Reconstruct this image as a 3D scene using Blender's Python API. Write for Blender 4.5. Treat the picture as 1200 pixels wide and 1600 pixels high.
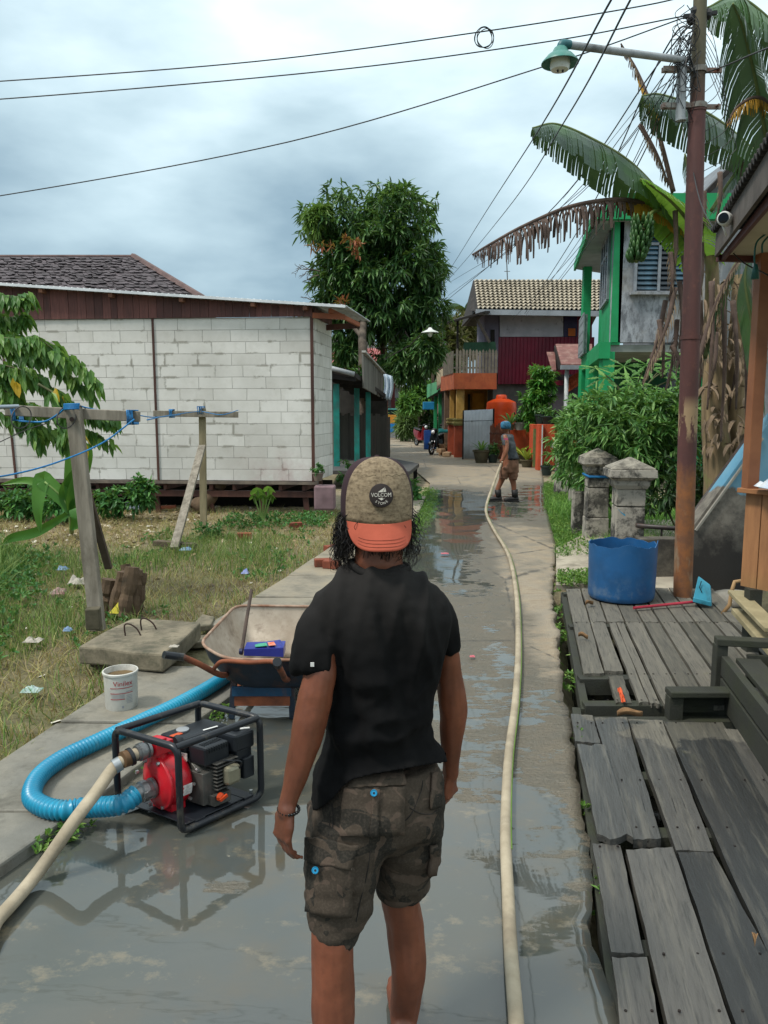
import bpy, bmesh, math, random
import numpy as np
from mathutils import Vector, Matrix, noise as mn
from mathutils.bvhtree import BVHTree
random.seed(7); rng = np.random.default_rng(11)
for o in list(bpy.data.objects): bpy.data.objects.remove(o)
SC = bpy.context.scene; COL = SC.collection
R = math.radians
# ---------------------------------------------------------------- camera
H = 1.8; PITCH = R(7.5); cp, sp = math.cos(PITCH), math.sin(PITCH)
cam = bpy.data.cameras.new('camera'); cam.sensor_fit = 'VERTICAL'; cam.sensor_height = 32; cam.lens = 24
cam.clip_end = 3000; cam.clip_start = 0.05
co = bpy.data.objects.new('camera', cam); COL.objects.link(co)
co.location = (0, 0, H); co.rotation_euler = (R(90) - PITCH, 0, 0); SC.camera = co
# ---------------------------------------------------------------- world, sun, exposure
SUN_EL, SUN_AZ = R(58), R(-118)      # azimuth measured from +Y towards +X
w = bpy.data.worlds.new("World"); SC.world = w; w.use_nodes = True
nt = w.node_tree; nt.nodes.clear()
def WN(t, **k):
    n = nt.nodes.new(t)
    for a, b in k.items(): setattr(n, a, b)
    return n
out = WN('ShaderNodeOutputWorld'); bg = WN('ShaderNodeBackground'); bg.inputs[1].default_value = 0.1
sky = WN('ShaderNodeTexSky', sky_type='NISHITA'); sky.sun_disc = False
sky.sun_elevation = SUN_EL; sky.sun_rotation = SUN_AZ
tc = WN('ShaderNodeTexCoord')
def wmath(op, a, b=None, c=None, clamp=False):
    n = WN('ShaderNodeMath', operation=op); n.use_clamp = clamp
    for i, x in enumerate((a, b, c)):
        if x is None: continue
        if isinstance(x, (int, float)): n.inputs[i].default_value = x
        else: nt.links.new(x, n.inputs[i])
    return n.outputs[0]
sep = WN('ShaderNodeSeparateXYZ'); nt.links.new(tc.outputs['Generated'], sep.inputs[0])
mp = WN('ShaderNodeMapping'); mp.inputs['Scale'].default_value = (1, 1, 2.6); mp.inputs['Location'].default_value = (2.3, .4, 1.7)
nt.links.new(tc.outputs['Generated'], mp.inputs[0])
n1 = WN('ShaderNodeTexNoise'); n1.inputs['Scale'].default_value = 2.1; n1.inputs['Detail'].default_value = 5; n1.inputs['Roughness'].default_value = .42; n1.inputs['Distortion'].default_value = .3
n2 = WN('ShaderNodeTexNoise'); n2.inputs['Scale'].default_value = 5.0; n2.inputs['Detail'].default_value = 7; n2.inputs['Roughness'].default_value = .5
nt.links.new(mp.outputs[0], n1.inputs['Vector']); nt.links.new(mp.outputs[0], n2.inputs['Vector'])
el = sep.outputs['Z']
v = wmath('MULTIPLY_ADD', el, 1.75, -0.10)
v = wmath('MULTIPLY_ADD', sep.outputs['X'], 0.42, v)
v = wmath('ADD', v, wmath('MULTIPLY', wmath('SUBTRACT', n1.outputs[0], .5), 1.4))
v = wmath('ADD', v, wmath('MULTIPLY', wmath('SUBTRACT', n2.outputs[0], .5), .65))
v = wmath('ADD', v, .14, clamp=True)
cr = WN('ShaderNodeValToRGB')
e = cr.color_ramp.elements
e[0].position = 0; e[0].color = (.14, .23, .30, 1)
e[1].position = 1; e[1].color = (.90, 1.0, 1.02, 1)
for p_, c_ in ((.25, (.24, .35, .42, 1)), (.55, (.46, .60, .66, 1)), (.8, (.70, .85, .90, 1))):
    x = e.new(p_); x.color = c_
nt.links.new(v, cr.inputs[0])
mul = WN('ShaderNodeVectorMath', operation='SCALE'); mul.inputs['Scale'].default_value = 10
nt.links.new(cr.outputs[0], mul.inputs[0])
mx = WN('ShaderNodeMix', data_type='RGBA'); mx.inputs['Factor'].default_value = .1
nt.links.new(mul.outputs[0], mx.inputs['A']); nt.links.new(sky.outputs[0], mx.inputs['B'])
nt.links.new(mx.outputs['Result'], bg.inputs[0]); nt.links.new(bg.outputs[0], out.inputs[0])
sl = bpy.data.lights.new('sun', 'SUN'); sl.energy = 2.3; sl.angle = R(10); sl.color = (1, .95, .87)
so = bpy.data.objects.new('sun', sl); COL.objects.link(so)
sd = Vector((math.sin(SUN_AZ) * math.cos(SUN_EL), math.cos(SUN_AZ) * math.cos(SUN_EL), math.sin(SUN_EL)))
so.rotation_euler = sd.to_track_quat('Z', 'Y').to_euler(); so.location = (-10, -5, 20)
SC.view_settings.view_transform = 'Standard'; SC.view_settings.look = 'None'
SC.view_settings.exposure = 0.5; SC.view_settings.gamma = 1.0
SC.render.resolution_x = 768; SC.render.resolution_y = 1024

# ---------------------------------------------------------------- placing helpers (photo measurements -> metres)
def ray(px, py):
    a = (px - 600) / 1200; b = (800 - py) / 1200
    return a, cp + b * sp, b * cp - sp
def P(px, py, Y):
    a, dy, dz = ray(px, py); t = Y / dy
    return Vector((a * t, Y, H + dz * t))
def G(px, py, z=0.0):
    a, dy, dz = ray(px, py); t = (z - H) / dz
    return Vector((a * t, dy * t, z))
def S(n, py, Y):
    return n / 1200 * Y / ray(600, py)[1]
def V(*a): return Vector(a)

# ---------------------------------------------------------------- mesh helpers
class MB:
    def __init__(s): s.v = []; s.f = []; s.sm = False
    def add(s, vs, fs):
        n = len(s.v); s.v += [tuple(x) for x in vs]; s.f += [tuple(i + n for i in f) for f in fs]; return s
    def box(s, c, size, rz=0, rot=None):
        x, y, z = size[0] / 2, size[1] / 2, size[2] / 2
        m = rot if rot else Matrix.Rotation(rz, 3, 'Z'); c = Vector(c)
        vs = [c + m @ Vector((i * x, j * y, k * z)) for i in (-1, 1) for j in (-1, 1) for k in (-1, 1)]
        return s.add(vs, [(0, 1, 3, 2), (4, 6, 7, 5), (0, 4, 5, 1), (2, 3, 7, 6), (0, 2, 6, 4), (1, 5, 7, 3)])
    def bar(s, a, b, wd, th, up=(0, 0, 1)):
        a, b = Vector(a), Vector(b); d = (b - a); L = d.length; d.normalize()
        u = Vector(up); x = d.cross(u)
        if x.length < 1e-4: x = d.cross(Vector((0, 1, 0)))
        x.normalize(); u = x.cross(d)
        m = Matrix((x, d, u)).transposed()
        return s.box((a + b) / 2, (wd, L, th), rot=m)
    def prism(s, poly, ext):
        """closed polygon of 3-D points pushed along vector ext"""
        n = len(poly); ext = Vector(ext); vs = [Vector(p) for p in poly]; vs += [p + ext for p in vs]
        fs = [tuple(range(n))[::-1], tuple(range(n, 2 * n))] + [(i, (i + 1) % n, (i + 1) % n + n, i + n) for i in range(n)]
        return s.add(vs, fs)
    def rings(s, rs, cap=True, closed=False):
        n = len(rs[0]); vs = [p for r in rs for p in r]; fs = []
        m = len(rs)
        for j in range(m if closed else m - 1):
            k = (j + 1) % m
            for i in range(n):
                a, b = j * n + i, j * n + (i + 1) % n
                fs.append((a, b, k * n + (i + 1) % n, k * n + i))
        if cap and not closed:
            fs.append(tuple(range(n))[::-1]); fs.append(tuple(range((m - 1) * n, m * n)))
        return s.add(vs, fs)
    def tube(s, pts, r, n=10, cap=True, closed=False, flat=1.0):
        pts = [Vector(p) for p in pts]; m = len(pts)
        rr = r if isinstance(r, (list, tuple)) else [r] * m
        rs = []; up = None
        for i, p in enumerate(pts):
            if closed: d = pts[(i + 1) % m] - pts[i - 1]
            else: d = pts[min(i + 1, m - 1)] - pts[max(i - 1, 0)]
            if d.length < 1e-9: d = Vector((0, 0, 1))
            d.normalize()
            if up is None:
                up = Vector((0, 0, 1)) if abs(d.z) < .9 else Vector((0, 1, 0))
            up = up - d * up.dot(d); up.normalize(); x = d.cross(up)
            rs.append([p + x * (math.cos(t) * rr[i]) + up * (math.sin(t) * rr[i] * flat) for t in [2 * math.pi * k / n for k in range(n)]])
        return s.rings(rs, cap, closed)
    def lathe(s, prof, c, n=20, axis=(0, 0, 1), cap=True):
        ax = Vector(axis).normalized(); q = Vector((0, 0, 1)).rotation_difference(ax); c = Vector(c)
        rs = [[c + q @ Vector((r * math.cos(t), r * math.sin(t), z)) for t in [2 * math.pi * k / n for k in range(n)]] for r, z in prof]
        return s.rings(rs, cap)
    def ball(s, c, r, n=12, m=8, rot=None):
        c = Vector(c); r = r if isinstance(r, (tuple, list)) else (r, r, r)
        rs = []
        for j in range(m + 1):
            ph = math.pi * (j / m) ; ph = min(max(ph, .06), math.pi - .06)
            ring = []
            for k in range(n):
                t = 2 * math.pi * k / n
                q = Vector((r[0] * math.sin(ph) * math.cos(t), r[1] * math.sin(ph) * math.sin(t), -r[2] * math.cos(ph)))
                if rot: q = rot @ q
                ring.append(c + q)
            rs.append(ring)
        return s.rings(rs)
    def grid(s, fn, nu, nv):
        vs = [fn(i / nu, j / nv) for j in range(nv + 1) for i in range(nu + 1)]
        fs = [(j * (nu + 1) + i, j * (nu + 1) + i + 1, (j + 1) * (nu + 1) + i + 1, (j + 1) * (nu + 1) + i) for j in range(nv) for i in range(nu)]
        return s.add(vs, fs)
    def build(s, name, mat, parent=None, smooth=False, bevel=0, solid=0, sub=0):
        me = bpy.data.meshes.new(name); me.from_pydata(s.v, [], s.f); me.update()
        o = bpy.data.objects.new(name, me); COL.objects.link(o)
        if mat: me.materials.append(mat)
        if smooth: me.shade_smooth()
        if smooth == 'auto':
            try: me.set_sharp_from_angle(angle=R(38))
            except Exception: pass
        if solid:
            m = o.modifiers.new('solid', 'SOLIDIFY'); m.thickness = solid; m.offset = 0
        if sub:
            m = o.modifiers.new('sub', 'SUBSURF'); m.levels = m.render_levels = sub
        if bevel:
            m = o.modifiers.new('bevel', 'BEVEL'); m.width = bevel; m.segments = 2; m.limit_method = 'ANGLE'; m.angle_limit = R(40)
        par(o, parent)
        return o
def par(o, parent):
    if parent is None: return
    o.parent = parent
    if parent.type == 'EMPTY': o.matrix_parent_inverse = Matrix.Translation(-parent.location)
def thing(name, label, cat, loc=(0, 0, 0), group=None):
    o = bpy.data.objects.new(name, None); COL.objects.link(o); o.location = loc; o.empty_display_size = .1
    o['label'] = label; o['category'] = cat
    if group: o['group'] = group
    return o
def tag(o, label, cat, group=None, kind=None):
    o['label'] = label; o['category'] = cat
    if group: o['group'] = group
    if kind: o['kind'] = kind
    return o
def struct(o): o['kind'] = 'structure'; return o
def copy_tree(o, loc=None, rz=None, label=None, parent=None, scale=None):
    c = o.copy(); COL.objects.link(c)
    if parent is not None: c.parent = parent
    if loc is not None: c.location = loc
    if rz is not None: c.rotation_euler = (0, 0, rz)
    if scale is not None: c.scale = (scale,) * 3
    if label: c['label'] = label
    for ch in [x for x in list(bpy.data.objects) if x.parent == o]: copy_tree(ch, parent=c)
    return c
def spl(pts, k=8, closed=False):
    """Catmull-Rom through points (any dimension tuples)"""
    pts = [np.array(p, float) for p in pts]; n = len(pts); out = []
    g = lambda i: pts[i % n] if closed else (pts[i] if 0 <= i < n else (2 * pts[0] - pts[1] if i < 0 else 2 * pts[-1] - pts[-2]))
    for i in range(n if closed else n - 1):
        p0, p1, p2, p3 = g(i - 1), g(i), g(i + 1), g(i + 2)
        for j in range(k):
            t = j / k
            out.append(.5 * ((2 * p1) + (-p0 + p2) * t + (2 * p0 - 5 * p1 + 4 * p2 - p3) * t * t + (-p0 + 3 * p1 - 3 * p2 + p3) * t ** 3))
    if not closed: out.append(pts[-1])
    return [Vector(p) if len(p) == 3 else p for p in out]
def fillet(pts, r=.03, k=5):
    pts = [Vector(p) for p in pts]; n = len(pts); out = []
    for i in range(n):
        a, b, c = pts[i - 1], pts[i], pts[(i + 1) % n]
        d1 = (a - b).normalized(); d2 = (c - b).normalized()
        q0, q2 = b + d1 * r, b + d2 * r
        for j in range(k + 1):
            t = j / k; out.append(q0 * (1 - t) ** 2 + b * 2 * t * (1 - t) + q2 * t * t)
    return out
def text_mesh(txt, size, ext=.001):
    cu = bpy.data.curves.new('t', 'FONT'); cu.body = txt; cu.size = size; cu.extrude = ext; cu.align_x = 'CENTER'; cu.align_y = 'CENTER'
    cu.resolution_u = 3
    o = bpy.data.objects.new('t', cu); COL.objects.link(o)
    me = bpy.data.meshes.new_from_object(o.evaluated_get(bpy.context.evaluated_depsgraph_get()))
    vs = [v.co.copy() for v in me.vertices]; fs = [tuple(p.vertices) for p in me.polygons]
    bpy.data.objects.remove(o); bpy.data.curves.remove(cu); bpy.data.meshes.remove(me)
    return vs, fs
def add_text(mb, txt, size, c, right, up, ext=.001, bend=None):
    vs, fs = text_mesh(txt, size, ext); right = Vector(right).normalized(); up = Vector(up).normalized(); nrm = right.cross(up); c = Vector(c)
    if bend: vs = [Vector(bend(v)) for v in vs]
    mb.add([c + right * v.x + up * v.y + nrm * v.z for v in vs], fs); return mb
def baked(mb, voxel, smooth=4, disp=None, post=0):
    """union of closed shapes -> one continuous skin"""
    me = bpy.data.meshes.new('tmp'); me.from_pydata(mb.v, [], mb.f); o = bpy.data.objects.new('tmp', me); COL.objects.link(o)
    bm = bmesh.new(); bm.from_mesh(me); bmesh.ops.recalc_face_normals(bm, faces=bm.faces); bm.to_mesh(me); bm.free()
    m = o.modifiers.new('r', 'REMESH'); m.mode = 'VOXEL'; m.voxel_size = voxel; m.use_smooth_shade = True
    if smooth:
        s = o.modifiers.new('s', 'SMOOTH'); s.factor = .5; s.iterations = smooth
    r = bpy.data.meshes.new_from_object(o.evaluated_get(bpy.context.evaluated_depsgraph_get()))
    bpy.data.objects.remove(o); bpy.data.meshes.remove(me)
    if disp:
        r.update(); N = [v.normal.copy() for v in r.vertices]
        for v, n in zip(r.vertices, N): v.co = v.co + n * disp(v.co, n)
        r.update()
    if post:
        nv = len(r.vertices); co_ = np.empty(nv * 3); r.vertices.foreach_get('co', co_); co_ = co_.reshape(-1, 3); ed = np.array([tuple(e.vertices) for e in r.edges]); dg = np.bincount(ed.ravel(), minlength=nv)[:, None]
        for _ in range(post):
            s_ = np.zeros_like(co_); np.add.at(s_, ed[:, 0], co_[ed[:, 1]]); np.add.at(s_, ed[:, 1], co_[ed[:, 0]]); co_ = co_ * .5 + s_ / np.maximum(dg, 1) * .5
        r.vertices.foreach_set('co', co_.ravel()); r.update()
    r.shade_smooth()
    return r
def mobj(name, me, mat, parent=None):
    me.name = name; o = bpy.data.objects.new(name, me); COL.objects.link(o)
    me.materials.clear(); me.materials.append(mat); par(o, parent); return o

# ---------------------------------------------------------------- materials
MATS = {}
def lin(h):
    h = h.lstrip('#'); c = [int(h[i:i + 2], 16) / 255 for i in (0, 2, 4)]
    return tuple(x / 12.92 if x <= .04045 else ((x + .055) / 1.055) ** 2.4 for x in c)
class NT:
    def __init__(s, name):
        s.m = bpy.data.materials.new(name); s.m.use_nodes = True; s.t = s.m.node_tree; s.t.nodes.clear()
        s.out = s.n('ShaderNodeOutputMaterial'); s.b = s.n('ShaderNodeBsdfPrincipled'); s.l(s.b.outputs[0], s.out.inputs[0])
        s.tc = s.n('ShaderNodeTexCoord')
    def n(s, t, **k):
        x = s.t.nodes.new(t)
        for a, b in k.items(): setattr(x, a, b)
        return x
    def l(s, a, b): s.t.links.new(a, b)
    def put(s, sock, val):
        if hasattr(val, 'is_output'): s.l(val, sock)
        elif isinstance(val, (tuple, list)) and len(val) == 3 and sock.type == 'RGBA': sock.default_value = (*val, 1)
        else: sock.default_value = val
    def map(s, scale=(1, 1, 1), loc=(0, 0, 0), rot=(0, 0, 0), src='Object'):
        m = s.n('ShaderNodeMapping'); s.l(s.tc.outputs[src], m.inputs[0])
        m.inputs['Scale'].default_value = scale; m.inputs['Location'].default_value = loc; m.inputs['Rotation'].default_value = rot
        return m.outputs[0]
    def along(s, scale):
        a = s.n('ShaderNodeMapping'); s.l(s.tc.outputs['Object'], a.inputs[0]); a.inputs['Rotation'].default_value = (0, 0, R(10.6)); b = s.n('ShaderNodeMapping'); s.l(a.outputs[0], b.inputs[0]); b.inputs['Scale'].default_value = scale; return b.outputs[0]
    def noise(s, scale, detail=4, rough=.55, vec=None, dist=0):
        x = s.n('ShaderNodeTexNoise'); x.inputs['Scale'].default_value = scale; x.inputs['Detail'].default_value = detail
        x.inputs['Roughness'].default_value = rough; x.inputs['Distortion'].default_value = dist
        s.l(vec if vec is not None else s.tc.outputs['Object'], x.inputs['Vector']); return x.outputs[0]
    def ramp(s, f, stops, interp='LINEAR'):
        x = s.n('ShaderNodeValToRGB'); x.color_ramp.interpolation = interp; e = x.color_ramp.elements
        while len(e) < len(stops): e.new(.5)
        for i, (p, c) in enumerate(stops):
            e[i].position = p
            e[i].color = (*c, 1) if isinstance(c, (tuple, list)) else (c, c, c, 1)
        s.l(f, x.inputs[0]); return x.outputs[0]
    def mix(s, f, a, b, mode='MIX'):
        x = s.n('ShaderNodeMix', data_type='RGBA'); x.blend_type = mode
        s.put(x.inputs[0], f); s.put(x.inputs[6], a); s.put(x.inputs[7], b); return x.outputs[2]
    def math(s, op, a, b=None, clamp=False, c=None):
        x = s.n('ShaderNodeMath', operation=op); x.use_clamp = clamp; s.put(x.inputs[0], a)
        if b is not None: s.put(x.inputs[1], b)
        if c is not None: s.put(x.inputs[2], c)
        return x.outputs[0]
    def bump(s, h, st=.3, dist=.01, nrm=None):
        x = s.n('ShaderNodeBump'); s.put(x.inputs['Strength'], st); x.inputs['Distance'].default_value = dist
        s.l(h, x.inputs['Height'])
        if nrm is not None: s.l(nrm, x.inputs['Normal'])
        return x.outputs[0]
    def island(s): return s.n('ShaderNodeNewGeometry').outputs['Random Per Island']
    def fin(s, col, rough=.6, nrm=None, metal=0, spec=.5):
        s.put(s.b.inputs['Base Color'], col); s.put(s.b.inputs['Roughness'], rough); s.put(s.b.inputs['Metallic'], metal)
        s.put(s.b.inputs['Specular IOR Level'], spec)
        if nrm is not None: s.l(nrm, s.b.inputs['Normal'])
        return s.m
def mat(name, c1, c2=None, sc=3, rough=.6, bump=.15, bs=None, bd=.006, metal=0, stretch=(1, 1, 1), dirt=None, dsc=2, dlo=.5, dhi=.7, spec=.4, isl=0):
    if name in MATS: return MATS[name]
    t = NT(name); c1 = lin(c1) if isinstance(c1, str) else c1
    c2 = lin(c2) if isinstance(c2, str) else (c2 or tuple(x * .7 for x in c1))
    vec = t.map(stretch); f = t.noise(sc, 5, .6, vec)
    col = t.mix(t.ramp(f, [(.35, 0.), (.65, 1.)]), c1, c2)
    if isl: col = t.mix(isl, col, t.ramp(t.island(), [(0, tuple(x * .55 for x in c1)), (.5, c1), (1, tuple(min(1, x * 1.5) for x in c1))]))
    if dirt is not None:
        d = lin(dirt) if isinstance(dirt, str) else dirt
        g = t.noise(dsc, 8, .68, t.map((1, 1, .6)))
        col = t.mix(t.ramp(g, [(dlo, 0.), (dhi, 1.)]), col, d)
    nr = t.bump(t.noise(bs or sc * 6, 6, .65, vec), bump, bd) if bump else None
    r = t.math('MULTIPLY_ADD', f, .25, c=rough - .12) if rough > .15 else rough
    MATS[name] = t.fin(col, r, nr, metal, spec); return MATS[name]
def leafmat(name, ca, cb, cc=None, trans=.35, rough=.45, nsc=.6, tr=None):
    if name in MATS: return MATS[name]
    t = NT(name); ca, cb = lin(ca), lin(cb); cc = lin(cc) if cc else cb
    col = t.ramp(t.island(), [(0, ca), (.55, cb), (.97, cc)])
    col = t.mix(t.ramp(t.noise(nsc, 3), [(.35, 0.), (.65, .5)]), col, ca)
    t.put(t.b.inputs['Base Color'], col); t.b.inputs['Roughness'].default_value = rough; t.b.inputs['Specular IOR Level'].default_value = .35
    tl = t.n('ShaderNodeBsdfTranslucent'); t.l(t.mix(.5, col, (.25, .4, .05) if tr is None else tr, 'MIX'), tl.inputs[0])
    ms = t.n('ShaderNodeMixShader'); ms.inputs[0].default_value = trans
    t.l(t.b.outputs[0], ms.inputs[1]); t.l(tl.outputs[0], ms.inputs[2]); t.l(ms.outputs[0], t.out.inputs[0])
    MATS[name] = t.m; return t.m

# ---------------------------------------------------------------- foliage helpers
def rand_unit(n):
    v = rng.normal(size=(n, 3)); return v / np.linalg.norm(v, axis=1)[:, None]
def leaf_mesh(C, D, N, L, W, fold=.25, sag=.15):
    """six-vertex folded leaves: base C, direction D, normal N, length L, width W (arrays)"""
    D = D / np.linalg.norm(D, axis=1)[:, None]
    X = np.cross(D, N); X /= (np.linalg.norm(X, axis=1)[:, None] + 1e-9); N2 = np.cross(X, D)
    L = L[:, None]; W = W[:, None]; z = np.array([0, 0, -1.])
    b = C; l1 = C + D * L * .33 + X * W * .5 + N2 * W * fold; l2 = C + D * L * .72 + X * W * .36 + N2 * W * fold * .5 + z * L * sag * .5
    m = C + D * L * .5 + z * L * sag * .2; t = C + D * L + z * L * sag
    r1 = C + D * L * .33 - X * W * .5 + N2 * W * fold; r2 = C + D * L * .72 - X * W * .36 + N2 * W * fold * .5 + z * L * sag * .5
    A = np.stack([b, l1, l2, t, r2, r1, m], 1).reshape(-1, 3); n = len(C); k = np.arange(n)[:, None] * 7
    F = np.concatenate([k + np.array([[0, 6, 2, 1]]), k + np.array([[6, 3, 2, 2]]), k + np.array([[0, 5, 4, 6]]), k + np.array([[6, 4, 3, 3]])])
    F = [tuple(f[:3]) if f[2] == f[3] else tuple(f) for f in F.tolist()]
    return A, F
def add_leaves(mb, *a, **k):
    A, F = leaf_mesh(*a, **k); n = len(mb.v); mb.v += [tuple(x) for x in A.tolist()]; mb.f += [tuple(i + n for i in f) for f in F]
def rosettes(mb, C, O, per=9, L=.22, W=.055, droop=.45, sag=.2, jl=.3, spread=1.0):
    """clusters of leaves at C fanning out around outward direction O"""
    n = len(C); C = np.repeat(C, per, 0); O = np.repeat(O, per, 0)
    D = O * .7 + rand_unit(n * per) * spread; D[:, 2] -= droop
    N = rand_unit(n * per) * .5 + np.array([0, 0, 1.])
    add_leaves(mb, C + rng.normal(size=C.shape) * L * .12, D, N, L * (1 + jl * (rng.random(n * per) - .5) * 2), W * (1 + .4 * (rng.random(n * per) - .5)), sag=sag)
def in_ellipsoids(ells, n, shell=.55):
    """points biased to the outside of a union of ellipsoids; returns points, outward directions"""
    Ps, Os = [], []; vol = np.array([e[3] * e[4] * e[5] for e in ells]) ** (2 / 3); vol = vol / vol.sum()
    for e_, q in zip(ells, vol):
        k = int(n * q) + 1; u = rand_unit(k); r = shell + (1.02 - shell) * rng.random(k) ** .6
        r *= 1 + .14 * np.sin(u[:, 0] * 7 + e_[0]) * np.cos(u[:, 2] * 6 + e_[1])
        Ps.append(np.array(e_[:3]) + u * np.array(e_[3:]) * r[:, None]); Os.append(u)
    return np.concatenate(Ps), np.concatenate(Os)
# ================================================================ GROUND, ROAD, PAVEMENT, DECKS
DV = Vector((.187, 1, 0)).normalized(); UV_ = Vector((DV.y, -DV.x, 0))     # along / across the lane
def interpG(tab, z=0.0):
    pts = [G(x, y, z) for x, y in tab]; ys = [p.y for p in pts]; xs = [p.x for p in pts]
    return lambda Y: float(np.interp(Y, ys, xs))
RL = interpG([(-900, 2300), (-400, 1600), (-5, 1358), (114, 1285), (190, 1215), (341, 1112), (540, 950), (640, 835), (664, 790), (672, 755), (652, 738), (612, 726), (604, 712), (604, 695), (606, 684)])
RR = interpG([(1000, 2300), (957, 1600), (947, 1500), (932, 1400), (917, 1300), (903, 1200), (890, 1120), (880, 1050), (872, 1000), (865, 940), (866, 900), (868, 850), (852, 790), (848, 745), (846, 735), (835, 727), (778, 721), (727, 714), (692, 708), (674, 702), (664, 694), (652, 686), (646, 683)])
def nz(x, y, z=0, s=1.0): return mn.noise(Vector((x * s, y * s, z)))
# ground
def axis_vals(rngs):
    out = []
    for a, b, st in rngs: out += list(np.arange(a, b, st))
    return out
gx = [-900, -400, -150, -60, -30, -20] + axis_vals([(-14, 8, .2)]) + [8, 10, 14, 20, 30, 60, 150, 400, 900]
gy = [-600, -200, -60, -20, -8] + axis_vals([(-4, 14, .2), (14, 30, .8)]) + [30, 36, 45, 60, 90, 150, 300, 700, 1500, 2500]
def ground_z(x, y):
    z = -.05 + .035 * nz(x, y, 0, .9) + .02 * nz(x, y, 3, 3.1)
    e = x - RR(min(max(y, 1), 60))
    if y < 7.6 and e > -.05:
        k = min(1, (e + .05) / .25) * min(1, (7.7 - y) / .4); z -= .42 * k
        if e > 2.0: z += .42 * k * min(1, (e - 2) / .5)
    return z
mb = MB(); nx = len(gx)
for y in gy:
    for x in gx: mb.v.append((x, y, ground_z(x, y)))
for j in range(len(gy) - 1):
    for i in range(nx - 1): mb.f.append((j * nx + i, j * nx + i + 1, (j + 1) * nx + i + 1, (j + 1) * nx + i))
t = NT('soil'); f1 = t.noise(.9, 5, .6); f2 = t.noise(9, 6, .7); f3 = t.noise(2.2, 4, .6)
c = t.mix(t.ramp(f2, [(.35, 0.), (.65, 1.)]), lin('4a4130'), lin('7d7257'))
c = t.mix(t.ramp(f1, [(.42, 0.), (.6, .8)]), c, lin('56592f'))
sp_ = t.n('ShaderNodeSeparateXYZ'); t.l(t.tc.outputs['Object'], sp_.inputs[0])
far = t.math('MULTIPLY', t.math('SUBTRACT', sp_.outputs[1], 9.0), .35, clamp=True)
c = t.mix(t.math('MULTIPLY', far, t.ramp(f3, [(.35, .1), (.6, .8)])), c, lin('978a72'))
t.fin(c, .9, t.bump(t.noise(14, 8, .7), .7, .04)); ground_m = t.m
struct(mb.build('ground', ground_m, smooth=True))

# road slab, with a wetness map per vertex
ys = list(np.arange(-3, 9, .06)) + list(np.arange(9, 16, .1)) + list(np.arange(16, 30, .25)) + list(np.arange(30, 56, 1.0))
NX = 44; mb = MB(); wet = []
blobs = []
for (px, py, rx, ry, val) in [(230, 1500, 620, 150, .95), (600, 1560, 520, 130, .95), (250, 1290, 180, 55, .8), (420, 1290, 120, 120, .85), (430, 1150, 90, 70, .9),
        (700, 1400, 190, 180, .9), (700, 1180, 130, 120, .62), (850, 1360, 50, 26, .97), (860, 1150, 40, 120, .62), (880, 1450, 70, 120, .5), (700, 1060, 110, 60, .62),
        (345, 1385, 60, 14, .35), (300, 1330, 90, 16, .55), (745, 1245, 40, 14, .35), (720, 1335, 60, 12, .5), (905, 1240, 34, 110, .3), (925, 1430, 26, 90, .42), (640, 960, 60, 40, .35), (905, 1060, 20, 50, .2),
        (700, 960, 100, 50, .55), (680, 880, 45, 22, .9), (705, 820, 45, 30, .93), (720, 790, 60, 16, .95), (840, 780, 40, 10, .72), (860, 765, 40, 8, .75), (700, 770, 50, 8, .7),
        (838, 940, 26, 90, .02), (830, 860, 40, 40, .12), (800, 830, 40, 12, .25), (830, 1010, 25, 40, .2), (755, 880, 40, 14, .45), (645, 790, 30, 20, .6), (560, 1545, 60, 40, .6), (380, 1560, 60, 40, .45)]:
    c_ = G(px, py); r1 = (G(px + rx, py) - c_).x; r2 = (G(px, py - ry) - G(px, py + ry)).y / 2
    blobs.append((c_.x, c_.y, r1, r2, val))
def wetness(x, y):
    b = .66 if y < 3.6 else (.52 if y < 7 else (.48 if y < 14 else max(.22, .47 - (y - 14) * .05)))
    ww, s = .35, b * .35
    for cx, cy, r1, r2, val in blobs:
        d = ((x - cx) / r1) ** 2 + ((y - cy) / r2) ** 2
        if d < 6: k = math.exp(-d * .9) * 1.4; ww += k; s += k * val
    return s / ww
for Y in ys:
    Yc = max(Y, 1.1); l, r_ = RL(Yc), RR(Yc)
    if Y < 2.3: l = min(l, -2.2 - (2.3 - Y) * .4)
    if Y < 9: r_ += .05 * nz(Y, 0, 5, 2.2) + .035 * nz(Y, 0, 9, 9) - .01
    for i in range(NX + 1):
        x = l + (r_ - l) * i / NX; wv = wetness(x, Y)
        mb.v.append((x, Y, -.006 * wv + .004 * nz(x, Y, 2, 2))); wet.append(wv)
nr_ = NX + 1
for j in range(len(ys) - 1):
    for i in range(NX): mb.f.append((j * nr_ + i, j * nr_ + i + 1, (j + 1) * nr_ + i + 1, (j + 1) * nr_ + i))
n0 = len(mb.v)                       # broken right-hand edge going down into the ditch
for j, Y in enumerate(ys):
    v_ = mb.v[j * nr_ + NX]; mb.v.append((v_[0] + .015 * nz(Y, 1, 0, 14) - .01, v_[1], -.16)); wet.append(.2)
for j in range(len(ys) - 1): mb.f.append((j * nr_ + NX, n0 + j, n0 + j + 1, (j + 1) * nr_ + NX))
t = NT('road'); at = t.n('ShaderNodeAttribute', attribute_name='wet')
na = t.noise(2.6, 7, .62, t.map((1, 1, 1))); nb = t.noise(11, 7, .65, t.map((.55, 1.6, 1))); nc = t.noise(60, 5, .7)
u = t.math('ADD', at.outputs['Fac'], t.math('MULTIPLY', t.math('SUBTRACT', na, .5), .75))
u = t.math('ADD', u, t.math('MULTIPLY', t.math('SUBTRACT', nb, .5), .5))
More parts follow.
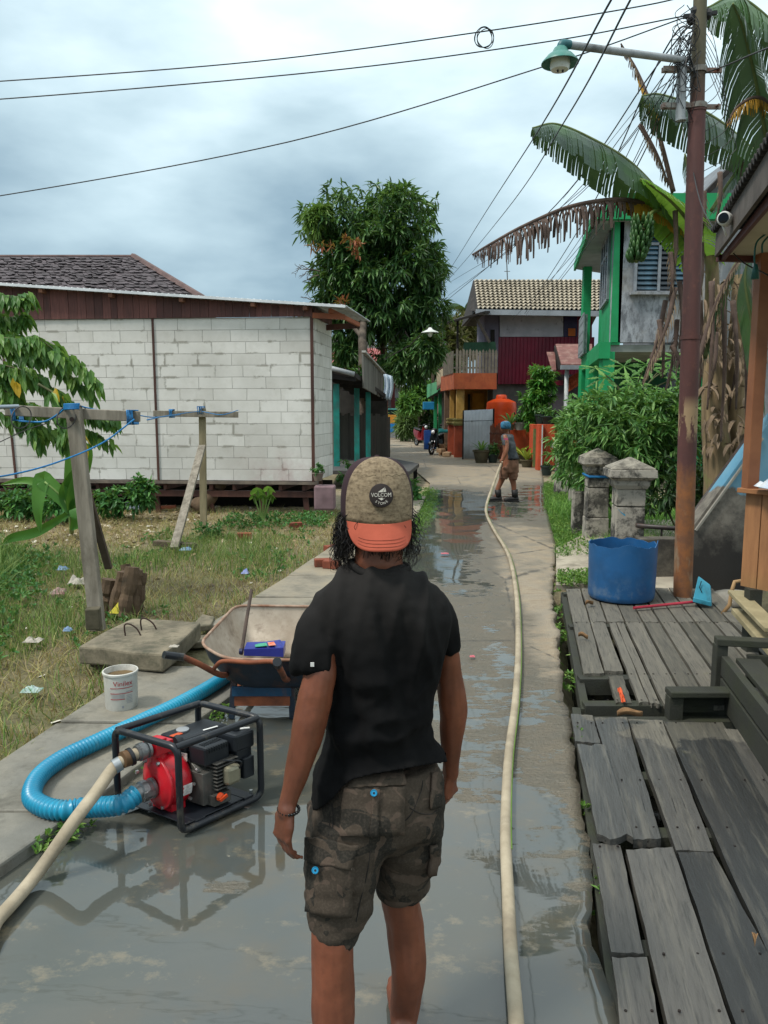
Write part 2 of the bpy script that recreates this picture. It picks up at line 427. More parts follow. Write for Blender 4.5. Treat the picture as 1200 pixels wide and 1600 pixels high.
pud = t.ramp(u, [(.585, 0.), (.63, 1.)]); damp = t.ramp(u, [(.2, 0.), (.42, 1.)])
drycol = t.mix(t.ramp(nb, [(.35, 0.), (.65, 1.)]), lin('84745f'), lin('978a74')); drycol = t.mix(t.ramp(na, [(.4, 0.), (.7, .7)]), drycol, lin('8a8478'))
dampcol = t.mix(t.ramp(na, [(.35, 0.), (.65, 1.)]), lin('5f5a4e'), lin('6e6352')); dampcol = t.mix(t.ramp(nc, [(.3, .5), (.6, 0.)]), dampcol, lin('3d3b34'))
pudcol = t.mix(t.ramp(t.noise(3.5, 6, .6), [(.45, 0.), (.7, 1.)]), lin('484c4a'), lin('554e40'))
pudcol = t.mix(t.ramp(t.noise(1.1, 3, .5), [(.4, 0.), (.65, 1.)]), pudcol, lin('4b4d47'))
silt = t.ramp(t.noise(5.5, 10, .72, t.map((.8, 1.1, 1), (3, 7, 0))), [(.56, 0.), (.66, 1.)])
pudcol = t.mix(t.math('MULTIPLY', silt, .4), pudcol, lin('8a7c62'))
col = t.mix(damp, drycol, dampcol); col = t.mix(pud, col, pudcol)
ro = t.mix(damp, (.75, .75, .75), (.36, .36, .36)); ro = t.mix(pud, ro, (.03, .03, .03))
ro = t.mix(t.math('MULTIPLY', t.math('MULTIPLY', silt, pud), .5), ro, (.3, .3, .3))
bh = t.math('ADD', t.math('MULTIPLY', nb, .7), t.math('MULTIPLY', nc, .35))
st_ = t.mix(pud, (.75, .75, .75), (.0, .0, .0))
nr1 = t.bump(bh, st_, .03)
nr2 = t.bump(t.noise(9, 2, .5, t.map((.6, 1.5, 1))), .035, .01, nr1)
cr_ = t.n('ShaderNodeTexVoronoi', feature='DISTANCE_TO_EDGE'); cr_.inputs['Scale'].default_value = .55; t.l(t.map((1, .5, 1), (.3, .2, 0)), cr_.inputs['Vector'])
crk = t.math('ADD', cr_.outputs['Distance'], t.math('MULTIPLY', t.math('SUBTRACT', t.noise(4, 6, .7), .5), .06))
col = t.mix(t.math('MULTIPLY', t.ramp(crk, [(.0, .8), (.006, 0.)]), t.math('SUBTRACT', 1.0, pud)), col, lin('38352f'))
t.fin(col, ro, nr2, 0, .6); t.b.inputs['IOR'].default_value = 1.55
road = mb.build('road', t.m, smooth=True)
a_ = road.data.attributes.new('wet', 'FLOAT', 'POINT'); a_.data.foreach_set('value', wet); struct(road)

# raised slab walkway over the drain
SL = interpG([(-700, 1650), (43, 1160), (163, 1080), (230, 1037), (432, 912), (485, 874), (612, 790), (648, 765)], .05)
SR = interpG([(-300, 1560), (0, 1350), (114, 1276), (190, 1200), (341, 1104), (540, 950), (622, 850), (655, 800), (668, 770)], .05)
conc_m = mat('pavement_concrete', '8d8676', '736f64', 1.3, .8, .35, 24, .01, dirt='544f43', dsc=3.2, dlo=.5, dhi=.72)
t = NT('pav'); a1 = t.noise(1.2, 5); a2 = t.noise(14, 8, .7); a3 = t.noise(3.1, 7, .7)
c = t.mix(t.ramp(a1, [(.4, 0.), (.6, 1.)]), lin('857f71'), lin('6c6b64')); c = t.mix(t.ramp(a3, [(.5, 0.), (.66, .8)]), c, lin('4d4a40')); c = t.mix(t.ramp(a2, [(.3, .25), (.6, 0.)]), c, lin('3f3c34'))
sp2 = t.n('ShaderNodeSeparateXYZ'); t.l(t.tc.outputs['Object'], sp2.inputs[0])
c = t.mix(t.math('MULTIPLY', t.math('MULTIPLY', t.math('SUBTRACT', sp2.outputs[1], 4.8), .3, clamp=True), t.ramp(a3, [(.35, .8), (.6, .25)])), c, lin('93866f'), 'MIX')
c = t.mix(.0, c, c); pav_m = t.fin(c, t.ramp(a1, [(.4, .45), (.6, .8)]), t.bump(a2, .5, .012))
mb = MB(); yy = 1.0; k = 0
while yy < 15.5:
    L = .98 if yy > 2.5 else 1.1; y2 = yy + L - .022
    if not (4.95 < yy < 5.5):
        tz = rng.normal() * .008; dx = rng.normal() * .012
        a, b, c_, d = V(SL(yy) + dx, yy, .05 + tz), V(SR(yy) + dx, yy, .045), V(SR(y2) + dx, y2, .045 + tz), V(SL(y2) + dx, y2, .05)
        mb.prism([a, b, c_, d], (0, 0, -.09))
    yy += L; k += 1
struct(mb.build('pavement', pav_m, bevel=.012))
# apron at the gate and yard path behind it
apron_m = mat('apron_concrete', 'a89f8d', '8d8577', 1.6, .8, .4, 18, .012, dirt='6e675a', dsc=3)
mb = MB()
mb.prism([G(869, 914, .01), G(935, 912, .02), G(1062, 925, .03), G(1075, 850, .09), G(1072, 812, .1), G(1000, 812, .1), G(940, 829, .08), G(905, 838, .05), G(869, 856, .01)], (0, 0, -.1))
ap = struct(mb.build('path', apron_m))

# ditch water under the decks
t = NT('ditch'); c = t.mix(t.noise(2), lin('1d1f1a'), lin('34352a')); t.fin(c, .08, t.bump(t.noise(5, 3), .1, .01))
mb = MB(); mb.prism([G(958, 1640, -.3) + V(-.1, 0, 0), V(3.3, 1.2, -.3), V(4.4, 7.4, -.3), V(1.6, 7.4, -.3)], (0, 0, -.02)); struct(mb.build('water', t.m))

# ---- boardwalk
t = NT('deck_wood'); vec = t.along((9, .6, 9))
g1 = t.noise(3, 6, .65, vec); g2 = t.noise(9, 6, .7, vec); g3 = t.noise(1.8, 8, .62)
dry = t.mix(g1, lin('4f4c42'), lin('716b5b')); wetc = t.mix(g1, lin('242526'), lin('3b3b39'))
sp3 = t.n('ShaderNodeSeparateXYZ'); t.l(t.tc.outputs['Object'], sp3.inputs[0])
far = t.math('ADD', t.math('MULTIPLY', t.math('SUBTRACT', sp3.outputs[1], 3.8), .55), t.math('MULTIPLY', t.math('SUBTRACT', sp3.outputs[0], 1.35), .35))
wm = t.ramp(t.math('ADD', t.math('ADD', t.math('MULTIPLY', far, 1.0, clamp=True), .2), t.math('MULTIPLY', t.math('SUBTRACT', g3, .5), 1.5)), [(.44, 0.), (.5, 1.)])
c = t.mix(wm, wetc, dry); c = t.mix(.5, c, t.ramp(t.island(), [(0, (.014, .015, .015)), (.5, (.09, .086, .078)), (1, (.125, .115, .10))]))
c = t.mix(t.ramp(g1, [(.5, 0.), (.75, .3)]), c, lin('8b8474')); c = t.mix(t.ramp(g2, [(.34, .6), (.5, 0.)]), c, (.02, .02, .018)); g4 = t.noise(5, 4, .5, t.along((16, .5, 16))); c = t.mix(t.ramp(g4, [(.30, .9), (.335, 0.)]), c, (.008, .008, .008))
c = t.mix(t.ramp(t.noise(3.3, 6, .7), [(.62, 0.), (.75, .5)]), c, lin('55553a'))
t.fin(c, t.mix(wm, (.28, .28, .28), (.7, .7, .7)), t.bump(g2, .45, .006)); deck_m = t.m
t = NT('deck_edge'); vec = t.map((9, .9, 9)); c = t.mix(t.noise(3, 6, .6, vec), lin('1d1e1a'), lin('34352b')); c = t.mix(t.ramp(t.noise(4, 6), [(.45, 0.), (.65, .8)]), c, lin('2c301b')); t.fin(c, .75, t.bump(t.noise(9, 6, .7, vec), .5, .008)); beam_m = t.m
def plank_quad(mb, xl1, y1, xr1, xl2, y2, xr2, z=.03, th=.035, jag=.5):
    xl1 -= 1; xr1 += 1; xl2 -= 2; xr2 += 3
    """plank given by its far (1) and near (2) ends; ragged ends"""
    A, B, C_, D_ = G(xl1, y1, z), G(xr1, y1, z), G(xr2, y2, z), G(xl2, y2, z)
    n = 7; far_, near_ = [], []
    for i in range(n):
        k = i / (n - 1); far_.append(A.lerp(B, k) + DV * random.uniform(-1, 1) * .012 * jag); near_.append(D_.lerp(C_, k) + DV * random.uniform(-1, 1) * .012 * jag)
    rs = []; m = 10
    tilt = random.uniform(-.006, .006)
    for j in range(m + 1):
        k = j / m; row = []
        for i in range(n):
            p = far_[i].lerp(near_[i], k)
            if i in (0, n - 1) and 0 < j < m: p = p + UV_ * (random.uniform(-.0025, .0025) + (.006 if i == 0 else -.006) * max(0, nz(p.y, y1, i, 1.6)))
            p.z += tilt * (i / (n - 1) - .5) * 2 + .003 * math.sin(k * 5 + y1); row.append(p)
        rs.append(row)
    vs = [p for r_ in rs for p in r_]; vs += [p - V(0, 0, th) for r_ in rs for p in r_]; N = (m + 1) * n; fs = []
    for j in range(m):
        for i in range(n - 1):
            a = j * n + i; fs += [(a, a + n, a + n + 1, a + 1), (a + N, a + 1 + N, a + n + 1 + N, a + n + N)]
        for i in (0, n - 1):
            a = j * n + i; fs.append((a, a + N, a + n + N, a + n) if i == 0 else (a, a + n, a + n + N, a + N))
    for j in (0, m):
        for i in range(n - 1):
            a = j * n + i; fs.append((a, a + 1, a + 1 + N, a + N) if j == 0 else (a, a + N, a + 1 + N, a + 1))
    mb.add(vs, fs)
far_deck = thing('boardwalk', 'weathered grey plank boardwalk carrying the cut blue drum, by the rusty pole', 'boardwalk', G(1000, 1010))
cols = 9; ua = G(884, 929).x - .187 * G(884, 929).y; ub = G(1108, 945).x - .187 * G(1108, 945).y
mbx = MB(); wps = (ub - ua) / cols
def dp(u, y, z=.045): return V(u + .187 * y, y, z)
def deck_plank(mb, u0, u1, y0, y1, z=.045, th=.03):
    # u positions may run between pairs (u0a,u0b)
    n = 5; m = 8; N = (m + 1) * (n + 1); tl = random.uniform(-.005, .005); vs = []
    e0 = [random.uniform(-.012, .012) for _ in range(n + 1)]; e1 = [random.uniform(-.012, .012) for _ in range(n + 1)]
    for j in range(m + 1):
        k = j / m
        for i in range(n + 1):
            q = i / n; yy_ = y0 + (y1 - y0) * k + (e0[i] if j == 0 else e1[i] if j == m else 0)
            u_ = u0 + (u1 - u0) * q + (random.uniform(-.003, .003) if i in (0, n) else 0)
            vs.append(dp(u_, yy_, z + tl * (q - .5)))
    vs += [v_ - V(0, 0, th) for v_ in vs]; w_ = n + 1; fs = []
    for j in range(m):
        for i in range(n):
            a = j * w_ + i; fs += [(a, a + 1, a + w_ + 1, a + w_), (a + N, a + w_ + N, a + w_ + 1 + N, a + 1 + N)]
        a = j * w_; fs.append((a, a + w_, a + w_ + N, a + N)); a = j * w_ + n; fs.append((a, a + N, a + w_ + N, a + w_))
    for i in range(n):
        a = i; fs.append((a, a + N, a + 1 + N, a + 1)); a = m * w_ + i; fs.append((a, a + 1, a + 1 + N, a + N))
    mb.add(vs, fs)
yj = G(1000, 980).y; yf = G(1000, 926).y; yn = G(1000, 1108).y
for i in range(cols + 1):
    u0 = ua + i * wps; g_ = random.uniform(.004, .011)
    deck_plank(mbx, u0 + g_, u0 + wps - g_, yj + .008, yf + random.uniform(-.03, .03))
    y_n = yn + random.uniform(-.05, .05)
    if i == 0: y_n = G(900, 1062).y
    g2 = random.uniform(.006, .014)
    if i == 1: deck_plank(mbx, u0 + g2, u0 + wps - .02, G(900, 1058).y, yj - .008); deck_plank(mbx, u0 + .02, u0 + wps - .03, yn + .02, G(900, 1064).y, z=.035); continue
    if i == 2: deck_plank(mbx, u0 + .01, u0 + wps * .45, yn, yj - .02); deck_plank(mbx, u0 + wps * .5, u0 + wps - .015, yn - .02, yj - .008); continue
    deck_plank(mbx, u0 + g2, u0 + wps - g2, y_n, yj - random.uniform(.004, .02))
mbx.build('deck_boards', deck_m, far_deck)
mbx = MB()
for yv in (yn + .03, yn + .5, yj - .03, yf - .12):
    mbx = MB(); mbx.bar(dp(ua - .03, yv, -.03), dp(ub + .2, yv, -.03), .09, .11); mbx.build('joist', beam_m, far_deck)
mbx = MB(); mbx.bar(dp(ua - .02, yn, -.05), dp(ua - .02, yf, -.05), .05, .1)
mbx.build('joist', beam_m, far_deck)
near_deck = thing('boardwalk', 'wet dark wide-plank boardwalk with gaps along the right road edge', 'boardwalk', G(1050, 1350))
mbx = MB()
PLK = [(893, 1116, 925, 901, 1160, 935), (930, 1121, 978, 992, 1312, 1030), (983, 1124, 1034, 1058, 1328, 1112), (1038, 1128, 1128, 1210, 1510, 1345),
       (1132, 1140, 1185, 1352, 1520, 1470), (927, 1318, 968, 957, 1488, 1003), (979, 1326, 1050, 1080, 1740, 1185), (957, 1494, 1010, 985, 1740, 1052), (1060, 1331, 1113, 1196, 1740, 1330), (1214, 1514, 1348, 1320, 1740, 1500)]
for q in PLK: plank_quad(mbx, *q, z=.02, th=.04, jag=.45)
plank_quad(mbx, 903, 1163, 944, 936, 1306, 986, z=.045, th=.03, jag=2)
mbx.build('deck_boards', deck_m, near_deck)
mbx = MB()
for py in (1135, 1225, 1316, 1500, 1640):
    mbx = MB(); a, b = G(905 + (py - 1100) * .12, py, -.06), G(1260 + (py - 1100) * .4, py, -.06); mbx.bar(a, b, .08, .09); mbx.build('joist', beam_m, near_deck)
mbx = MB(); mbx.bar(G(900, 1115, -.05), G(985, 1740, -.05), .05, .08)
mbx.build('joist', beam_m, near_deck)

nl = mat('nail_rust', '1f1612', '140e0b', 9, .8, 0); m = MB()
for q in PLK:
    for py in (1135, 1225, 1300, 1330, 1500, 1590):
        if q[1] + 6 < py < q[4] - 4:
            k = (G(600, py).y - G(600, q[1]).y) / (G(600, q[4]).y - G(600, q[1]).y); L_, R_e = G(q[0], q[1]).lerp(G(q[3], q[4]), k), G(q[2], q[1]).lerp(G(q[5], q[4]), k)
            for w_ in (.16, .84): p = L_.lerp(R_e, w_ + random.uniform(-.04, .04)); m.tube([V(p.x, p.y, .02), V(p.x, p.y, .0245)], .005, 6)
m.build('nails', nl, near_deck); m = MB()
for i in range(cols):
    for yv in (yn + .03, yn + .5, yj - .03, yf - .12):
        for w_ in (.2, .8): m.tube([dp(ua + (i + w_) * wps, yv, .045), dp(ua + (i + w_) * wps, yv, .0485)], .006, 5)
m.build('nails', nl, far_deck)
# step bench and stairs at the right
st = thing('bench_step', 'low mossy timber step box at the joint of the two boardwalks', 'step', G(1090, 1120))
a, b = G(1042, 1118, 0), G(1140, 1118, 0)
MB().bar(a + V(0, 0, .145), b + V(.03, 0, .145), .11, .035).build('tread', beam_m, st, bevel=.006)
m = MB(); m.bar(a + V(.04, .0, -.05), a + V(.04, 0, .126), .085, .075, up=(0, 1, 0)); m.build('post', beam_m, st, bevel=.005)
m = MB(); m.bar(a + V(.05, .06, .06), b + V(.03, .06, .06), .03, .12); m.build('riser', beam_m, st)
sr = thing('wooden_steps', 'dark green-stained wooden steps leading up at the right frame edge', 'steps', G(1170, 1150))
o1 = G(1131, 1112, 0); u_off = UV_
def sp_at(du, dy, z): return o1 + UV_ * du + DV * dy + V(0, 0, z)
m = MB(); m.bar(sp_at(.02, -1.35, .09), sp_at(.02, .12, .09), .045, .16); m.bar(sp_at(.02, -1.3, .25), sp_at(.02, .12, .25), .045, .12); m.build('side_board', beam_m, sr, bevel=.004)
m = MB(); m.bar(sp_at(.0, .17, .0), sp_at(.0, .17, .37), .07, .07, up=(0, 1, 0)); m.build('post', beam_m, sr, bevel=.005); m = MB(); m.bar(sp_at(0.02, -1.35, .0), sp_at(.02, -1.35, .3), .07, .07, up=(0, 1, 0)); m.build('post', beam_m, sr, bevel=.005)
m = MB(); m.bar(sp_at(-.03, .17, .39), sp_at(.9, .17, .39), .09, .045); m.build('top_beam', beam_m, sr, bevel=.006)
for k, (du, z) in enumerate(((.14, .3), (.32, .31), (.5, .3))):
    m = MB(); m.bar(sp_at(du, -1.3, z), sp_at(du, .08, z), .14, .03); m.build('tread', beam_m, sr, bevel=.004)
m = MB(); m.bar(sp_at(.15, .14, .22), sp_at(.9, .14, .22), .03, .2); m.build('riser', beam_m, sr)
# ================================================================ LEFT SIDE BUILDINGS
def block_mat(name, axis, loc):
    t = NT(name); s_ = t.n('ShaderNodeSeparateXYZ'); t.l(t.tc.outputs['Object'], s_.inputs[0]); cb = t.n('ShaderNodeCombineXYZ')
    wob = t.math('MULTIPLY', t.math('SUBTRACT', t.noise(2.2, 3), .5), .03)
    t.l(t.math('ADD', s_.outputs[axis], wob), cb.inputs[0]); t.l(t.math('ADD', t.math('ADD', s_.outputs[2], -.571), t.math('MULTIPLY', wob, .5)), cb.inputs[1])
    def br(ms, sm):
        b = t.n('ShaderNodeTexBrick'); b.inputs['Scale'].default_value = 1; b.inputs['Brick Width'].default_value = .6; b.inputs['Row Height'].default_value = .2018
        b.inputs['Mortar Size'].default_value = ms; b.inputs['Mortar Smooth'].default_value = sm; b.offset = .43; b.offset_frequency = 2; b.squash = .82; b.squash_frequency = 3
        b.inputs['Color1'].default_value = (0, 0, 0, 1); b.inputs['Color2'].default_value = (1, 1, 1, 1); b.inputs['Mortar'].default_value = (.5, .5, .5, 1)
        t.l(cb.outputs[0], b.inputs['Vector']); return b
    b1, b2 = br(.0055, .3), br(.034, .6)
    n_ = t.noise(1.3, 6, .6); n2_ = t.noise(5.5, 7, .7); n3 = t.noise(2.4, 7, .66, t.map((1, 1, 1), (4, 2, 1)))
    base = t.mix(t.ramp(n_, [(.35, 0.), (.65, 1.)]), lin('d7d4ce'), lin('c4c1ba')); base = t.mix(.12, base, b1.outputs['Color'])
    base = t.mix(t.ramp(n2_, [(.5, 0.), (.75, .3)]), base, lin('a5a195'))
    smear = t.math('MULTIPLY', b2.outputs['Fac'], t.ramp(n3, [(.54, 0.), (.6, .85)]))
    col = t.mix(smear, base, lin('97948a')); col = t.mix(t.math('MULTIPLY', b1.outputs['Fac'], t.ramp(n2_, [(.3, 1.), (.7, .45)])), col, lin('76736c'))
    # pinkish mud splash low near the corner
    d = t.math('SUBTRACT', 1.0, t.math('MULTIPLY', t.math('SUBTRACT', s_.outputs[2], .6), 1.6), clamp=True)
    dx = t.math('SUBTRACT', 1.0, t.math('MULTIPLY', t.math('ABSOLUTE', t.math('ADD', s_.outputs[0], 1.75)), .9), clamp=True)
    col = t.mix(t.math('MULTIPLY', t.math('MULTIPLY', d, dx), t.ramp(n3, [(.38, 0.), (.6, .6)])), col, lin('9c7474'))
    h = t.math('SUBTRACT', t.math('MULTIPLY', t.noise(30, 5), .12), t.math('SUBTRACT', b1.outputs['Fac'], t.math('MULTIPLY', smear, .5)))
    return t.fin(col, .88, t.bump(h, .35, .01))
BH = thing('block_house', 'raised shed of pale grey concrete blocks under a thin metal roof', 'shed', P(250, 790, 14.0))
BC = P(492, 755, 13.5); BL = Vector((-1, .085, 0)).normalized(); BS = (P(520, 750, 14.9) - BC); BS.z = 0; BSn = BS.normalized()
ZB, ZT = .571, 3.40
def bw(s, z, d=0): return V(BC.x, BC.y, 0) + BL * s + BSn * d + V(0, 0, z)
m = MB(); m.prism([bw(0, ZB), bw(9, ZB), bw(9, ZT), bw(0, ZT)], BSn * .1); m.build('front_wall', block_mat('blocks_front', 0, 0), BH)
m = MB(); L_ = BS.length; q = V(.0, 0, 0); m.prism([bw(0, ZB, .1) + V(.002, 0, 0), bw(0, ZB, L_), bw(0, ZT, L_), bw(0, ZT, .1) + V(.002, 0, 0)], BL * .1); m.build('side_wall', block_mat('blocks_side', 1, 0), BH)
brown_w = mat('brown_timber', '5b3a31', '3c2723', 4, .75, .4, 30, .006, stretch=(1, 1, .15))
t = NT('fascia_boards'); s_ = t.n('ShaderNodeSeparateXYZ'); t.l(t.tc.outputs['Object'], s_.inputs[0]); cb = t.n('ShaderNodeCombineXYZ'); t.l(s_.outputs[0], cb.inputs[1]); t.l(t.math('MULTIPLY', s_.outputs[2], .05), cb.inputs[0])
c = t.mix(t.ramp(t.island(), [(0, 0.), (1, 1.)]), lin('4c2e2b'), lin('714640')); c = t.mix(t.ramp(t.noise(6, 6, .7, t.map((6, 6, .6))), [(.4, 0.), (.7, .7)]), c, lin('34211f')); fasc_m = t.fin(c, .75, t.bump(t.noise(8, 6, .7, t.map((6, 6, .6))), .3, .005))
zr = lambda s: 3.60 + .0735 * s + .0 * s    # roof line height along the front
m = MB(); s0 = -.0
while s0 < 9:
    w_ = random.uniform(.11, .17); m.box(bw(s0 + w_ / 2, (ZT + .006 + zr(s0) - .03) / 2, -.02 - random.random() * .006), (w_ - .006, .022, zr(s0) - .03 - ZT), rz=math.atan2(BL.y, BL.x)); s0 += w_
s0 = .1
while s0 < L_: m.box(bw(-.012, (ZT + 3.56) / 2, s0), (.02, .14, 3.56 - ZT), rz=-math.atan2(BSn.x, BSn.y)); s0 += .15
m.build('fascia', fasc_m, BH)
for s_a, s_b in ((0.02, 0.02), (2.83, 2.83), (5.5, 5.62)):
    m = MB(); m.bar(bw(s_a, ZB - .12, -.012), bw(s_b, ZT, -.012), .055 if s_a < 1 else .035, .03, up=(0, 1, 0)); m.build('wall_post', brown_w, BH)
# corrugated roof
roof_m = mat('zinc', 'c7ccd0', 'aab0b5', 2, .45, .1, 20, .003, metal=.55, dirt='8d8c88', dsc=1.4)
def corr_sheet(mb, A, B, C_, D_, n, amp=.018, m_=1, th=0):
    """A-B is one edge (waves run along it), D-C the opposite"""
    A, B, C_, D_ = map(Vector, (A, B, C_, D_)); N = (B - A).cross(D_ - A).normalized()
    mb.grid(lambda u, v: (A.lerp(B, u)).lerp(D_.lerp(C_, u), v) + N * amp * math.sin(u * n * 2 * math.pi), n * 6, m_)
fr = lambda s: bw(s, zr(s), -.18); bk = lambda s: bw(s, zr(s) + .0, 2.1)
m = MB(); corr_sheet(m, fr(9), fr(-.62), bk(-.62), bk(9), 90, .012, 2); m.build('roof', roof_m, BH, smooth=True, solid=.012)
m = MB(); m.bar(fr(9) + V(0, -.01, -.012), fr(-.6) + V(0, -.01, -.012), .012, .045); m.build('roof_edge', mat('white_metal', 'dfe3e6', 'c4c8cc', 3, .4, .0), BH)
for s_ in (7.3, 6.05, 4.75, 3.5, 2.25, 1.0, .1): m = MB(); m.bar(bw(s_, zr(s_) - .075, -.16), bw(s_, zr(s_) - .075, .6), .07, .06); m.build('rafter', mat('rafter_wood', '8c5f4a', '6e4a3b', 5, .8), BH)
ow = mat('orange_timber', '99583a', '7a4630', 4, .75, .2)
m = MB(); m.bar(bw(0, 3.42, -.03), bw(-.55, 3.42, -.03) + V(0, .1, -.02), .05, .09); m.build('brace', ow, BH)
m = MB(); m.bar(bw(-.3, 3.50, -.05), bw(-.62, 3.36, .9), .05, .07); m.build('brace', ow, BH)
m = MB(); m.bar(bw(0.05, 3.32, 1.0), bw(-.62, 3.36, 1.0), .06, .1); m.build('brace', brown_w, BH)
# floor frame and piles
m = MB(); m.bar(bw(9, ZB - .035, .02), bw(-.05, ZB - .035, .02), .14, .05); m.build('sill_beam', mat('grey_timber', '7a6e62', '57504a', 5, .8, .3, stretch=(1, 1, 1)), BH)
m = MB(); m.bar(bw(9, ZB - .24, .06), bw(-.35, ZB - .24, .06), .07, .11); m.build('floor_beam', brown_w, BH)
s0 = .2
while s0 < 9: m = MB(); m.bar(bw(s0, ZB - .12, .0), bw(s0, ZB - .12, 1.3), .06, .1); m.build('joist', brown_w, BH); s0 += .42
for s_ in (.15, .95, 1.9, 2.9, 3.9, 4.95, 6, 7, 8):
    m = MB(); m.bar(bw(s_, -.15, .1 + .05 * (s_ % 1)), bw(s_ + .05, ZB - .3, .1), .09, .09, up=(0, 1, 0)); m.build('pile', brown_w, BH)
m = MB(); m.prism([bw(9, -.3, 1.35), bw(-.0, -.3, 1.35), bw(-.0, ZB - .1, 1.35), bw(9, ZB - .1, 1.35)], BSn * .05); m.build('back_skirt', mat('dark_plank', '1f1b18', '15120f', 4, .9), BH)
# pink block with a pot beside the corner
pk = MB(); pk.box(P(499, 775, 13.4) + V(.1, 0, -.02), (.36, .34, .42)); o = pk.build('concrete_stump', mat('mauve_concrete', '8c7277', '6d585c', 3, .85, .3), bevel=.03); tag(o, 'mauve square concrete footing at the corner of the block shed', 'footing')

# ---- shingled hip roof house behind
SH = thing('shingle_house', 'house with dark wooden shingle hip roof rising behind the block shed', 'house', P(120, 760, 22))
A, B, C_, D_ = P(-260, 402, 25), P(208, 402, 25), P(318, 470, 21), P(-260, 470, 21)
shg = mat('shingles', '4a4346', '2f2a2d', 5, .85, .3, 20, .01, isl=.75)
m = MB(); nr, ncol = 15, 80; N = (B - A).cross(D_ - A).normalized(); N = N if N.z > 0 else -N
for j in range(nr + 1):
    for i in range(ncol):
        v_ = 1 - j / nr; u_ = (i + .5 * (j % 2) + random.uniform(-.1, .1)) / ncol
        a, b = A.lerp(D_, v_), B.lerp(C_, v_)
        if u_ > 1: continue
        c_ = a.lerp(b, u_); dn = (D_ - A).normalized(); rt = (b - a).normalized()
        if (b - c_).length < .1: continue
        wdt = (b - a).length / ncol * .52; k = random.uniform(-.28, .28)
        lift = .02 + random.random() * .05; q = [c_ - rt * wdt, c_ + rt * wdt]
        e_ = dn * random.uniform(.42, .6) + rt * k * .2
        m.prism([q[0], q[1], q[1] + e_ + N * lift, q[0] + e_ + N * lift], N * .02)
m.build('roof_shingles', shg, SH)
m = MB(); m.prism([A, B, C_, D_], (0, 0, -.15)); m.prism([B, P(335, 472, 27), C_], (0, 0, -.15)); m.build('roof', mat('roof_under', '3a3436', '2a2628', 5, .9), SH)
m = MB(); m.tube([B + V(0, 0, .03), C_ + V(0, 0, .05)], .1, 6); m.tube([A + V(0, 0, .02), B + V(0, 0, .02)], .06, 6); m.build('ridge_cap', mat('ridge', '6a5450', '4f3f3d', 3, .8), SH)
m = MB(); c1, c2 = P(-200, 470, 22), P(300, 470, 22); m.prism([V(c1.x, 22, 0), V(c2.x, 22, 0), V(c2.x, 22, c2.z - .1), V(c1.x, 22, c1.z - .1)], (0, 4, 0)); m.build('wall', mat('grey_boards', '6b655d', '57524b', 4, .9), SH)

# ---- teal post shelter
TS = thing('roadside_shelter', 'dark open shelter on teal posts with a plank parapet, right of the block shed', 'shelter', P(560, 750, 20))
teal = mat('teal_paint', '1f8076', '16665f', 3, .5, .1, dirt='35564f', dsc=5)
for x, y0, Y, r_ in ((526.5, 728, 19.6, .075), (558, 724, 21, .07), (575.5, 722, 22.0, .07)):
    b_ = P(x, y0, Y); m = MB(); m.box(V(b_.x, Y, (b_.z + 2.45) / 2), (r_ * 2, r_ * 2, 2.5 - b_.z)); m.build('post', teal, TS, bevel=.01)
dk = mat('dark_timber', '2a2522', '1b1816', 5, .85, .3)
wz = mat('weathered_planks', '6f6d67', '4d4a45', 4, .85, .4, stretch=(4, 4, .4), isl=.4)
a, b, c_, d = P(505, 584, 19.3), P(556, 590, 19.3), P(603, 622, 24), P(560, 622, 24.5)
m = MB(); m.prism([a, b, c_, d], (0, 0, .12)); m.build('roof_deck', dk, TS)
for k in range(7): q = k / 6; m = MB(); m.bar(a.lerp(d, q) + V(0, 0, -.05), b.lerp(c_, q) + V(0, 0, -.05), .06, .09); m.build('rafter', dk, TS)
m = MB(); m.tube([P(512, 574, 19.2), P(554, 585, 19.2)], .06, 8); m.build('gutter', mat('grey_pipe', '9a9da0', '84878a', 3, .5), TS, smooth=True)
pt0, pt1, pb0, pb1 = P(567, 551, 19.9), P(599, 585, 24), P(569, 606, 19.9), P(599, 623, 24)
m = MB()
for k in range(22):
    q0, q1 = k / 22, (k + .93) / 22; off = V(random.uniform(0, .02), 0, random.uniform(-.05, .03))
    m.prism([pt0.lerp(pt1, q0) + off, pt0.lerp(pt1, q1) + off, pb0.lerp(pb1, q1), pb0.lerp(pb1, q0)], (-.04, .01, 0))
m.build('parapet_boards', wz, TS)
m = MB(); m.bar(pt0 + V(.02, 0, .03), pt1 + V(.02, 0, .03), .1, .05); m.build('parapet_cap', mat('pale_cap', 'a5a49e', '87867f', 4, .8), TS)
m = MB(); bb0, bb1 = P(524, 726, 20.3), P(607, 712, 26)
for k in range(20):
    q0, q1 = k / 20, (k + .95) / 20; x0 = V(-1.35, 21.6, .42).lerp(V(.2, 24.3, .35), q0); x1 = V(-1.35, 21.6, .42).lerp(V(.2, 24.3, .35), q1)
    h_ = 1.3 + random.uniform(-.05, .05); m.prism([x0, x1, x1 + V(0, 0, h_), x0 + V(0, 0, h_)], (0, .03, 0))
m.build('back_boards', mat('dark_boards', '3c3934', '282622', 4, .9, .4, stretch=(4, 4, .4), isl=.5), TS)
m = MB(); m.prism([V(-1.4, 24.8, .2), V(.1, 24.8, .2), V(.1, 24.8, 2.5), V(-1.4, 24.8, 2.5)], (0, .1, 0)); m.build('back_wall', mat('shade_wall', '35322e', '25231f', 3, .9), TS)
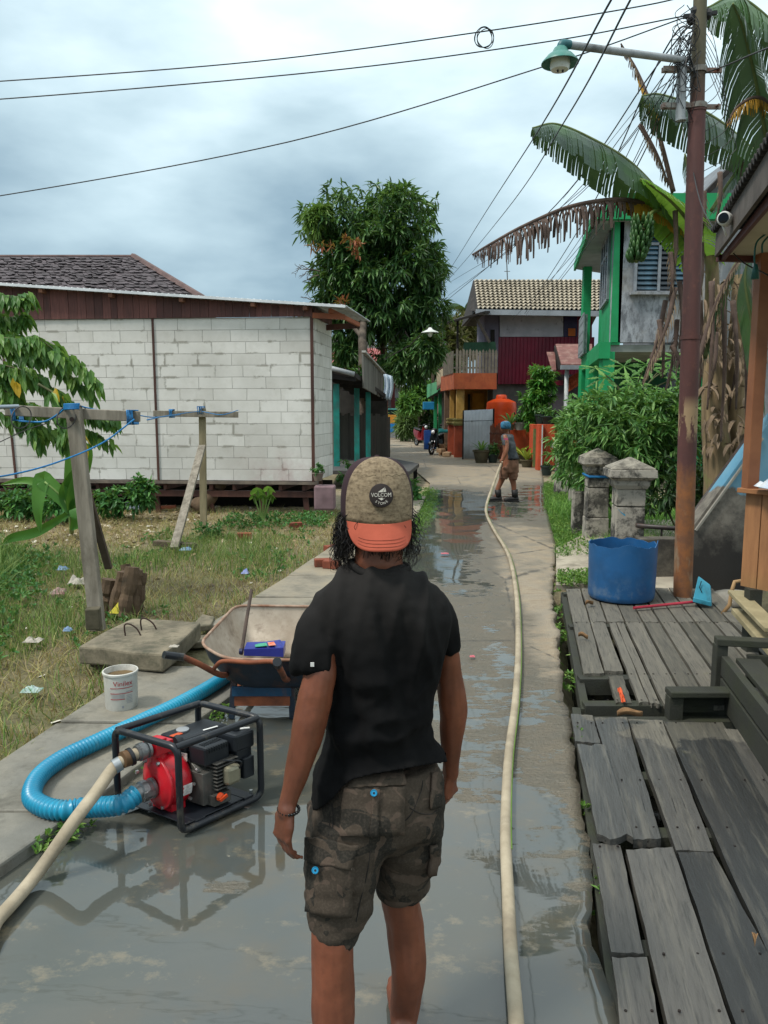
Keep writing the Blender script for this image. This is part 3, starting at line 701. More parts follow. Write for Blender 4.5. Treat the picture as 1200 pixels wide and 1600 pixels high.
# platform deck
pl = MB(); f0, f1, f2, f3 = P(500, 741, 18.2), P(640, 742, 17.9), P(655, 728, 20.6), P(560, 722, 22.8)
z_ = .40; 
for q in (f0, f1, f2, f3): q.z = z_
pl.prism([f0, f1, f2, V(.2, 23, z_), V(-1.5, 23, z_)], (0, 0, -.09)); o = pl.build('platform_floor', mat('deck_dark', '4b4a47', '37363a', 4, .7, .3), TS)
for q in (f0, f1, f2): m = MB(); m.bar(V(q.x - .1, q.y + .1, -.1), V(q.x - .1, q.y + .1, .32), .1, .1, up=(0, 1, 0)); m.build('platform_leg', dk, TS)
# laundry
m = MB(); l0, l1 = P(599, 583, 24.4), P(613, 588, 24.4)
m.grid(lambda u, v: l0.lerp(l1, u) + V(.04 * math.sin(v * 4), .05 * math.sin(u * 14) - .02, -v * .85 * (1 - .15 * u)), 14, 6)
tag(m.build('laundry', mat('pale_cloth', 'c9d3dc', '8fa3b5', 6, .9, .0, stretch=(6, 6, .5)), smooth=True, solid=.01), 'pale blue cloth hung at the end of the plank parapet', 'laundry')
m = MB(); m.box(P(614, 618, 24.45), (.12, .04, .75)); tag(m.build('hanging_board', mat('maroon_cloth', '5d2a2c', '401c1e', 3, .9), bevel=.01), 'narrow maroon cloth hanging beside the pale blue laundry', 'laundry')
# red roofed house
RH = thing('red_roof_house', 'house with faded red corrugated roof behind the teal post shelter', 'house', P(560, 700, 30))
redr = mat('red_corrugated', 'a5524f', '8d4341', 2, .6, .1, dirt='bd8a80', dsc=2)
m = MB(); corr_sheet(m, P(480, 590, 27), P(592, 583, 27), P(604, 545, 32), P(500, 545, 32), 30, .035, 1); m.build('roof', redr, RH, smooth=True, solid=.02)
m = MB(); q0, q1 = P(490, 588, 28), P(590, 588, 28); m.prism([V(q0.x, 28, 0), V(q1.x, 28, 0), V(q1.x, 28, 2.8), V(q0.x, 28, 2.8)], (0, 4, 0)); m.build('wall', mat('house_grey', '77736c', '605d57', 3, .9), RH)
m = MB(); q0, q1 = P(500, 528, 33), P(585, 528, 33); m.prism([V(q0.x, 33, 0), V(q1.x, 33, 0), q1, q0], (0, 4, 0)); m.build('rear_wall', mat('rear_grey', '8d8b87', '767470', 3, .9), RH)
# fence right of shelter: grey and red planks
FN = thing('plank_fence', 'patchy red and grey plank fence at the far end of the teal post shelter', 'fence', P(590, 715, 25))
m1, m2 = MB(), MB(); fa, fb = V(-.38, 24.1, 0), V(.13, 27.5, 0)
for k in range(14):
    q0, q1 = k / 14, (k + .9) / 14; top = 1.45 + random.uniform(-.08, .08); lo = .05
    p0, p1 = fa.lerp(fb, q0), fa.lerp(fb, q1)
    mm = m2 if k % 5 == 1 else m1
    mm.prism([p0 + V(0, 0, lo + (.55 if mm is m1 and k > 4 else 0)), p1 + V(0, 0, lo + (.55 if mm is m1 and k > 4 else 0)), p1 + V(0, 0, top), p0 + V(0, 0, top)], (-.03, 0, 0))
for k in range(8): q = .35 + k * .08; p0 = fa.lerp(fb, q); m2.box(p0 + V(.04, 0, .35), (.03, .12, .65))
m1.build('red_boards', mat('red_boards', '8e3a30', '6c2c26', 4, .8, .2, isl=.4), FN); m2.build('grey_boards', wz, FN)
m = MB(); m.bar(fa + V(.03, 0, 1.1), fb + V(.03, 0, 1.1), .04, .08); m.build('rail', mat('rail_brown', '5d4a3b', '44362c', 4, .8), FN)
for (px, py, s_, mtx, lab) in ((590, 650, .22, mat('pale_bag', 'c9b3a0', 'b5705a', 6, .7), 'orange and white bag on the red plank fence'), (593, 640, .16, mat('white_tin', 'cfd5da', 'aab2b8', 6, .5), 'small white tin on the post of the red plank fence')):
    m = MB(); c0 = P(px - 6, py + 4, 25.0); m.ball(c0, (s_ * .8, s_ * .5, s_), 8, 6); tag(m.build('bag' if s_ > .2 else 'tin', mtx, smooth=True), lab, 'bag' if s_ > .2 else 'tin')

# rusty far utility pole
FP = thing('utility_pole', 'slim rusty red utility pole in front of the mango tree', 'pole', G(601, 722))
m = MB(); b_ = G(601, 722); y_ = b_.y; tp = P(597, 474, y_); m.tube([V(b_.x, y_, 0), V(b_.x, y_, 2.4)], .115, 10); m.tube([V(b_.x, y_, 2.4), P(598, 560, y_)], .1, 10); m.tube([P(598, 560, y_), tp], .085, 10)
m.build('shaft', mat('rust_pole', '7d4a3d', '5d382f', 3, .8, .2, dirt='93877a', dsc=4), FP, smooth='auto')
m = MB()
for py in (485, 500, 520, 545): q = P(597.5, py, y_); m.tube([q - V(.16, 0, 0), q + V(.16, 0, 0)], .03, 6); m.ball(q + V(.17, 0, .02), .05, 6, 5); m.ball(q - V(.17, 0, -.02), .05, 6, 5)
m.build('bracket', mat('bracket_grey', '8b8a86', '5c5b58', 4, .5, metal=.5), FP)

# ================================================================ FAR END OF THE LANE
GH = thing('grey_house', 'grey plank house with low metal roof at the far end of the lane', 'house', G(625, 684))
gy_ = 52.0; gp = mat('grey_plank_wall', '8b8f92', '6e7275', 2, .9, .2, stretch=(4, 4, .3))
x0, x1 = P(604, 690, gy_).x, P(648, 690, gy_).x
m = MB(); m.prism([V(x0 - 1.5, gy_, 0), V(x1, gy_, 0), P(646, 608, gy_), P(612, 601, gy_), V(x0 - 1.5, gy_, 3.4)], (0, 5, 0)); m.build('wall', gp, GH)
m = MB(); m.prism([P(606, 600, gy_ - .6), P(648, 610, gy_ - .6), P(640, 590, gy_ + 5), P(604, 588, gy_ + 5)], (0, 0, .08)); m.prism([P(640, 612, gy_ + 1), P(690, 612, gy_ + 1), P(680, 585, gy_ + 6), P(630, 585, gy_ + 6)], (0, 0, .08)); m.build('roof', mat('zinc_dull', 'b3b5b2', '8d8f8c', 2, .6), GH)
m = MB(); m.box(P(612, 645, gy_ - .05), (.9, .06, 2.0)); m.build('door', mat('door_dark', '35383a', '25282a', 4, .8), GH)
PH = thing('pink_house', 'dull pink house wall behind the green posts of the shop', 'house', G(690, 690))
m = MB(); m.prism([P(664, 684, 47), P(720, 684, 47), P(720, 618, 47), P(664, 618, 47)], (0, 4, 0)); m.build('wall', mat('pink_wall', 'a37d78', '8b6a66', 2, .9), PH)
m = MB(); m.prism([P(660, 617, 46.6), P(722, 617, 46.6), P(722, 607, 51), P(664, 607, 51)], (0, 0, .1)); m.build('roof', redr, PH)
# dish
DS = thing('satellite_dish', 'pale blue satellite dish on the roof of the far grey house', 'satellite dish', P(641, 600, 50))
m = MB(); ax = V(.25, -1, .45); c0 = P(641, 599, 50); m.lathe([(.02, 0), (.2, .02), (.38, .07), (.52, .16), (.50, .17), (.36, .09), (.2, .04), (.02, .02)], c0, 18, ax); m.build('dish', mat('dish_blue', '9fb6d6', '8aa2c4', 3, .5, 0), DS, smooth=True)
m = MB(); m.tube([c0 - V(0, -.1, .1), c0 - V(0, -.15, .9)], .04, 6); m.tube([c0 + V(0, 0, -.4), c0 + ax * .5], .02, 5); m.build('mast', mat('grey_metal', '777b7e', '5c6063', 3, .5, metal=.4), DS)
# food cart
CT = thing('food_cart', 'vendor cart with blue lower box and orange tarp front at the lane end', 'cart', G(614, 686))
cy = G(614, 686).y; cx = P(613, 680, cy).x; sc_ = S(1, 670, cy)
blue_p = mat('cart_blue', '1e7fc2', '155f96', 3, .5, .0)
m = MB(); m.box(V(cx, cy, .72), (16 * sc_, 1.0, .55)); m.build('lower_box', blue_p, CT, bevel=.02)
m = MB(); m.box(V(cx, cy, 1.28), (16.5 * sc_, 1.0, .55)); m.build('tarp_front', mat('tarp_orange', 'd0902e', 'b06f22', 5, .7, .2), CT, bevel=.03)
m = MB(); m.box(V(cx, cy, 1.70), (14 * sc_, .95, .3)); m.build('glass_case', mat('case_dark', '20302f', '17292a', 3, .15, 0), CT, bevel=.02)
m = MB(); m.box(V(cx, cy, 1.9), (17.5 * sc_, 1.2, .09)); m.build('canopy', mat('canopy_teal', '3f8a84', '2c6a66', 3, .6), CT, bevel=.03)
for dx in (-.25, .25):
    m = MB(); m.lathe([(.12, -.04), (.28, -.04), (.28, .04), (.12, .04)], V(cx + dx, cy - .3, .28), 14, (1, 0, 0)); m.build('wheel', mat('tyre', '1b1b1b', '141414', 3, .8), CT)
# green post shop
GS = thing('green_post_shop', 'small shop front with bright green posts and green awning', 'shop', G(690, 698))
gpm = mat('green_paint', '2f9a63', '26824f', 3, .5, .05, dirt='4c7a55', dsc=4)
for px, Y in ((680, 38.5), (687, 36.8)):
    b_ = P(px, 690, Y); m = MB(); m.box(V(b_.x, Y, 1.55), (.16, .16, 3.1)); m.build('post', gpm, GS, bevel=.01)
m = MB(); a, b = P(667, 601, 40), P(684, 596, 35.4); m.prism([a, b, P(684, 612, 35.4), P(667, 622, 40)], (.06, 0, 0)); m.build('awning_front', mat('awning_green', '4f9d6b', '3f8259', 3, .6, 0), GS)
m = MB(); m.prism([P(667, 622, 40), P(684, 612, 35.4), P(712, 612, 35.4), P(700, 622, 40)], (0, 0, .06)); m.build('awning_roof', dk, GS)
m = MB(); m.prism([V(3.3, 36.2, 0), V(2.9, 41, 0), V(2.9, 41, 3), V(3.3, 36.2, 3)], (.1, 0, 0)); m.build('wall', mat('shop_wall', '54504a', '3d3a36', 3, .9), GS)
m = MB(); a = P(669.5, 634, 36.5); m.box(a, (.52, .5, .36)); tag(m.build('sign_box', mat('sign_blue', '1f86bb', '18719e', 3, .5, 0), bevel=.02), 'small blue sign box hung above the lane by the green shop posts', 'sign')
BA = thing('cloth_awning', 'ragged beige cloth awning between the green shop and the orange porch', 'awning', P(690, 600, 33.5))
m = MB(); a, b, c_, d = P(682, 580, 35), P(699, 570, 32.6), P(699, 594, 32.6), P(683, 608, 35); m.grid(lambda u, v: a.lerp(b, u).lerp(d.lerp(c_, u), v) + V(.06 * math.sin(u * 9) * v, 0, .04 * math.sin(u * 15) * v), 12, 5); m.build('cloth', mat('beige_cloth', 'b8a98c', '8d7d63', 4, .9, .2), BA, smooth=True, solid=.02)
m = MB(); m.bar(a, b, .05, .06); m.bar(d, c_, .05, .08); m.build('frame', brown_w, BA)
# blue drum
def drum(mb, c, r, h, jag=0, n=40):
    rs = []
    for z, k in ((0, .98), (.01, 1), (h * .33, 1.0), (h * .35, 1.015), (h * .37, 1.0), (h * .98, 1.02)): rs.append([c + V(r * k * math.cos(2 * math.pi * i / n), r * k * math.sin(2 * math.pi * i / n), z) for i in range(n)])
    mb.rings(rs)
m = MB(); b_ = G(672, 702); drum(m, b_, .3, .92); tag(m.build('drum', mat('drum_blue_far', '1f4f9b', '183f80', 3, .5, 0), smooth='auto'), 'whole blue barrel standing by the parked scooter at the lane side', 'barrel')
# ================================================================ ORANGE PORCH HOUSE / MAROON HOUSE
OP = thing('porch_house', 'house with yellow columns, orange beam and picketed balcony on the right of the lane', 'house', G(720, 712))
yel = mat('yellow_paint', 'c29b52', 'a8823f', 2.5, .7, .1, dirt='8b7343', dsc=3)
red = mat('brick_red_paint', 'a44a2d', '8c3d26', 2.5, .7, .1, dirt='6e3524', dsc=3)
org = mat('orange_beam', 'ac5a33', '96492a', 2.5, .7, .1, dirt='7a4029', dsc=3)
Y0 = 30.2
for x0, x1, Y in ((712, 724, Y0), (702, 709, Y0 + 1.6)):
    a, b = P(x0, 700, Y).x, P(x1, 700, Y).x; w_ = b - a
    cxx = (a + b) / 2
    c_ = thing('x', 'x', 'x'); bpy.data.objects.remove(c_)
    m = MB(); m.box(V(cxx, Y, .62), (w_ + .12, w_ + .12, 1.24)); m.build('column_base', red, OP, bevel=.01)
    m = MB()
    for k, (e_, z) in enumerate(((.2, 1.27), (.26, 1.34), (.16, 1.41), (.22, 1.48))): m.box(V(cxx, Y, z), (w_ + e_, w_ + e_, .055))
    m.build('column_moulding', mat('moulding', '8f8a52', '7c6f42', 3, .8), OP)
    m = MB(); m.box(V(cxx, Y, 2.15), (w_, w_, 1.3)); m.build('column', yel, OP, bevel=.01)
yb = P(700, 608, Y0).z; yt = P(700, 583, Y0).z
m = MB(); m.prism([P(709, 608, Y0 - .3), P(776, 608, Y0 - .3), P(776, 583, Y0 - .3), P(709, 583, Y0 - .3)], (0, .25, 0)); xa = P(709, 608, Y0 - .3).x
m.prism([V(xa, Y0 - .05, yb), V(xa - .25, Y0 + 3.2, yb), V(xa - .25, Y0 + 3.2, yt), V(xa, Y0 - .05, yt)], (.2, 0, 0)); m.build('beam', org, OP)
xb = P(776, 600, Y0).x
m = MB(); m.prism([V(xa, Y0, yb + .1), V(xb, Y0, yb + .1), V(xb, Y0 + 4, yb + .1), V(xa - .2, Y0 + 4, yb + .1)], (0, 0, .15)); m.build('balcony_floor', mat('soffit_brown', '6b5745', '57463a', 3, .9), OP)
m = MB(); m.prism([V(xa + .3, Y0 + 2.6, 0), V(xb, Y0 + 2.6, 0), V(xb, Y0 + 2.6, yb + .1), V(xa + .3, Y0 + 2.6, yb + .1)], (0, .2, 0)); m.build('back_wall', mat('ochre_wall', 'b0863c', '94702f', 2, .8), OP)
m = MB(); m.prism([P(738, 660, Y0 + 2.5), P(757, 660, Y0 + 2.5), P(757, 614, Y0 + 2.5), P(738, 614, Y0 + 2.5)], (0, .05, 0)); m.build('door', mat('door_ochre', 'c08a23', 'a8761a', 3, .7, .1), OP, bevel=.01)
m = MB(); m.prism([P(731, 660, Y0 + 2.5), P(735, 660, Y0 + 2.5), P(735, 616, Y0 + 2.5), P(731, 616, Y0 + 2.5)], (0, .05, 0)); m.build('window', dk, OP)
m = MB(); rr_ = P(712, 583, Y0 - .2); z0 = rr_.z; x = rr_.x
while x < xb - .02: h_ = .88 + random.uniform(-.05, .03); m.prism([V(x, Y0 - .22, z0), V(x + .09, Y0 - .22, z0), V(x + .09, Y0 - .22, z0 + h_ - .04), V(x + .045, Y0 - .22, z0 + h_ + .03), V(x, Y0 - .22, z0 + h_ - .04)], (0, .02, 0)); x += .125
for k in range(20): y = Y0 - .1 + k * .13; h_ = .85; m.box(V(xa - .02 - k * .01, y, z0 + h_ / 2), (.02, .09, h_))
m.build('balcony_pickets', mat('picket_grey', '7f786b', '55504a', 4, .9, .3, isl=.4), OP)
m = MB(); m.bar(V(xa, Y0 - .19, z0 + .2), V(xb, Y0 - .19, z0 + .2), .03, .06); m.bar(V(xa, Y0 - .19, z0 + .7), V(xb, Y0 - .19, z0 + .7), .03, .06); m.build('balcony_rail', wz, OP)
m = MB(); m.prism([P(723, 551, Y0 + .4), P(776, 551, Y0 + .4), P(774, 534, Y0 + .4), P(725, 535, Y0 + .4)], (0, .04, 0)); m.build('green_screen', mat('green_tarp', '355b43', '2b4a38', 4, .8), OP)
m = MB(); m.prism([P(696, 507, Y0 - .3), P(758, 489, Y0 - .3), P(800, 488, Y0 + 3), P(720, 498, Y0 + 3)], (0, 0, .08)); m.build('balcony_roof', dk, OP)
m = MB(); m.bar(P(715, 582, Y0), P(715, 500, Y0), .08, .08, up=(0, 1, 0)); m.build('roof_post', dk, OP)
m = MB(); m.bar(P(765, 535, Y0 + .2), P(743, 495, Y0 + .2), .1, .1, up=(0, 1, 0)); m.build('roof_brace', mat('brace_grey', '6b5f55', '4f4740', 4, .8), OP)
m = MB(); m.prism([P(757, 583, Y0 + 1.2), P(779, 583, Y0 + 1.2), P(779, 487, Y0 + 1.2), P(757, 490, Y0 + 1.2)], (0, 2.5, 0)); m.build('upper_wall', mat('mauve_wall', '7c7684', '696372', 2, .9), OP)
m = MB(); m.prism([P(767, 538, Y0 + 1.1), P(773, 538, Y0 + 1.1), P(773, 515, Y0 + 1.1), P(767, 515, Y0 + 1.1)], (0, .09, 0)); m.build('window', dk, OP)

MH = thing('maroon_house', 'two-storey house clad in maroon metal under a pale tiled roof', 'house', G(840, 712))
Y1 = 31.5
t = NT('maroon_cladding'); s_ = t.n('ShaderNodeSeparateXYZ'); t.l(t.tc.outputs['Object'], s_.inputs[0])
c = t.mix(t.ramp(t.noise(1.1, 4), [(.35, 0.), (.65, 1.)]), lin('7d1230'), lin('681029')); c = t.mix(t.ramp(t.noise(3, 6, .7, t.map((3, 3, .4))), [(.55, 0.), (.75, .4)]), c, lin('7a3543')); mar_m = t.fin(c, .42)
def wallp(mb, x0, y0, x1, y1, Y, th=.15, mode=1): mb.prism([P(x0, y1, Y), P(x1, y1, Y), P(x1, y0, Y), P(x0, y0, Y)], (0, th, 0)); return mb
m = MB(); a, b = P(777, 600, Y1), P(925, 600, Y1); tz = P(777, 527, Y1).z
m.grid(lambda u, v: V(a.x + (b.x - a.x) * u, Y1 - .07 - (.035 if (u * 26) % 1 < .3 else 0), a.z + (tz - a.z) * v), 260, 1); m.build('metal_cladding', mar_m, MH, solid=.01)
wallp(MB(), 779, 490, 925, 600, Y1, 4).build('upper_wall', mat('grey_upper', '77707a', '655f69', 2, .9), MH)
wallp(MB(), 770, 598, 900, 712, Y1 + .1, 3).build('lower_wall', mat('raw_concrete', '6e6d69', '565552', 1.4, .9, .2, dirt='45443f', dsc=1.5), MH)
wallp(MB(), 781, 493, 880, 526, Y1 - .12, .1).build('white_panel', mat('white_panel', 'c2c0c6', 'aaa8af', 2, .8, .1, dirt='6f6a6c', dsc=2.6, dlo=.58, dhi=.66), MH)
wallp(MB(), 881, 493, 902, 526, Y1 - .1, .08).build('window', mat('purple_glass', '3b3350', '2b2540', 3, .25, 0), MH)
wallp(MB(), 888, 513, 899, 525, Y1 - .13, .03).build('orange_panel', mat('orange_panel', 'c26a26', 'ae5b1f', 3, .7), MH)
wallp(MB(), 902, 493, 925, 527, Y1 - .1, .08).build('side_cladding', mar_m, MH)
ra, rb, rc, rd = P(741, 438, 34.5), P(960, 438, 34.5), P(960, 487, 30.6), P(747, 484, 30.6)
t = NT('roof_tiles'); f = t.noise(1.5, 5, .6); f2 = t.noise(7, 7, .7)
c = t.mix(t.ramp(f, [(.35, 0.), (.65, 1.)]), lin('bdb3a0'), lin('a39a89')); c = t.mix(t.ramp(f2, [(.5, 0.), (.7, .8)]), c, lin('6f685c')); tile_m = t.fin(c, .85, t.bump(f2, .3, .02))
m = MB(); NR = 11; Nn = V(0, -.6, .8)
for j in range(NR):
    v0, v1 = j / NR, (j + 1.06) / NR
    p00, p10, p11, p01 = ra.lerp(rd, v0), rb.lerp(rc, v0), rb.lerp(rc, v1), ra.lerp(rd, v1)
    m.grid(lambda u, v: (p00.lerp(p10, u)).lerp(p01.lerp(p11, u), v) + Nn * (.035 * abs(math.sin(u * 30 * math.pi)) + .09 * v) + V(0, 0, -.03 * math.cos(u * 60 * math.pi) * v), 180, 1)
m.build('roof_tiles', tile_m, MH, solid=.03)
m = MB(); m.prism([ra + V(0, .1, -.06), rb + V(0, .1, -.06), rc + V(0, .1, -.06), rd + V(0, .1, -.06)], (0, 0, -.1)); m.prism([ra, rb, rb + V(0, 3.5, -1.5), ra + V(0, 3.5, -1.5)], (0, 0, -.08)); m.build('roof_base', mat('roof_base', '4a4643', '3a3735', 3, .9), MH)
m = MB(); m.prism([P(733, 486, 32), P(741, 437, 34.4), P(748, 485, 31)], (.05, .05, 0)); m.prism([rd + V(-.05, 0, 0), ra + V(-.05, 0, 0), ra + V(-.05, 3.4, -1.6), rd + V(-.05, 6, 0)], (.06, 0, 0)); m.build('gable', mat('gable_dark', '35312f', '282524', 3, .9), MH)
m = MB(); m.bar(rd + V(-.1, -.1, -.1), rc + V(0, -.1, -.1), .12, .2); m.build('gutter', mat('gutter_pale', '9aa0a6', '868c92', 2, .5), MH)
AN = thing('antenna', 'thin roof antenna mast above the pale tiled roof', 'antenna', P(792, 437, 34))
m = MB(); m.tube([P(793, 438, 34), P(791, 392, 34)], .025, 5); m.tube([P(788, 424, 34), P(797, 424, 34)], .015, 4); m.tube([P(791, 398, 34), P(800, 396, 34)], .012, 4); m.build('mast', mat('grey_metal', '777b7e'), AN)

# brown-roofed small houses in front of the maroon wall
BRH = thing('brown_roof_house', 'small house with rusty brown roof, pale gutter and white pillar', 'house', G(890, 730))
bro = mat('brown_roof', '7d5048', '643f39', 2.5, .7, .1, dirt='93776a', dsc=4); Yb = 25.5
m = MB(); m.prism([P(877, 572, Yb), P(925, 572, Yb), P(925, 540, Yb + 2.5), P(868, 540, Yb + 2.5)], (0, 0, .06)); m.build('roof', bro, BRH)
m = MB(); m.bar(P(876, 574, Yb), P(925, 574, Yb), .12, .14); m.build('gutter', mat('gutter_pale', '9aa0a6'), BRH)
m = MB(); m.prism([P(878, 577, Yb + .1), P(866, 540, Yb + 2.4), P(862, 580, Yb + 4)], (.05, 0, 0)); m.build('gable', dk, BRH)
m = MB(); b_ = P(882, 700, Yb + .3); m.tube([V(b_.x, Yb + .3, 0), V(b_.x, Yb + .3, P(882, 576, Yb + .3).z)], .07, 12); m.build('pillar', mat('white_paint', 'c9cccd', 'b5b8b9', 2, .6, .05), BRH, smooth=True)
wallp(MB(), 850, 585, 925, 735, Yb + 3.5, .2).build('wall', mat('shaded_interior', '2e2b2d', '211f21', 2, .9), BRH)  # near-black colour stands in for the shade of the interior
wallp(MB(), 857, 600, 900, 642, Yb + 2.8, .1).build('grey_panel', mat('grey_panel', '56535a', '4a464d', 3, .8), BRH)
wallp(MB(), 857, 594, 880, 602, Yb + 2.7, .08).build('maroon_strip', mar_m, BRH)
m = MB(); la, lb, lc, ld = P(885, 594, Yb + .6), P(905, 582, Yb + .2), P(905, 600, Yb + .2), P(885, 613, Yb + .6)
for k in range(7):
    q = k / 6; m.bar(la.lerp(lb, q), ld.lerp(lc, min(1, q + .16)), .05, .03, up=(0, 1, 0)); m.bar(la.lerp(lb, min(1, q + .16)), ld.lerp(lc, q), .05, .03, up=(0, 1, 0))
m.bar(la, lb, .06, .05); m.bar(ld, lc, .06, .05); m.build('lattice', mat('lattice_orange', 'b1532b', '97441f', 3, .7), BRH)
LH = thing('lean_to', 'little lean-to with rusty brown gable and white gutter left of the white pillar', 'lean-to', G(850, 728))
m = MB(); m.prism([P(862, 580, 26.6), P(869, 580, 26.6), P(867, 552, 28), P(854, 552, 28)], (0, 0, .05)); m.build('roof', bro, LH)
m = MB(); m.bar(P(833, 584, 26.3), P(863, 582, 26.3), .14, .16); m.build('gutter', mat('white_paint', 'c9cccd'), LH)
m = MB(); m.bar(P(861, 660, 26.5), P(861, 584, 26.5), .1, .1, up=(0, 1, 0)); m.build('post', mat('grey_metal', '777b7e'), LH)

# zinc gate, water tank, orange walls
ZG = thing('sheet_gate', 'plain grey zinc sheet gate standing beside the red column base', 'gate', G(747, 718))
zy = 28.6; zm = mat('zinc_gate', 'c6cbd1', 'b4bac1', 1.5, .55, .1, 6, .01, metal=.0, dirt='9da2a8', dsc=1.2)
m = MB(); a, b = P(723, 716, zy + .2), P(770, 718, zy - .4); 
m.grid(lambda u, v: V(a.x + (b.x - a.x) * u, a.y + (b.y - a.y) * u - .008 * math.sin(u * 60), .03 + v * (1.78 + .06 * u)), 60, 3); m.build('sheet', zm, ZG, solid=.012, smooth=True)
m = MB(); m.bar(V(a.x, a.y - .01, 1.42), V(b.x, b.y - .01, 1.46), .01, .015); m.bar(V(a.x, a.y - .01, .0), V(a.x, a.y, 1.82), .05, .05, up=(0, 1, 0)); m.bar(V(b.x, b.y - .01, .0), V(b.x, b.y, 1.88), .06, .06, up=(0, 1, 0)); m.build('frame', dk, ZG)
WT = thing('water_tank', 'bright orange plastic water tank behind the zinc sheet gate', 'water tank', G(783, 716))
ty = 29.6; tc_ = P(783, 650, ty); k_ = S(1, 650, ty); R_ = 23 * k_
prof = [(.02, 1.1), (R_ * .98, 1.1), (R_, 1.14)]; zt = P(783, 631, ty).z
for i in range(1, 12): z = 1.14 + (zt - 1.14) * i / 11; prof.append((R_ * (1 + (.022 if i % 3 == 0 else 0)), z))
prof += [(R_ * .97, zt + .06), (R_ * .55, zt + .17), (R_ * .38, zt + .19), (R_ * .36, zt + .3), (R_ * .3, zt + .34), (.02, zt + .35)]
m = MB(); m.lathe(prof, V(tc_.x, ty, 0), 28); m.build('tank', mat('tank_orange', 'e8521c', 'd44617', 2, .4, .05, dirt='b6431c', dsc=2), WT, smooth='auto')
m = MB()
for sx in (-1, 1):
    for sy in (-1, 1): m.box(V(tc_.x + sx * .55, ty + sy * .5, .55), (.06, .06, 1.1))
for sx in (-1, 1): m.bar(V(tc_.x + sx * .62, ty - .6, 1.0), V(tc_.x + sx * .4, ty - .6, 1.75), .04, .04)
m.box(V(tc_.x, ty, 1.07), (1.3, 1.2, .06)); m.build('stand', dk, WT)
PF = thing('picket_fence', 'brown wooden picket fence between the zinc gate and the far worker', 'fence', G(778, 720))
m = MB(); a, b = P(765, 712, 27.6), P(802, 712, 27.0)
for k in range(13):
    q = k / 12; p = a.lerp(b, q); top = 1.25 + .08 * math.sin(k * 2.1); p.z = 0
    m.prism([p + V(0, 0, .1), p + V(.07, 0, .1), p + V(.07, 0, top), p + V(.035, 0, top + .07), p + V(0, 0, top)], (0, .025, 0))
m.build('pickets', mat('picket_brown', '7a4533', '5d3729', 4, .85, .3, dirt='8f8776', dsc=3, isl=.4), PF)
m = MB(); m.bar(V(a.x, a.y + .04, .5), V(b.x, b.y + .04, .5), .04, .06); m.bar(V(a.x, a.y + .04, 1.0), V(b.x, b.y + .04, 1.0), .04, .06); m.build('rail', brown_w, PF)
ORW = thing('garden_wall', 'orange painted garden wall with gate piers behind the far worker', 'wall', G(850, 735))
orp = mat('orange_paint', 'c4512d', 'ad4426', 2, .7, .1, dirt='8f3f28', dsc=2.5)
yo = 25.0
def pxbox(mb, x0, x1, ytop, Y, z0=0, dep=.3):
    a, b = P(x0, 700, Y).x, P(x1, 700, Y).x; zt_ = P(x0, ytop, Y).z; mb.box(V((a + b) / 2, Y + dep / 2, (z0 + zt_) / 2), (b - a, dep, zt_ - z0))
m = MB(); pxbox(m, 798, 835, 671, 26.6, 0, .2); m.build('low_wall', orp, ORW, bevel=.01)
for x0, x1, yt_, Y, dep in ((832, 838.5, 663, 24.6, .6), (841, 850, 663, 23.4, .4), (850.5, 867, 663, 23.6, .3)):
    m = MB(); pxbox(m, x0, x1, yt_, Y, 0, dep); m.build('pier', orp, ORW, bevel=.01)
m = MB(); pxbox(m, 867, 905, 667, 23.9, 0, .2); m.build('wall_panel', orp, ORW, bevel=.01)
m = MB(); pxbox(m, 846, 847.6, 664, 23.35, 0, .03); m.build('white_stripe', mat('white_paint', 'c9cccd'), ORW)
m = MB(); pxbox(m, 833, 838, 670, 24.2, 0.05, .05); m.build('gate_leaf', mat('olive_metal', '6d7a4a', '566038', 3, .7), ORW)
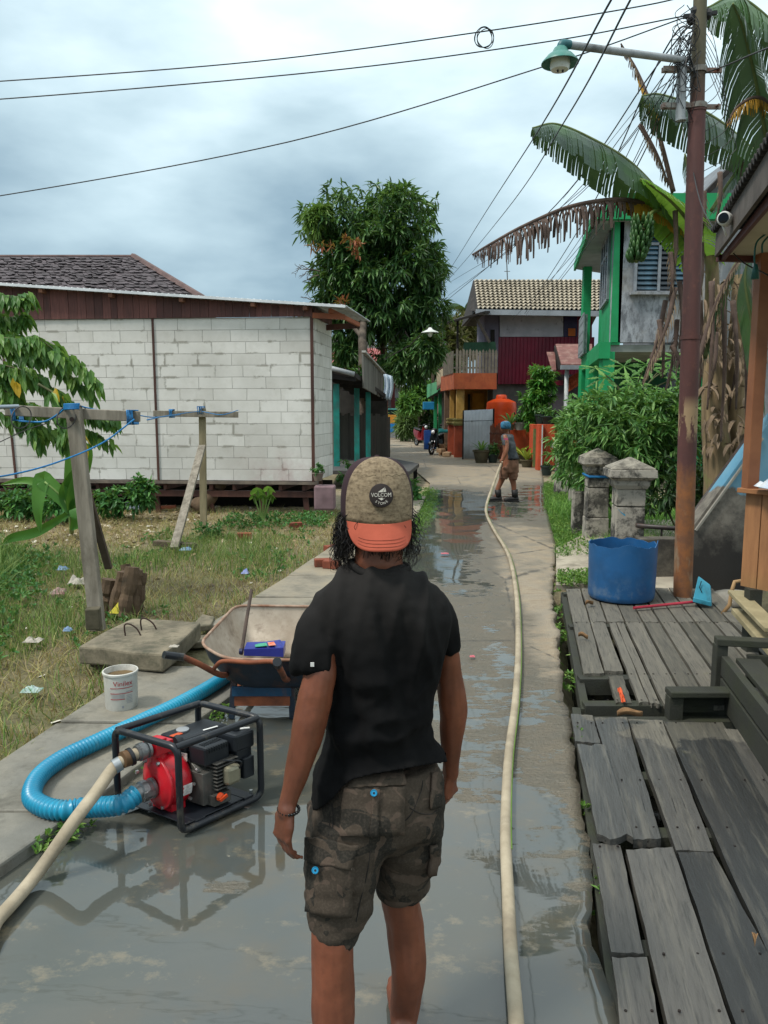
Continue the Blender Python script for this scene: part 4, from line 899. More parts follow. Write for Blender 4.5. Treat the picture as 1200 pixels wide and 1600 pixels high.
# motor scooters
def scooter(label, base, yaw, body_c, scale=1.0):
    r = thing('motor_scooter', label, 'scooter', (0, 0, 0))
    tyre = mat('tyre', '1b1b1b', '141414', 3, .8); chrome = mat('chrome', 'b9bcc0', '8f9296', 3, .25, 0, metal=.9); bm_ = mat('scoot_' + body_c, body_c, None, 3, .3, 0)
    blk = mat('black_plastic', '18191b', '101113', 4, .45, .05)
    for y, nm in ((-.62, 'wheel'), (.60, 'wheel')):
        wo = MB(); wo.tube([V(0, y + .22 * math.cos(a_), .25 + .22 * math.sin(a_)) for a_ in [2 * math.pi * i / 20 for i in range(20)]], .045, 8, closed=True); wh = wo.build(nm, tyre, r, smooth=True)
        ri = MB(); ri.tube([V(0, y + .165 * math.cos(a_), .25 + .165 * math.sin(a_)) for a_ in [2 * math.pi * i / 20 for i in range(20)]], .018, 6, closed=True)
        for k in range(5): a_ = k * 1.2566; ri.bar(V(0, y, .25), V(0, y + .16 * math.cos(a_), .25 + .16 * math.sin(a_)), .03, .025, up=(1, 0, 0))
        ri.ball(V(0, y, .25), (.05, .05, .05), 8, 6); ri.build('rim', chrome, wh)
    m = MB(); m.rings([[V(sx * w_, y, z) for sx, z in ((-1, z0), (-1.05, (z0 + z1) / 2), (-.6, z1), (.6, z1), (1.05, (z0 + z1) / 2), (1, z0))] for y, w_, z0, z1 in ((-.45, .17, .3, .62), (-.36, .2, .3, .98), (-.3, .14, .32, .9), (-.2, .13, .3, .42), (.12, .13, .28, .4), (.2, .14, .32, .72), (.6, .12, .45, .78), (.9, .05, .6, .82))]); m.build('body', bm_, r, smooth='auto', bevel=.01)
    m = MB(); m.rings([[V(.1 * k * math.cos(a_), y, z + .05 * math.sin(a_)) for a_ in [2 * math.pi * i / 10 for i in range(10)]] for y, z, k in ((.12, .76, .6), (.25, .79, 1.1), (.5, .83, 1.2), (.8, .87, .8))]); m.build('seat', blk, r, smooth=True)
    m = MB(); m.grid(lambda u, v: V(.075 * (2 * v - 1), -.62 + .29 * math.cos(.3 + u * 2.2), .25 + .29 * math.sin(.3 + u * 2.2)), 10, 2); m.build('mudguard', bm_, r, smooth=True, solid=.01)
    m = MB(); m.tube([V(.06, -.62, .25), V(.06, -.42, .6)], .02, 6); m.build('fork', chrome, r); m = MB(); m.tube([V(-.06, -.62, .25), V(-.06, -.42, .6)], .02, 6); m.build('fork', chrome, r)
    m = MB(); m.tube([V(-.33, -.25, 1.02), V(-.12, -.34, 1.0), V(.12, -.34, 1.0), V(.33, -.25, 1.02)], .018, 7); m.ball(V(0, -.36, 1.0), (.13, .1, .09), 10, 7); m.build('handlebar', blk, r, smooth=True)
    m = MB(); m.lathe([(.01, 0), (.075, 0), (.085, -.03), (.05, -.06), (.01, -.07)], V(0, -.47, .93), 14, (0, 1, -.1)); m.build('headlight', mat('lamp_glass', 'dfe3e6', 'c5c9cc', 3, .15, 0), r, smooth=True)
    for s_ in (-1, 1):
        m = MB(); m.tube([V(s_ * .22, -.3, 1.02), V(s_ * .26, -.3, 1.18)], .008, 5); m.ball(V(s_ * .27, -.3, 1.22), (.06, .015, .045), 8, 6); m.build('mirror', blk, r, smooth=True)
    m = MB(); m.tube([V(.16, .1, .25), V(.17, .8, .38)], .045, 8); m.build('exhaust', chrome, r)
    r.location = base; r.rotation_euler = (0, 0, yaw); r.scale = (scale,) * 3; return r
b_ = G(682, 711); scooter('dark scooter facing the camera with white-rimmed wheel beside the blue barrel', b_ + V(.1, .75, 0), R(-28), '#1a2024', 1.0)
b_ = G(660, 698); scooter('red and white motorbike parked farther up the lane behind the blue barrel', b_ + V(0, .7, 0), R(22), '#7d1f25', 1.05)
m = MB(); q = P(688, 674, 31.7); m.box(q + V(.15, .3, 0), (.4, .35, .12)); m.box(q + V(.05, .3, .07), (.2, .3, .06)); tag(m.build('cloth_bundle', mat('teal_cloth', '1f7f83', '176468', 5, .9), bevel=.04), 'teal cloth bundle over the seat of the dark scooter', 'cloth')
m = MB()
for k in range(7): q = G(693 + random.uniform(-4, 6), 712 + random.uniform(-2, 3)); m.box(q + V(0, .3, .1 + .12 * (k % 3)), (.3, .25, .16), rz=random.random() * 3)
tag(m.build('rubble_heap', mat('sand_brick', 'a58a6c', '8b6f55', 3, .9), bevel=.02), 'small heap of tan stones and timber at the foot of the brick pillar', 'rubble')
m = MB(); pxbox(m, 694, 701, 590, 32.5, 0, .3); tag(m.build('brick_pillar', mat('old_brick', '7a6350', '5f4c3e', 5, .9, .4)), 'narrow weathered brick pillar between green shop and yellow columns', 'pillar')

# street lamps along the lane
def shade_lamp(label, px, py, Y, arm):
    r = thing('street_lamp', label, 'lamp', P(px, py, Y)); c_ = P(px, py, Y); k = S(1, py, Y)
    m = MB(); m.lathe([(.02, .14), (.05, .13), (.08, .08), (.26, 0), (.27, -.03), (.24, -.02), (.06, .05), (.01, .06)], c_, 16); m.build('lamp_shade', mat('enamel', 'd8dcd6', 'c2c6c0', 3, .4, 0), r, smooth=True)
    m = MB(); m.ball(c_ + V(0, 0, -.04), (.08, .08, .11), 10, 8); m.build('bulb', mat('frosted', 'e5e8e2', 'd5d8d2', 3, .3, 0), r, smooth=True)
    m = MB(); m.tube([c_ + V(0, 0, .13), c_ + V(0, 0, .2)] + [P(a_, b_, Y) for a_, b_ in arm], .014, 6); m.build('arm', dk, r); return r
shade_lamp('white enamel lamp shade hanging on an arm before the mango tree', 672, 519, 24, [(640, 540), (600, 562)])
shade_lamp('smaller white lamp shade low over the far end of the lane', 663, 592, 38, [(672, 590), (677, 598)])
m = MB(); py0 = 40.; m.tube([P(677, 640, py0), P(676, 575, py0)], .07, 6); tag(m.build('lamp_post', mat('rail_brown', '5d4a3b')), 'short brown pole carrying the farther white street lamp', 'pole')
# hanging wire spreader
m = MB(); q = P(691, 470, 27)
m.tube([q, P(692, 545, 27)], .012, 4)
for y_, s_ in ((537, 1), (545, 1.0)):
    for dx in (-5, 5, -2, 3): m.tube([P(692, y_ - 6, 27), P(692 + dx, y_ + 2, 27)], .012, 4)
tag(m.build('wire_spreader', mat('pale_wire', 'a5a9a6', '8c908d', 3, .6)), 'small pale wire spreader hanging under the cables before the forest', 'cable fitting')
# ================================================================ GREEN TWO-STOREY HOUSE
GN = thing('green_house', 'two-storey house with stained grey render and bright green pillars behind the banana plants', 'house', G(1010, 770))
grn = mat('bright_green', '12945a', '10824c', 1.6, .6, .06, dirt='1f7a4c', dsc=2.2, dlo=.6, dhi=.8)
t = NT('render_grey'); f1 = t.noise(1.5, 8, .7); f2 = t.noise(5, 8, .72, t.map((1.6, 1.6, .6))); f3 = t.noise(.8, 6, .6)
c = t.mix(t.ramp(f1, [(.4, 0.), (.6, 1.)]), lin('9da1a7'), lin('7d8187')); c = t.mix(t.ramp(f2, [(.46, 0.), (.6, .85)]), c, lin('54575c')); c = t.mix(t.ramp(f3, [(.55, 0.), (.7, .6)]), c, lin('9a9285'))
ren_m = t.fin(c, .9, t.bump(f2, .3, .01))
YN, YF, YB = 17.0, 20.2, 22.3
def side(Y, off=0): return V(P(957, 500, YN).x + .187 * (Y - YN) + off, Y, 0)
ztop = P(957, 341, YN).z; zfl = P(957, 535, YN).z; xr = P(1130, 400, YN).x
m = MB(); m.prism([V(side(YN).x, YN, zfl), V(xr, YN, zfl), V(xr, YN, ztop + .0), V(side(YN).x, YN, ztop)], (0, .2, 0)); m.build('front_wall', ren_m, GN)
m = MB(); m.prism([side(YN, -.02) + V(0, .0, zfl - .05), side(YF, -.02) + V(0, 0, zfl - .05), side(YF, -.02) + V(0, 0, ztop), side(YN, -.02) + V(0, 0, ztop)], (.2, 0, 0))
m.prism([side(YN, -.03) + V(0, -.02, zfl), side(YN, .13) + V(0, -.02, zfl), side(YN, .08) + V(0, -.02, ztop), side(YN, -.03) + V(0, -.02, ztop)], (0, .03, 0)); m.build('side_wall', grn, GN)
# roof slab with overhang
e0 = P(928, 341, YN - .3); zs = e0.z
m = MB(); m.prism([V(e0.x, YN - .3, zs), V(xr + .3, YN - .3, zs), V(xr + .3, 24, zs), V(e0.x + .187 * 5.5, YB + .2, zs)], (0, 0, .05)); m.build('roof_soffit', mat('soffit_grey', 'a3aab0', '8b9298', 2, .9, .05), GN)
m = MB(); m.prism([V(e0.x, YN - .32, zs - .02), V(xr + .3, YN - .32, zs - .02), V(xr + .3, YN - .32, zs + .5), V(e0.x + .6, YN - .32, zs + .5), V(e0.x + .0, YN - .32, zs + .1)], (0, .15, 0)); m.prism([V(e0.x - .03, YN - .3, zs - .05), V(e0.x + .187 * 5.5 - .03, YB + .2, zs - .05), V(e0.x + .187 * 5.5 - .03, YB + .2, zs + .16), V(e0.x - .03, YN - .3, zs + .16)], (.06, 0, 0)); m.build('roof_fascia', grn, GN)
m = MB(); m.prism([V(e0.x + .5, YN - .1, zs + .2), V(xr, YN - .1, zs + .2), V(xr, 23, zs + .25), V(e0.x + 1.4, 23, zs + .25)], (0, 0, .2)); m.build('roof_slab', mat('slab_grey', '6a6d6d', '505353', 2, .9), GN)
# floor beam and columns
m = MB(); m.prism([side(YN, -.3) + V(0, -.1, zfl - .35), side(YB, -.3) + V(0, 0, zfl - .35), side(YB, -.3) + V(0, 0, zfl), side(YN, -.3) + V(0, -.1, zfl)], (.25, 0, 0)); m.build('floor_beam', grn, GN)
m = MB(); m.prism([side(YN, -.2) + V(0, 0.05, zfl - .2), V(xr, YN + .05, zfl - .2), V(xr, 23, zfl - .2), side(YB, 0) + V(0, 0, zfl - .2)], (0, 0, .15)); m.build('floor_slab', mat('slab_soffit', '8a8f8a', '70756f', 2, .9), GN)
for Y, off, wd in ((YN + .1, -.08, .26), (YF - .6, -.2, .24), (YB - .1, -.22, .22)):
    m = MB(); b_ = side(Y, off); m.box(V(b_.x, Y, zfl / 2 - .1), (wd, .3, zfl - .2)); m.build('column', grn, GN, bevel=.01)
m = MB(); b_ = side(YB - .1, -.22); m.box(V(b_.x, YB - .1, (zfl + zs) / 2), (.22, .22, zs - zfl)); m.build('column', grn, GN, bevel=.01)
for x0, x1 in ((1085, 1101), (1060, 1070)):
    m = MB(); a, b = P(x0, 600, 18.5).x, P(x1, 600, 18.5).x; m.box(V((a + b) / 2, 18.5, zfl / 2), (b - a, .3, zfl)); m.build('column', grn, GN)
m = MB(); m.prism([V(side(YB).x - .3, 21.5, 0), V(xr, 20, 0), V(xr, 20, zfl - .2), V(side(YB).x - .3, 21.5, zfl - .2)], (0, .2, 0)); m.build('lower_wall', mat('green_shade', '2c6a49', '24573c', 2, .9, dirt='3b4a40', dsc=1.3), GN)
m = MB(); a, b = P(1035, 640, 19.4), P(1057, 600, 19.4); m.prism([V(a.x, 19.9, a.z), V(b.x, 19.9, a.z), V(b.x, 19.9, b.z), V(a.x, 19.9, b.z)], (0, .1, 0)); m.build('lower_window', mat('glass_dark', '23303a', '1b252d', 3, .2, 0), GN)
# balcony railing
r0, r1 = side(YF + .1, -.36), side(YB - .2, -.36)
m = MB(); m.prism([r0 + V(0, 0, zfl + .02), r1 + V(0, 0, zfl + .02), r1 + V(0, 0, zfl + 1.0), r0 + V(0, 0, zfl + 1.0)], (.06, 0, 0)); m.build('balcony_panel', mat('lattice_grey', '7c8587', '4f5759', 9, .7, .4), GN)
m = MB()
for k in range(12): p = r0.lerp(r1, k / 11) + V(-.03, 0, zfl); m.box(p + V(0, 0, .5), (.03, .04, 1.0))
for z in (.1, .35, .6, .85, 1.02): m.bar(r0 + V(-.035, 0, zfl + z), r1 + V(-.035, 0, zfl + z), .035, .05)
m.build('balcony_grille', mat('grille_grey', '8f979a', '70787a', 5, .6), GN)
# windows with louvres
frame_m = mat('window_frame', '8e949b', '72787f', 5, .6, .1)
t = NT('louvre_glass'); f = t.noise(2.5, 3, .5, t.map((1, 1, .3))); c = t.mix(t.ramp(f, [(.45, 0.), (.65, 1.)]), lin('12202a'), lin('38596b')); lou_m = t.fin(c, .12)
def win_front(x0, y0, x1, y1):
    a, b = P(x0, y1, YN - .02), P(x1, y0, YN - .02); W_, Hh = b.x - a.x, b.z - a.z
    fr_ = MB()
    for xx in (0, .47, 1): fr_.box(V(a.x + W_ * xx, YN - .03, a.z + Hh / 2), (.06, .09, Hh + .06))
    for zz in (0, .72, 1): fr_.box(V(a.x + W_ / 2, YN - .035, a.z + Hh * zz), (W_, .08, .055))
    fo = fr_.build('window_frame', frame_m, GN)
    bk_ = MB(); bk_.box(V(a.x + W_ / 2, YN - .008, a.z + Hh / 2), (W_, .01, Hh)); bk_.build('dark_interior', mat('interior', '0e1418', '0a0f12', 3, .6, 0), fo)
    g_ = MB()
    for side_ in (0, 1):
        xa_, xb_ = a.x + W_ * (.02 if side_ == 0 else .49) + .02, a.x + W_ * (.45 if side_ == 0 else .98) - .01
        for k in range(9): z = a.z + Hh * (.04 + .075 * k); g_.prism([V(xa_, YN - .06, z), V(xb_, YN - .06, z), V(xb_, YN - .02, z + Hh * .062), V(xa_, YN - .02, z + Hh * .062)], (0, -.006, .003))
        for k in range(4): z = a.z + Hh * (.75 + .06 * k); g_.prism([V(xa_, YN - .05, z), V(xb_, YN - .05, z), V(xb_, YN - .03, z + .02), V(xa_, YN - .03, z + .02)], (0, -.01, .004))
    g_.build('louvres', lou_m, fo)
win_front(991, 352, 1074, 457)
m = MB(); m.box(V((P(991, 457, YN).x + P(1074, 457, YN).x) / 2, YN - .06, P(991, 459, YN).z), (1.35, .14, .06)); m.build('sill', ren_m, GN)
ws0, ws1 = side(YN + .75, -.05), side(YN + 2.4, -.05); za, zb = P(950, 470, 18).z, P(950, 368, 18).z
fo = MB()
for k in range(4): p = ws0.lerp(ws1, k / 3); fo.box(V(p.x, p.y, (za + zb) / 2), (.07, .06, zb - za))
for zz in (za, za + (zb - za) * .72, zb): fo.bar(V(ws0.x, ws0.y, zz), V(ws1.x, ws1.y, zz), .07, .06)
fo = fo.build('window_frame', frame_m, GN)
g_ = MB()
for k in range(14): z = za + (zb - za) * (k + .3) / 14; g_.bar(V(ws0.x, ws0.y, z), V(ws1.x, ws1.y, z), .02, .05)
g_.build('louvres', lou_m, fo)
g_ = MB(); g_.prism([V(ws0.x + .015, ws0.y, za), V(ws1.x + .015, ws1.y, za), V(ws1.x + .015, ws1.y, zb), V(ws0.x + .015, ws0.y, zb)], (.01, 0, 0)); g_.build('dark_interior', MATS['interior'], fo)
# concrete gable building behind
GB = thing('grey_building', 'taller bare concrete building with a sloping roof rising behind the green house', 'building', G(1150, 740))
m = MB(); m.prism([V(P(1085, 600, 21).x, 21, 0), V(12.6, 21, 0), V(12.6, 21, P(1200, 205, 21).z), P(1200, 205, 21), P(1085, 318, 21)], (0, 6, 0)); m.build('wall', mat('gable_concrete', '7b8085', '666b70', 1.2, .9, .15, dirt='54585c', dsc=1.5), GB)
m = MB(); m.bar(P(1083, 322, 20.9), P(1200, 203, 20.9), .3, .12); m.build('roof_edge', dk, GB)

# ================================================================ GATE PILLARS, RAIL, STAIR WALL
t = NT('pillar_stone'); f1 = t.noise(3.2, 9, .74); f2 = t.noise(10, 7, .7); f3 = t.noise(1.6, 6, .7, t.map((1, 1, 1), (3, 3, 3)))
c = t.mix(t.ramp(f1, [(.46, 0.), (.56, 1.)]), lin('989287'), lin('35332f')); c = t.mix(t.ramp(f2, [(.55, 0.), (.7, .6)]), c, lin('221f1c')); c = t.mix(t.ramp(f3, [(.56, 0.), (.66, .7)]), c, lin('6d6a60'))
pil_m = t.fin(c, .92, t.bump(f2, .6, .012))
t = NT('pillar_cap'); c = t.mix(t.ramp(t.noise(6, 9, .75), [(.42, 0.), (.62, 1.)]), lin('938d80'), lin('4a463f')); cap_m = t.fin(c, .9, t.bump(t.noise(20, 6, .7), .6, .01))
def pillar(label, px, pybase_Y, w_, h_, yaw=0, group=None, mark=False):
    x, y = px, pybase_Y; r = thing('gate_pillar', label, 'pillar', (x, y, 0), group)
    M_ = Matrix.Rotation(yaw, 3, 'Z'); c0 = V(x, y, 0)
    def sq(mb, z0, z1, w0, w1=None):
        w1 = w1 or w0; rs = [[c0 + M_ @ V(sx * ww / 2, sy * ww / 2, z) for sx, sy in ((-1, -1), (1, -1), (1, 1), (-1, 1))] for ww, z in ((w0, z0), (w1, z1))]; mb.rings(rs)
    m = MB(); sq(m, -.05, h_ * .26, w_ * 1.0, w_ * .98); m.build('plinth', pil_m, r, bevel=.012)
    m = MB(); sq(m, h_ * .265, h_ * .58, w_ * .92, w_ * .90); sq(m, h_ * .588, h_ * .735, w_ * .92, w_ * .90); m.build('shaft', pil_m, r, bevel=.01)
    m = MB(); sq(m, h_ * .735, h_ * .765, w_ * .97, w_ * 1.1); sq(m, h_ * .765, h_ * .81, w_ * 1.12); sq(m, h_ * .81, h_ * .835, w_ * 1.2, w_ * 1.42); sq(m, h_ * .835, h_ * .90, w_ * 1.5, w_ * 1.46); m.build('cornice', pil_m, r, bevel=.006)
    m = MB(); sq(m, h_ * .901, h_ * .915, w_ * 1.4, w_ * 1.36); sq(m, h_ * .915, h_, w_ * 1.33, .02); m.build('cap', cap_m, r, bevel=.008)
    return r
Yp = 8.5; p1 = P(981, 800, Yp); h1 = P(981, 714, Yp).z
pillar('nearest grey pyramid-capped gate pillar, the one right behind the cut blue drum', p1.x, Yp, .335, h1, R(-6))
Yq = 10.6; p2 = P(931, 800, Yq); h2 = P(931, 700, Yq).z
pillar('second pyramid-capped gate pillar, with a blue strip tied round it', p2.x, Yq, .31, h2, R(-4))
m = MB(); m.tube([V(p2.x - .155, Yq - .155, h2 * .705), V(p2.x + .155, Yq - .16, h2 * .70), V(p2.x + .165, Yq + .15, h2 * .71), V(p2.x - .16, Yq + .15, h2 * .715)], .012, 6, closed=True, flat=1.6); m.tube([V(p2.x + .155, Yq - .16, h2 * .70), V(p2.x + .24, Yq - .2, h2 * .725)], .01, 5)
rope_m = mat('blue_rope', '1f7bb5', '17639a', 20, .6, .2, 60, .002)
tag(m.build('blue_strip', rope_m, smooth=True), 'blue strip tied around the second gate pillar', 'strip')
Yr = 16.5; p3 = P(875, 800, Yr); pillar('small far gate pillar with weathered cap among the bushes', p3.x, Yr, .26, P(875, 685, Yr).z, 0)
m = MB(); m.grid(lambda u, v: P(964 + 13 * u, 790 + 14 * u ** .5 + 3 * v * u, Yp - .172), 6, 2)
o = m.build('paint_mark', mat('blue_mark', '2f8fb4', '2a7c9d', 5, .8), [x for x in bpy.data.objects if x.name == 'gate_pillar'][0])
for k, (px, py, w_, top, lab) in enumerate(((893, 800, .12, 700, 'thin grey concrete fence post beside the far bushes'), (903, 845, .18, 768, 'short grey fence stub just beyond the second gate pillar'), (879, 776, .14, 741, 'low fence stub at the grass edge near the small far pillar'))):
    b_ = G(px, py - 12); m = MB(); m.box(V(b_.x, b_.y, P(px, top, b_.y).z / 2 - .03), (w_, w_, P(px, top, b_.y).z + .06)); tag(m.build('fence_post', pil_m, bevel=.01), lab, 'fence post')
# pipe rail and retaining wall with stair wall
pipe_m = mat('pipe_paint', '3a3432', '2a2523', 5, .5, .1, dirt='5a4035', dsc=6)
LW = thing('retaining_wall', 'low mossy concrete wall behind the blue drum and the rusty pole', 'wall', P(1030, 925, 8.1))
stain = NT('stain_wall'); f1 = stain.noise(1.7, 8, .7); f2 = stain.noise(6, 8, .72); s3 = stain.n('ShaderNodeSeparateXYZ'); stain.l(stain.tc.outputs['Object'], s3.inputs[0])
c = stain.mix(stain.ramp(f2, [(.4, 0.), (.62, 1.)]), lin('6b655a'), lin('45413a')); c = stain.mix(stain.ramp(f1, [(.45, 0.), (.6, .85)]), c, lin('2b2825'))
stain_m = stain.fin(c, .9, stain.bump(f2, .4, .01))
Yw = 8.05; ztw = P(1030, 842, Yw).z
m = MB(); m.prism([P(1000, 842, Yw) * 1, V(P(1082, 842, Yw).x, Yw, ztw), V(P(1082, 842, Yw).x, Yw, -.25), V(P(1000, 842, Yw).x, Yw, -.25)], (0, .18, 0)); m.build('wall', stain_m, LW, bevel=.01)
PRL = thing('pipe_handrail', 'dark steel pipe handrail running up beside the blue stair wall', 'handrail', P(1090, 850, 8.3))
m = MB(); y_ = 8.3; q = [P(994, 823, y_), P(1056, 829, y_), P(1078, 826, y_)]
m.tube([P(994, 821, y_), P(1056, 826, y_), P(1077, 812, y_), P(1170, 680, y_ + .1)], .026, 8); m.build('rail', pipe_m, PRL, smooth=True)
m = MB(); m.tube([P(1034, 827, y_), P(1033, 842, y_)], .012, 6); m.build('stanchion', pipe_m, PRL)
m = MB(); m.tube([P(1103, 776, y_), P(1110, 788, y_ - .3)], .012, 6); m.build('stanchion', pipe_m, PRL)
SWL = thing('stair_wall', 'sloping stair side wall, light blue paint peeling to bare stained concrete', 'wall', P(1130, 930, 7.8))
t = NT('blue_peel'); s3 = t.n('ShaderNodeSeparateXYZ'); t.l(t.tc.outputs['Object'], s3.inputs[0]); f1 = t.noise(2.2, 8, .7); f2 = t.noise(7, 8, .72)
conc = t.mix(t.ramp(f2, [(.4, 0.), (.62, 1.)]), lin('7d776d'), lin('55504a'))
zz = t.math('ADD', s3.outputs[2], t.math('MULTIPLY', t.math('SUBTRACT', f1, .5), .9))
conc = t.mix(t.ramp(zz, [(.35, 1.), (.62, 0.)]), conc, lin('2a2724'))
blue = t.mix(t.ramp(f1, [(.4, 0.), (.6, .5)]), lin('5a8ea8'), lin('7fa0ac'))
k1 = t.math('ADD', t.math('ADD', t.math('MULTIPLY', s3.outputs[2], 1.0), t.math('MULTIPLY', s3.outputs[0], .35)), t.math('MULTIPLY', t.math('SUBTRACT', t.noise(1.6, 6, .6), .5), .8))
c = t.mix(t.ramp(k1, [(2.16 / 1, 0.), (2.17, 1.)]) if False else t.math('MULTIPLY', t.math('SUBTRACT', k1, 2.2), 30, clamp=True), conc, blue)
peel_m = t.fin(c, .85, t.bump(f2, .3, .008))
Yz = 7.75; m = MB(); m.prism([P(1081, 826, Yz), P(1081, 930, Yz), P(1260, 955, Yz), P(1260, 590, Yz), P(1182, 686, Yz)], (0, .2, 0)); m.build('wall', peel_m, SWL)
m = MB(); m.bar(P(1080, 826, Yz + .1), P(1183, 684, Yz + .1), .26, .02); m.build('coping', mat('coping', 'a39f93', '86827a', 4, .9, .3), SWL)
# rubble + moss bank and hose tap right of the deck
m = MB(); c0 = P(1185, 1010, 6.2); bank = [P(1108, 925, 7.5), P(1250, 925, 7.4), P(1300, 1010, 5.4), P(1165, 985, 6.2)]
m.grid(lambda u, v: bank[0].lerp(bank[1], u).lerp(bank[3].lerp(bank[2], u), v) + V(0, 0, .05 - .35 * (1 - u) * (1 - u) + .08 * nz(u * 4, v * 5, 1, 2) + .1 * u), 24, 24)
o = struct(m.build('terrain', mat('mossy_earth', '3f3d2a', '5b5444', 3, .95, .6, 14, .03, dirt='4d5a2a', dsc=3), smooth=True))
m = MB(); rk = P(1145, 938, 7.3); m.ball(rk, (.3, .22, .1), 10, 7); tag(m.build('rock', mat('rock', '87837a', '5d5950', 4, .9, .6), smooth=True), 'flat pale rock at the foot of the stair wall', 'rock')
m = MB(); m.tube([P(x, y, 6.6) for x, y in ((1163, 907), (1148, 909), (1143, 925), (1140, 945), (1128, 960))], .018, 8); tag(m.build('water_pipe', mat('tan_pipe', 'a5855c', '866a49', 5, .7), smooth=True), 'bent tan water pipe among the weeds beside the brown stall', 'pipe')

# ================================================================ POLE WITH STREET LAMP
UP = thing('utility_pole', 'tall rusty steel pole standing at the far edge of the boardwalk', 'pole', G(1067, 938))
pb = G(1067, 938); Yu = pb.y
t = NT('pole_rust'); s3 = t.n('ShaderNodeSeparateXYZ'); t.l(t.tc.outputs['Object'], s3.inputs[0]); f1 = t.noise(2.4, 8, .7, t.map((2, 2, .5))); f2 = t.noise(9, 7, .72); f3 = t.noise(1.3, 6, .7, t.map((3, 3, 1.0)))
c = t.mix(t.ramp(f1, [(.35, 0.), (.65, 1.)]), lin('5c3733'), lin('452b29')); c = t.mix(t.ramp(f2, [(.55, 0.), (.72, .5)]), c, lin('74483a'))
lowm = t.math('MULTIPLY', t.math('SUBTRACT', 1.32, t.math('ADD', s3.outputs[2], t.math('MULTIPLY', t.math('SUBTRACT', f1, .5), .5))), 6, clamp=True)
lowc = t.mix(t.ramp(f2, [(.4, 0.), (.62, 1.)]), lin('6f4a33'), lin('8a5730')); lowc = t.mix(t.ramp(f3, [(.54, 0.), (.62, .7)]), lowc, lin('8d7d66')); c = t.mix(lowm, c, lowc)
c = t.mix(t.math('MULTIPLY', t.ramp(t.math('ABSOLUTE', t.math('SUBTRACT', s3.outputs[2], 1.72)), [(.1, 1.), (.22, 0.)]), t.ramp(f3, [(.5, 0.), (.53, .9)])), c, lin('9d8565'))
c = t.mix(t.math('MULTIPLY', t.math('SUBTRACT', s3.outputs[2], 4.4), 2, clamp=True), c, t.mix(f1, lin('4f4a33'), lin('5f5a48')))
pole_m = t.fin(c, .75, t.bump(f2, .35, .006))
def pu(py, lean=True):
    k = (938 - py) / 938; p = P(1067 + 27 * k, py, Yu); return p
z1_ = pu(527).z; p0 = V(pb.x, Yu, -.2); pm1 = pu(530); pm2 = pu(175)
m = MB(); m.tube([p0, pm1], [.086, .083], 20); m.tube([pm1 - V(0, 0, .004), pm1 + V(0, 0, .03)], .09, 20); m.tube([pm1, pm2], [.079, .073], 20); m.tube([pm2, pm2 + V(0, 0, .02)], .078, 18); m.tube([pm2, pu(-60)], [.062, .055], 16)
m.build('shaft', pole_m, UP, smooth='auto')
clampm = mat('clamp_galv', '8f8d86', '6b645c', 6, .5, .2, metal=.4, dirt='6b4031', dsc=9)
def clamp(py, r_):
    c_ = pu(py); m = MB(); m.tube([c_ + V(0, 0, -.022), c_ + V(0, 0, .022)], r_, 18)
    m.box(c_ + V(.14, -.0, 0), (.14, .02, .04)); m.box(c_ + V(-.19, -.0, 0), (.26, .02, .04)); m.box(c_ + V(-.19, -.04, 0), (.26, .012, .04))
    for dx in (.17, -.12, -.29): m.tube([c_ + V(dx, -.05, 0), c_ + V(dx, .03, 0)], .012, 6)
    m.build('clamp', clampm, UP)
clamp(110, .072); clamp(167, .083)
SLM = thing('street_lamp', 'green-shaded street lamp on a long white pipe arm clamped to the rusty pole', 'lamp', P(1064, 150, Yu))
wp = mat('white_pipe', 'a9adb0', '7f8487', 4, .5, .1, dirt='5d5f60', dsc=5)
m = MB(); m.tube([P(1063, 189, Yu - .04), P(1066, 92, Yu - .04)], .042, 12); m.tube([P(1064, 189, Yu - .04), P(1064, 186, Yu - .04)], .046, 12); m.build('upright', wp, SLM, smooth='auto')
m = MB(); m.tube([P(1068, 94, Yu - .05), P(887, 70, Yu - .55)], .03, 12); m.build('arm', wp, SLM, smooth='auto')
lc = P(875, 97, Yu - .58); teal2 = mat('lamp_green', '3f7f74', '326a61', 4, .4, .05, dirt='6d8f86', dsc=6)
m = MB(); m.tube(spl([P(890, 70, Yu - .55), P(879, 69, Yu - .58), P(876, 75, Yu - .58), lc + V(0, 0, .10)], 5), .035, 12); m.build('elbow', mat('elbow_teal', '2f7077', '235a60', 4, .45, .05), SLM, smooth='auto')
m = MB(); m.lathe([(.035, .115), (.05, .105), (.07, .065), (.10, .05), (.145, .0), (.15, -.012), (.14, -.012), (.09, .03), (.05, .04), (.01, .045)], lc, 24); m.build('lamp_shade', teal2, SLM, smooth='auto')
m = MB(); m.lathe([(.075, .03), (.08, -.03), (.07, -.06), (.03, -.068), (.01, -.068)], lc, 20); m.build('glass', mat('frosted', 'e5e8e2'), SLM, smooth='auto')
m = MB()
for dx in (-.02, .02): m.tube([lc + V(dx, -.02, -.06), lc + V(dx, -.02, -.085)], .008, 6)
m.build('fitting', mat('black_plastic', '18191b'), SLM)

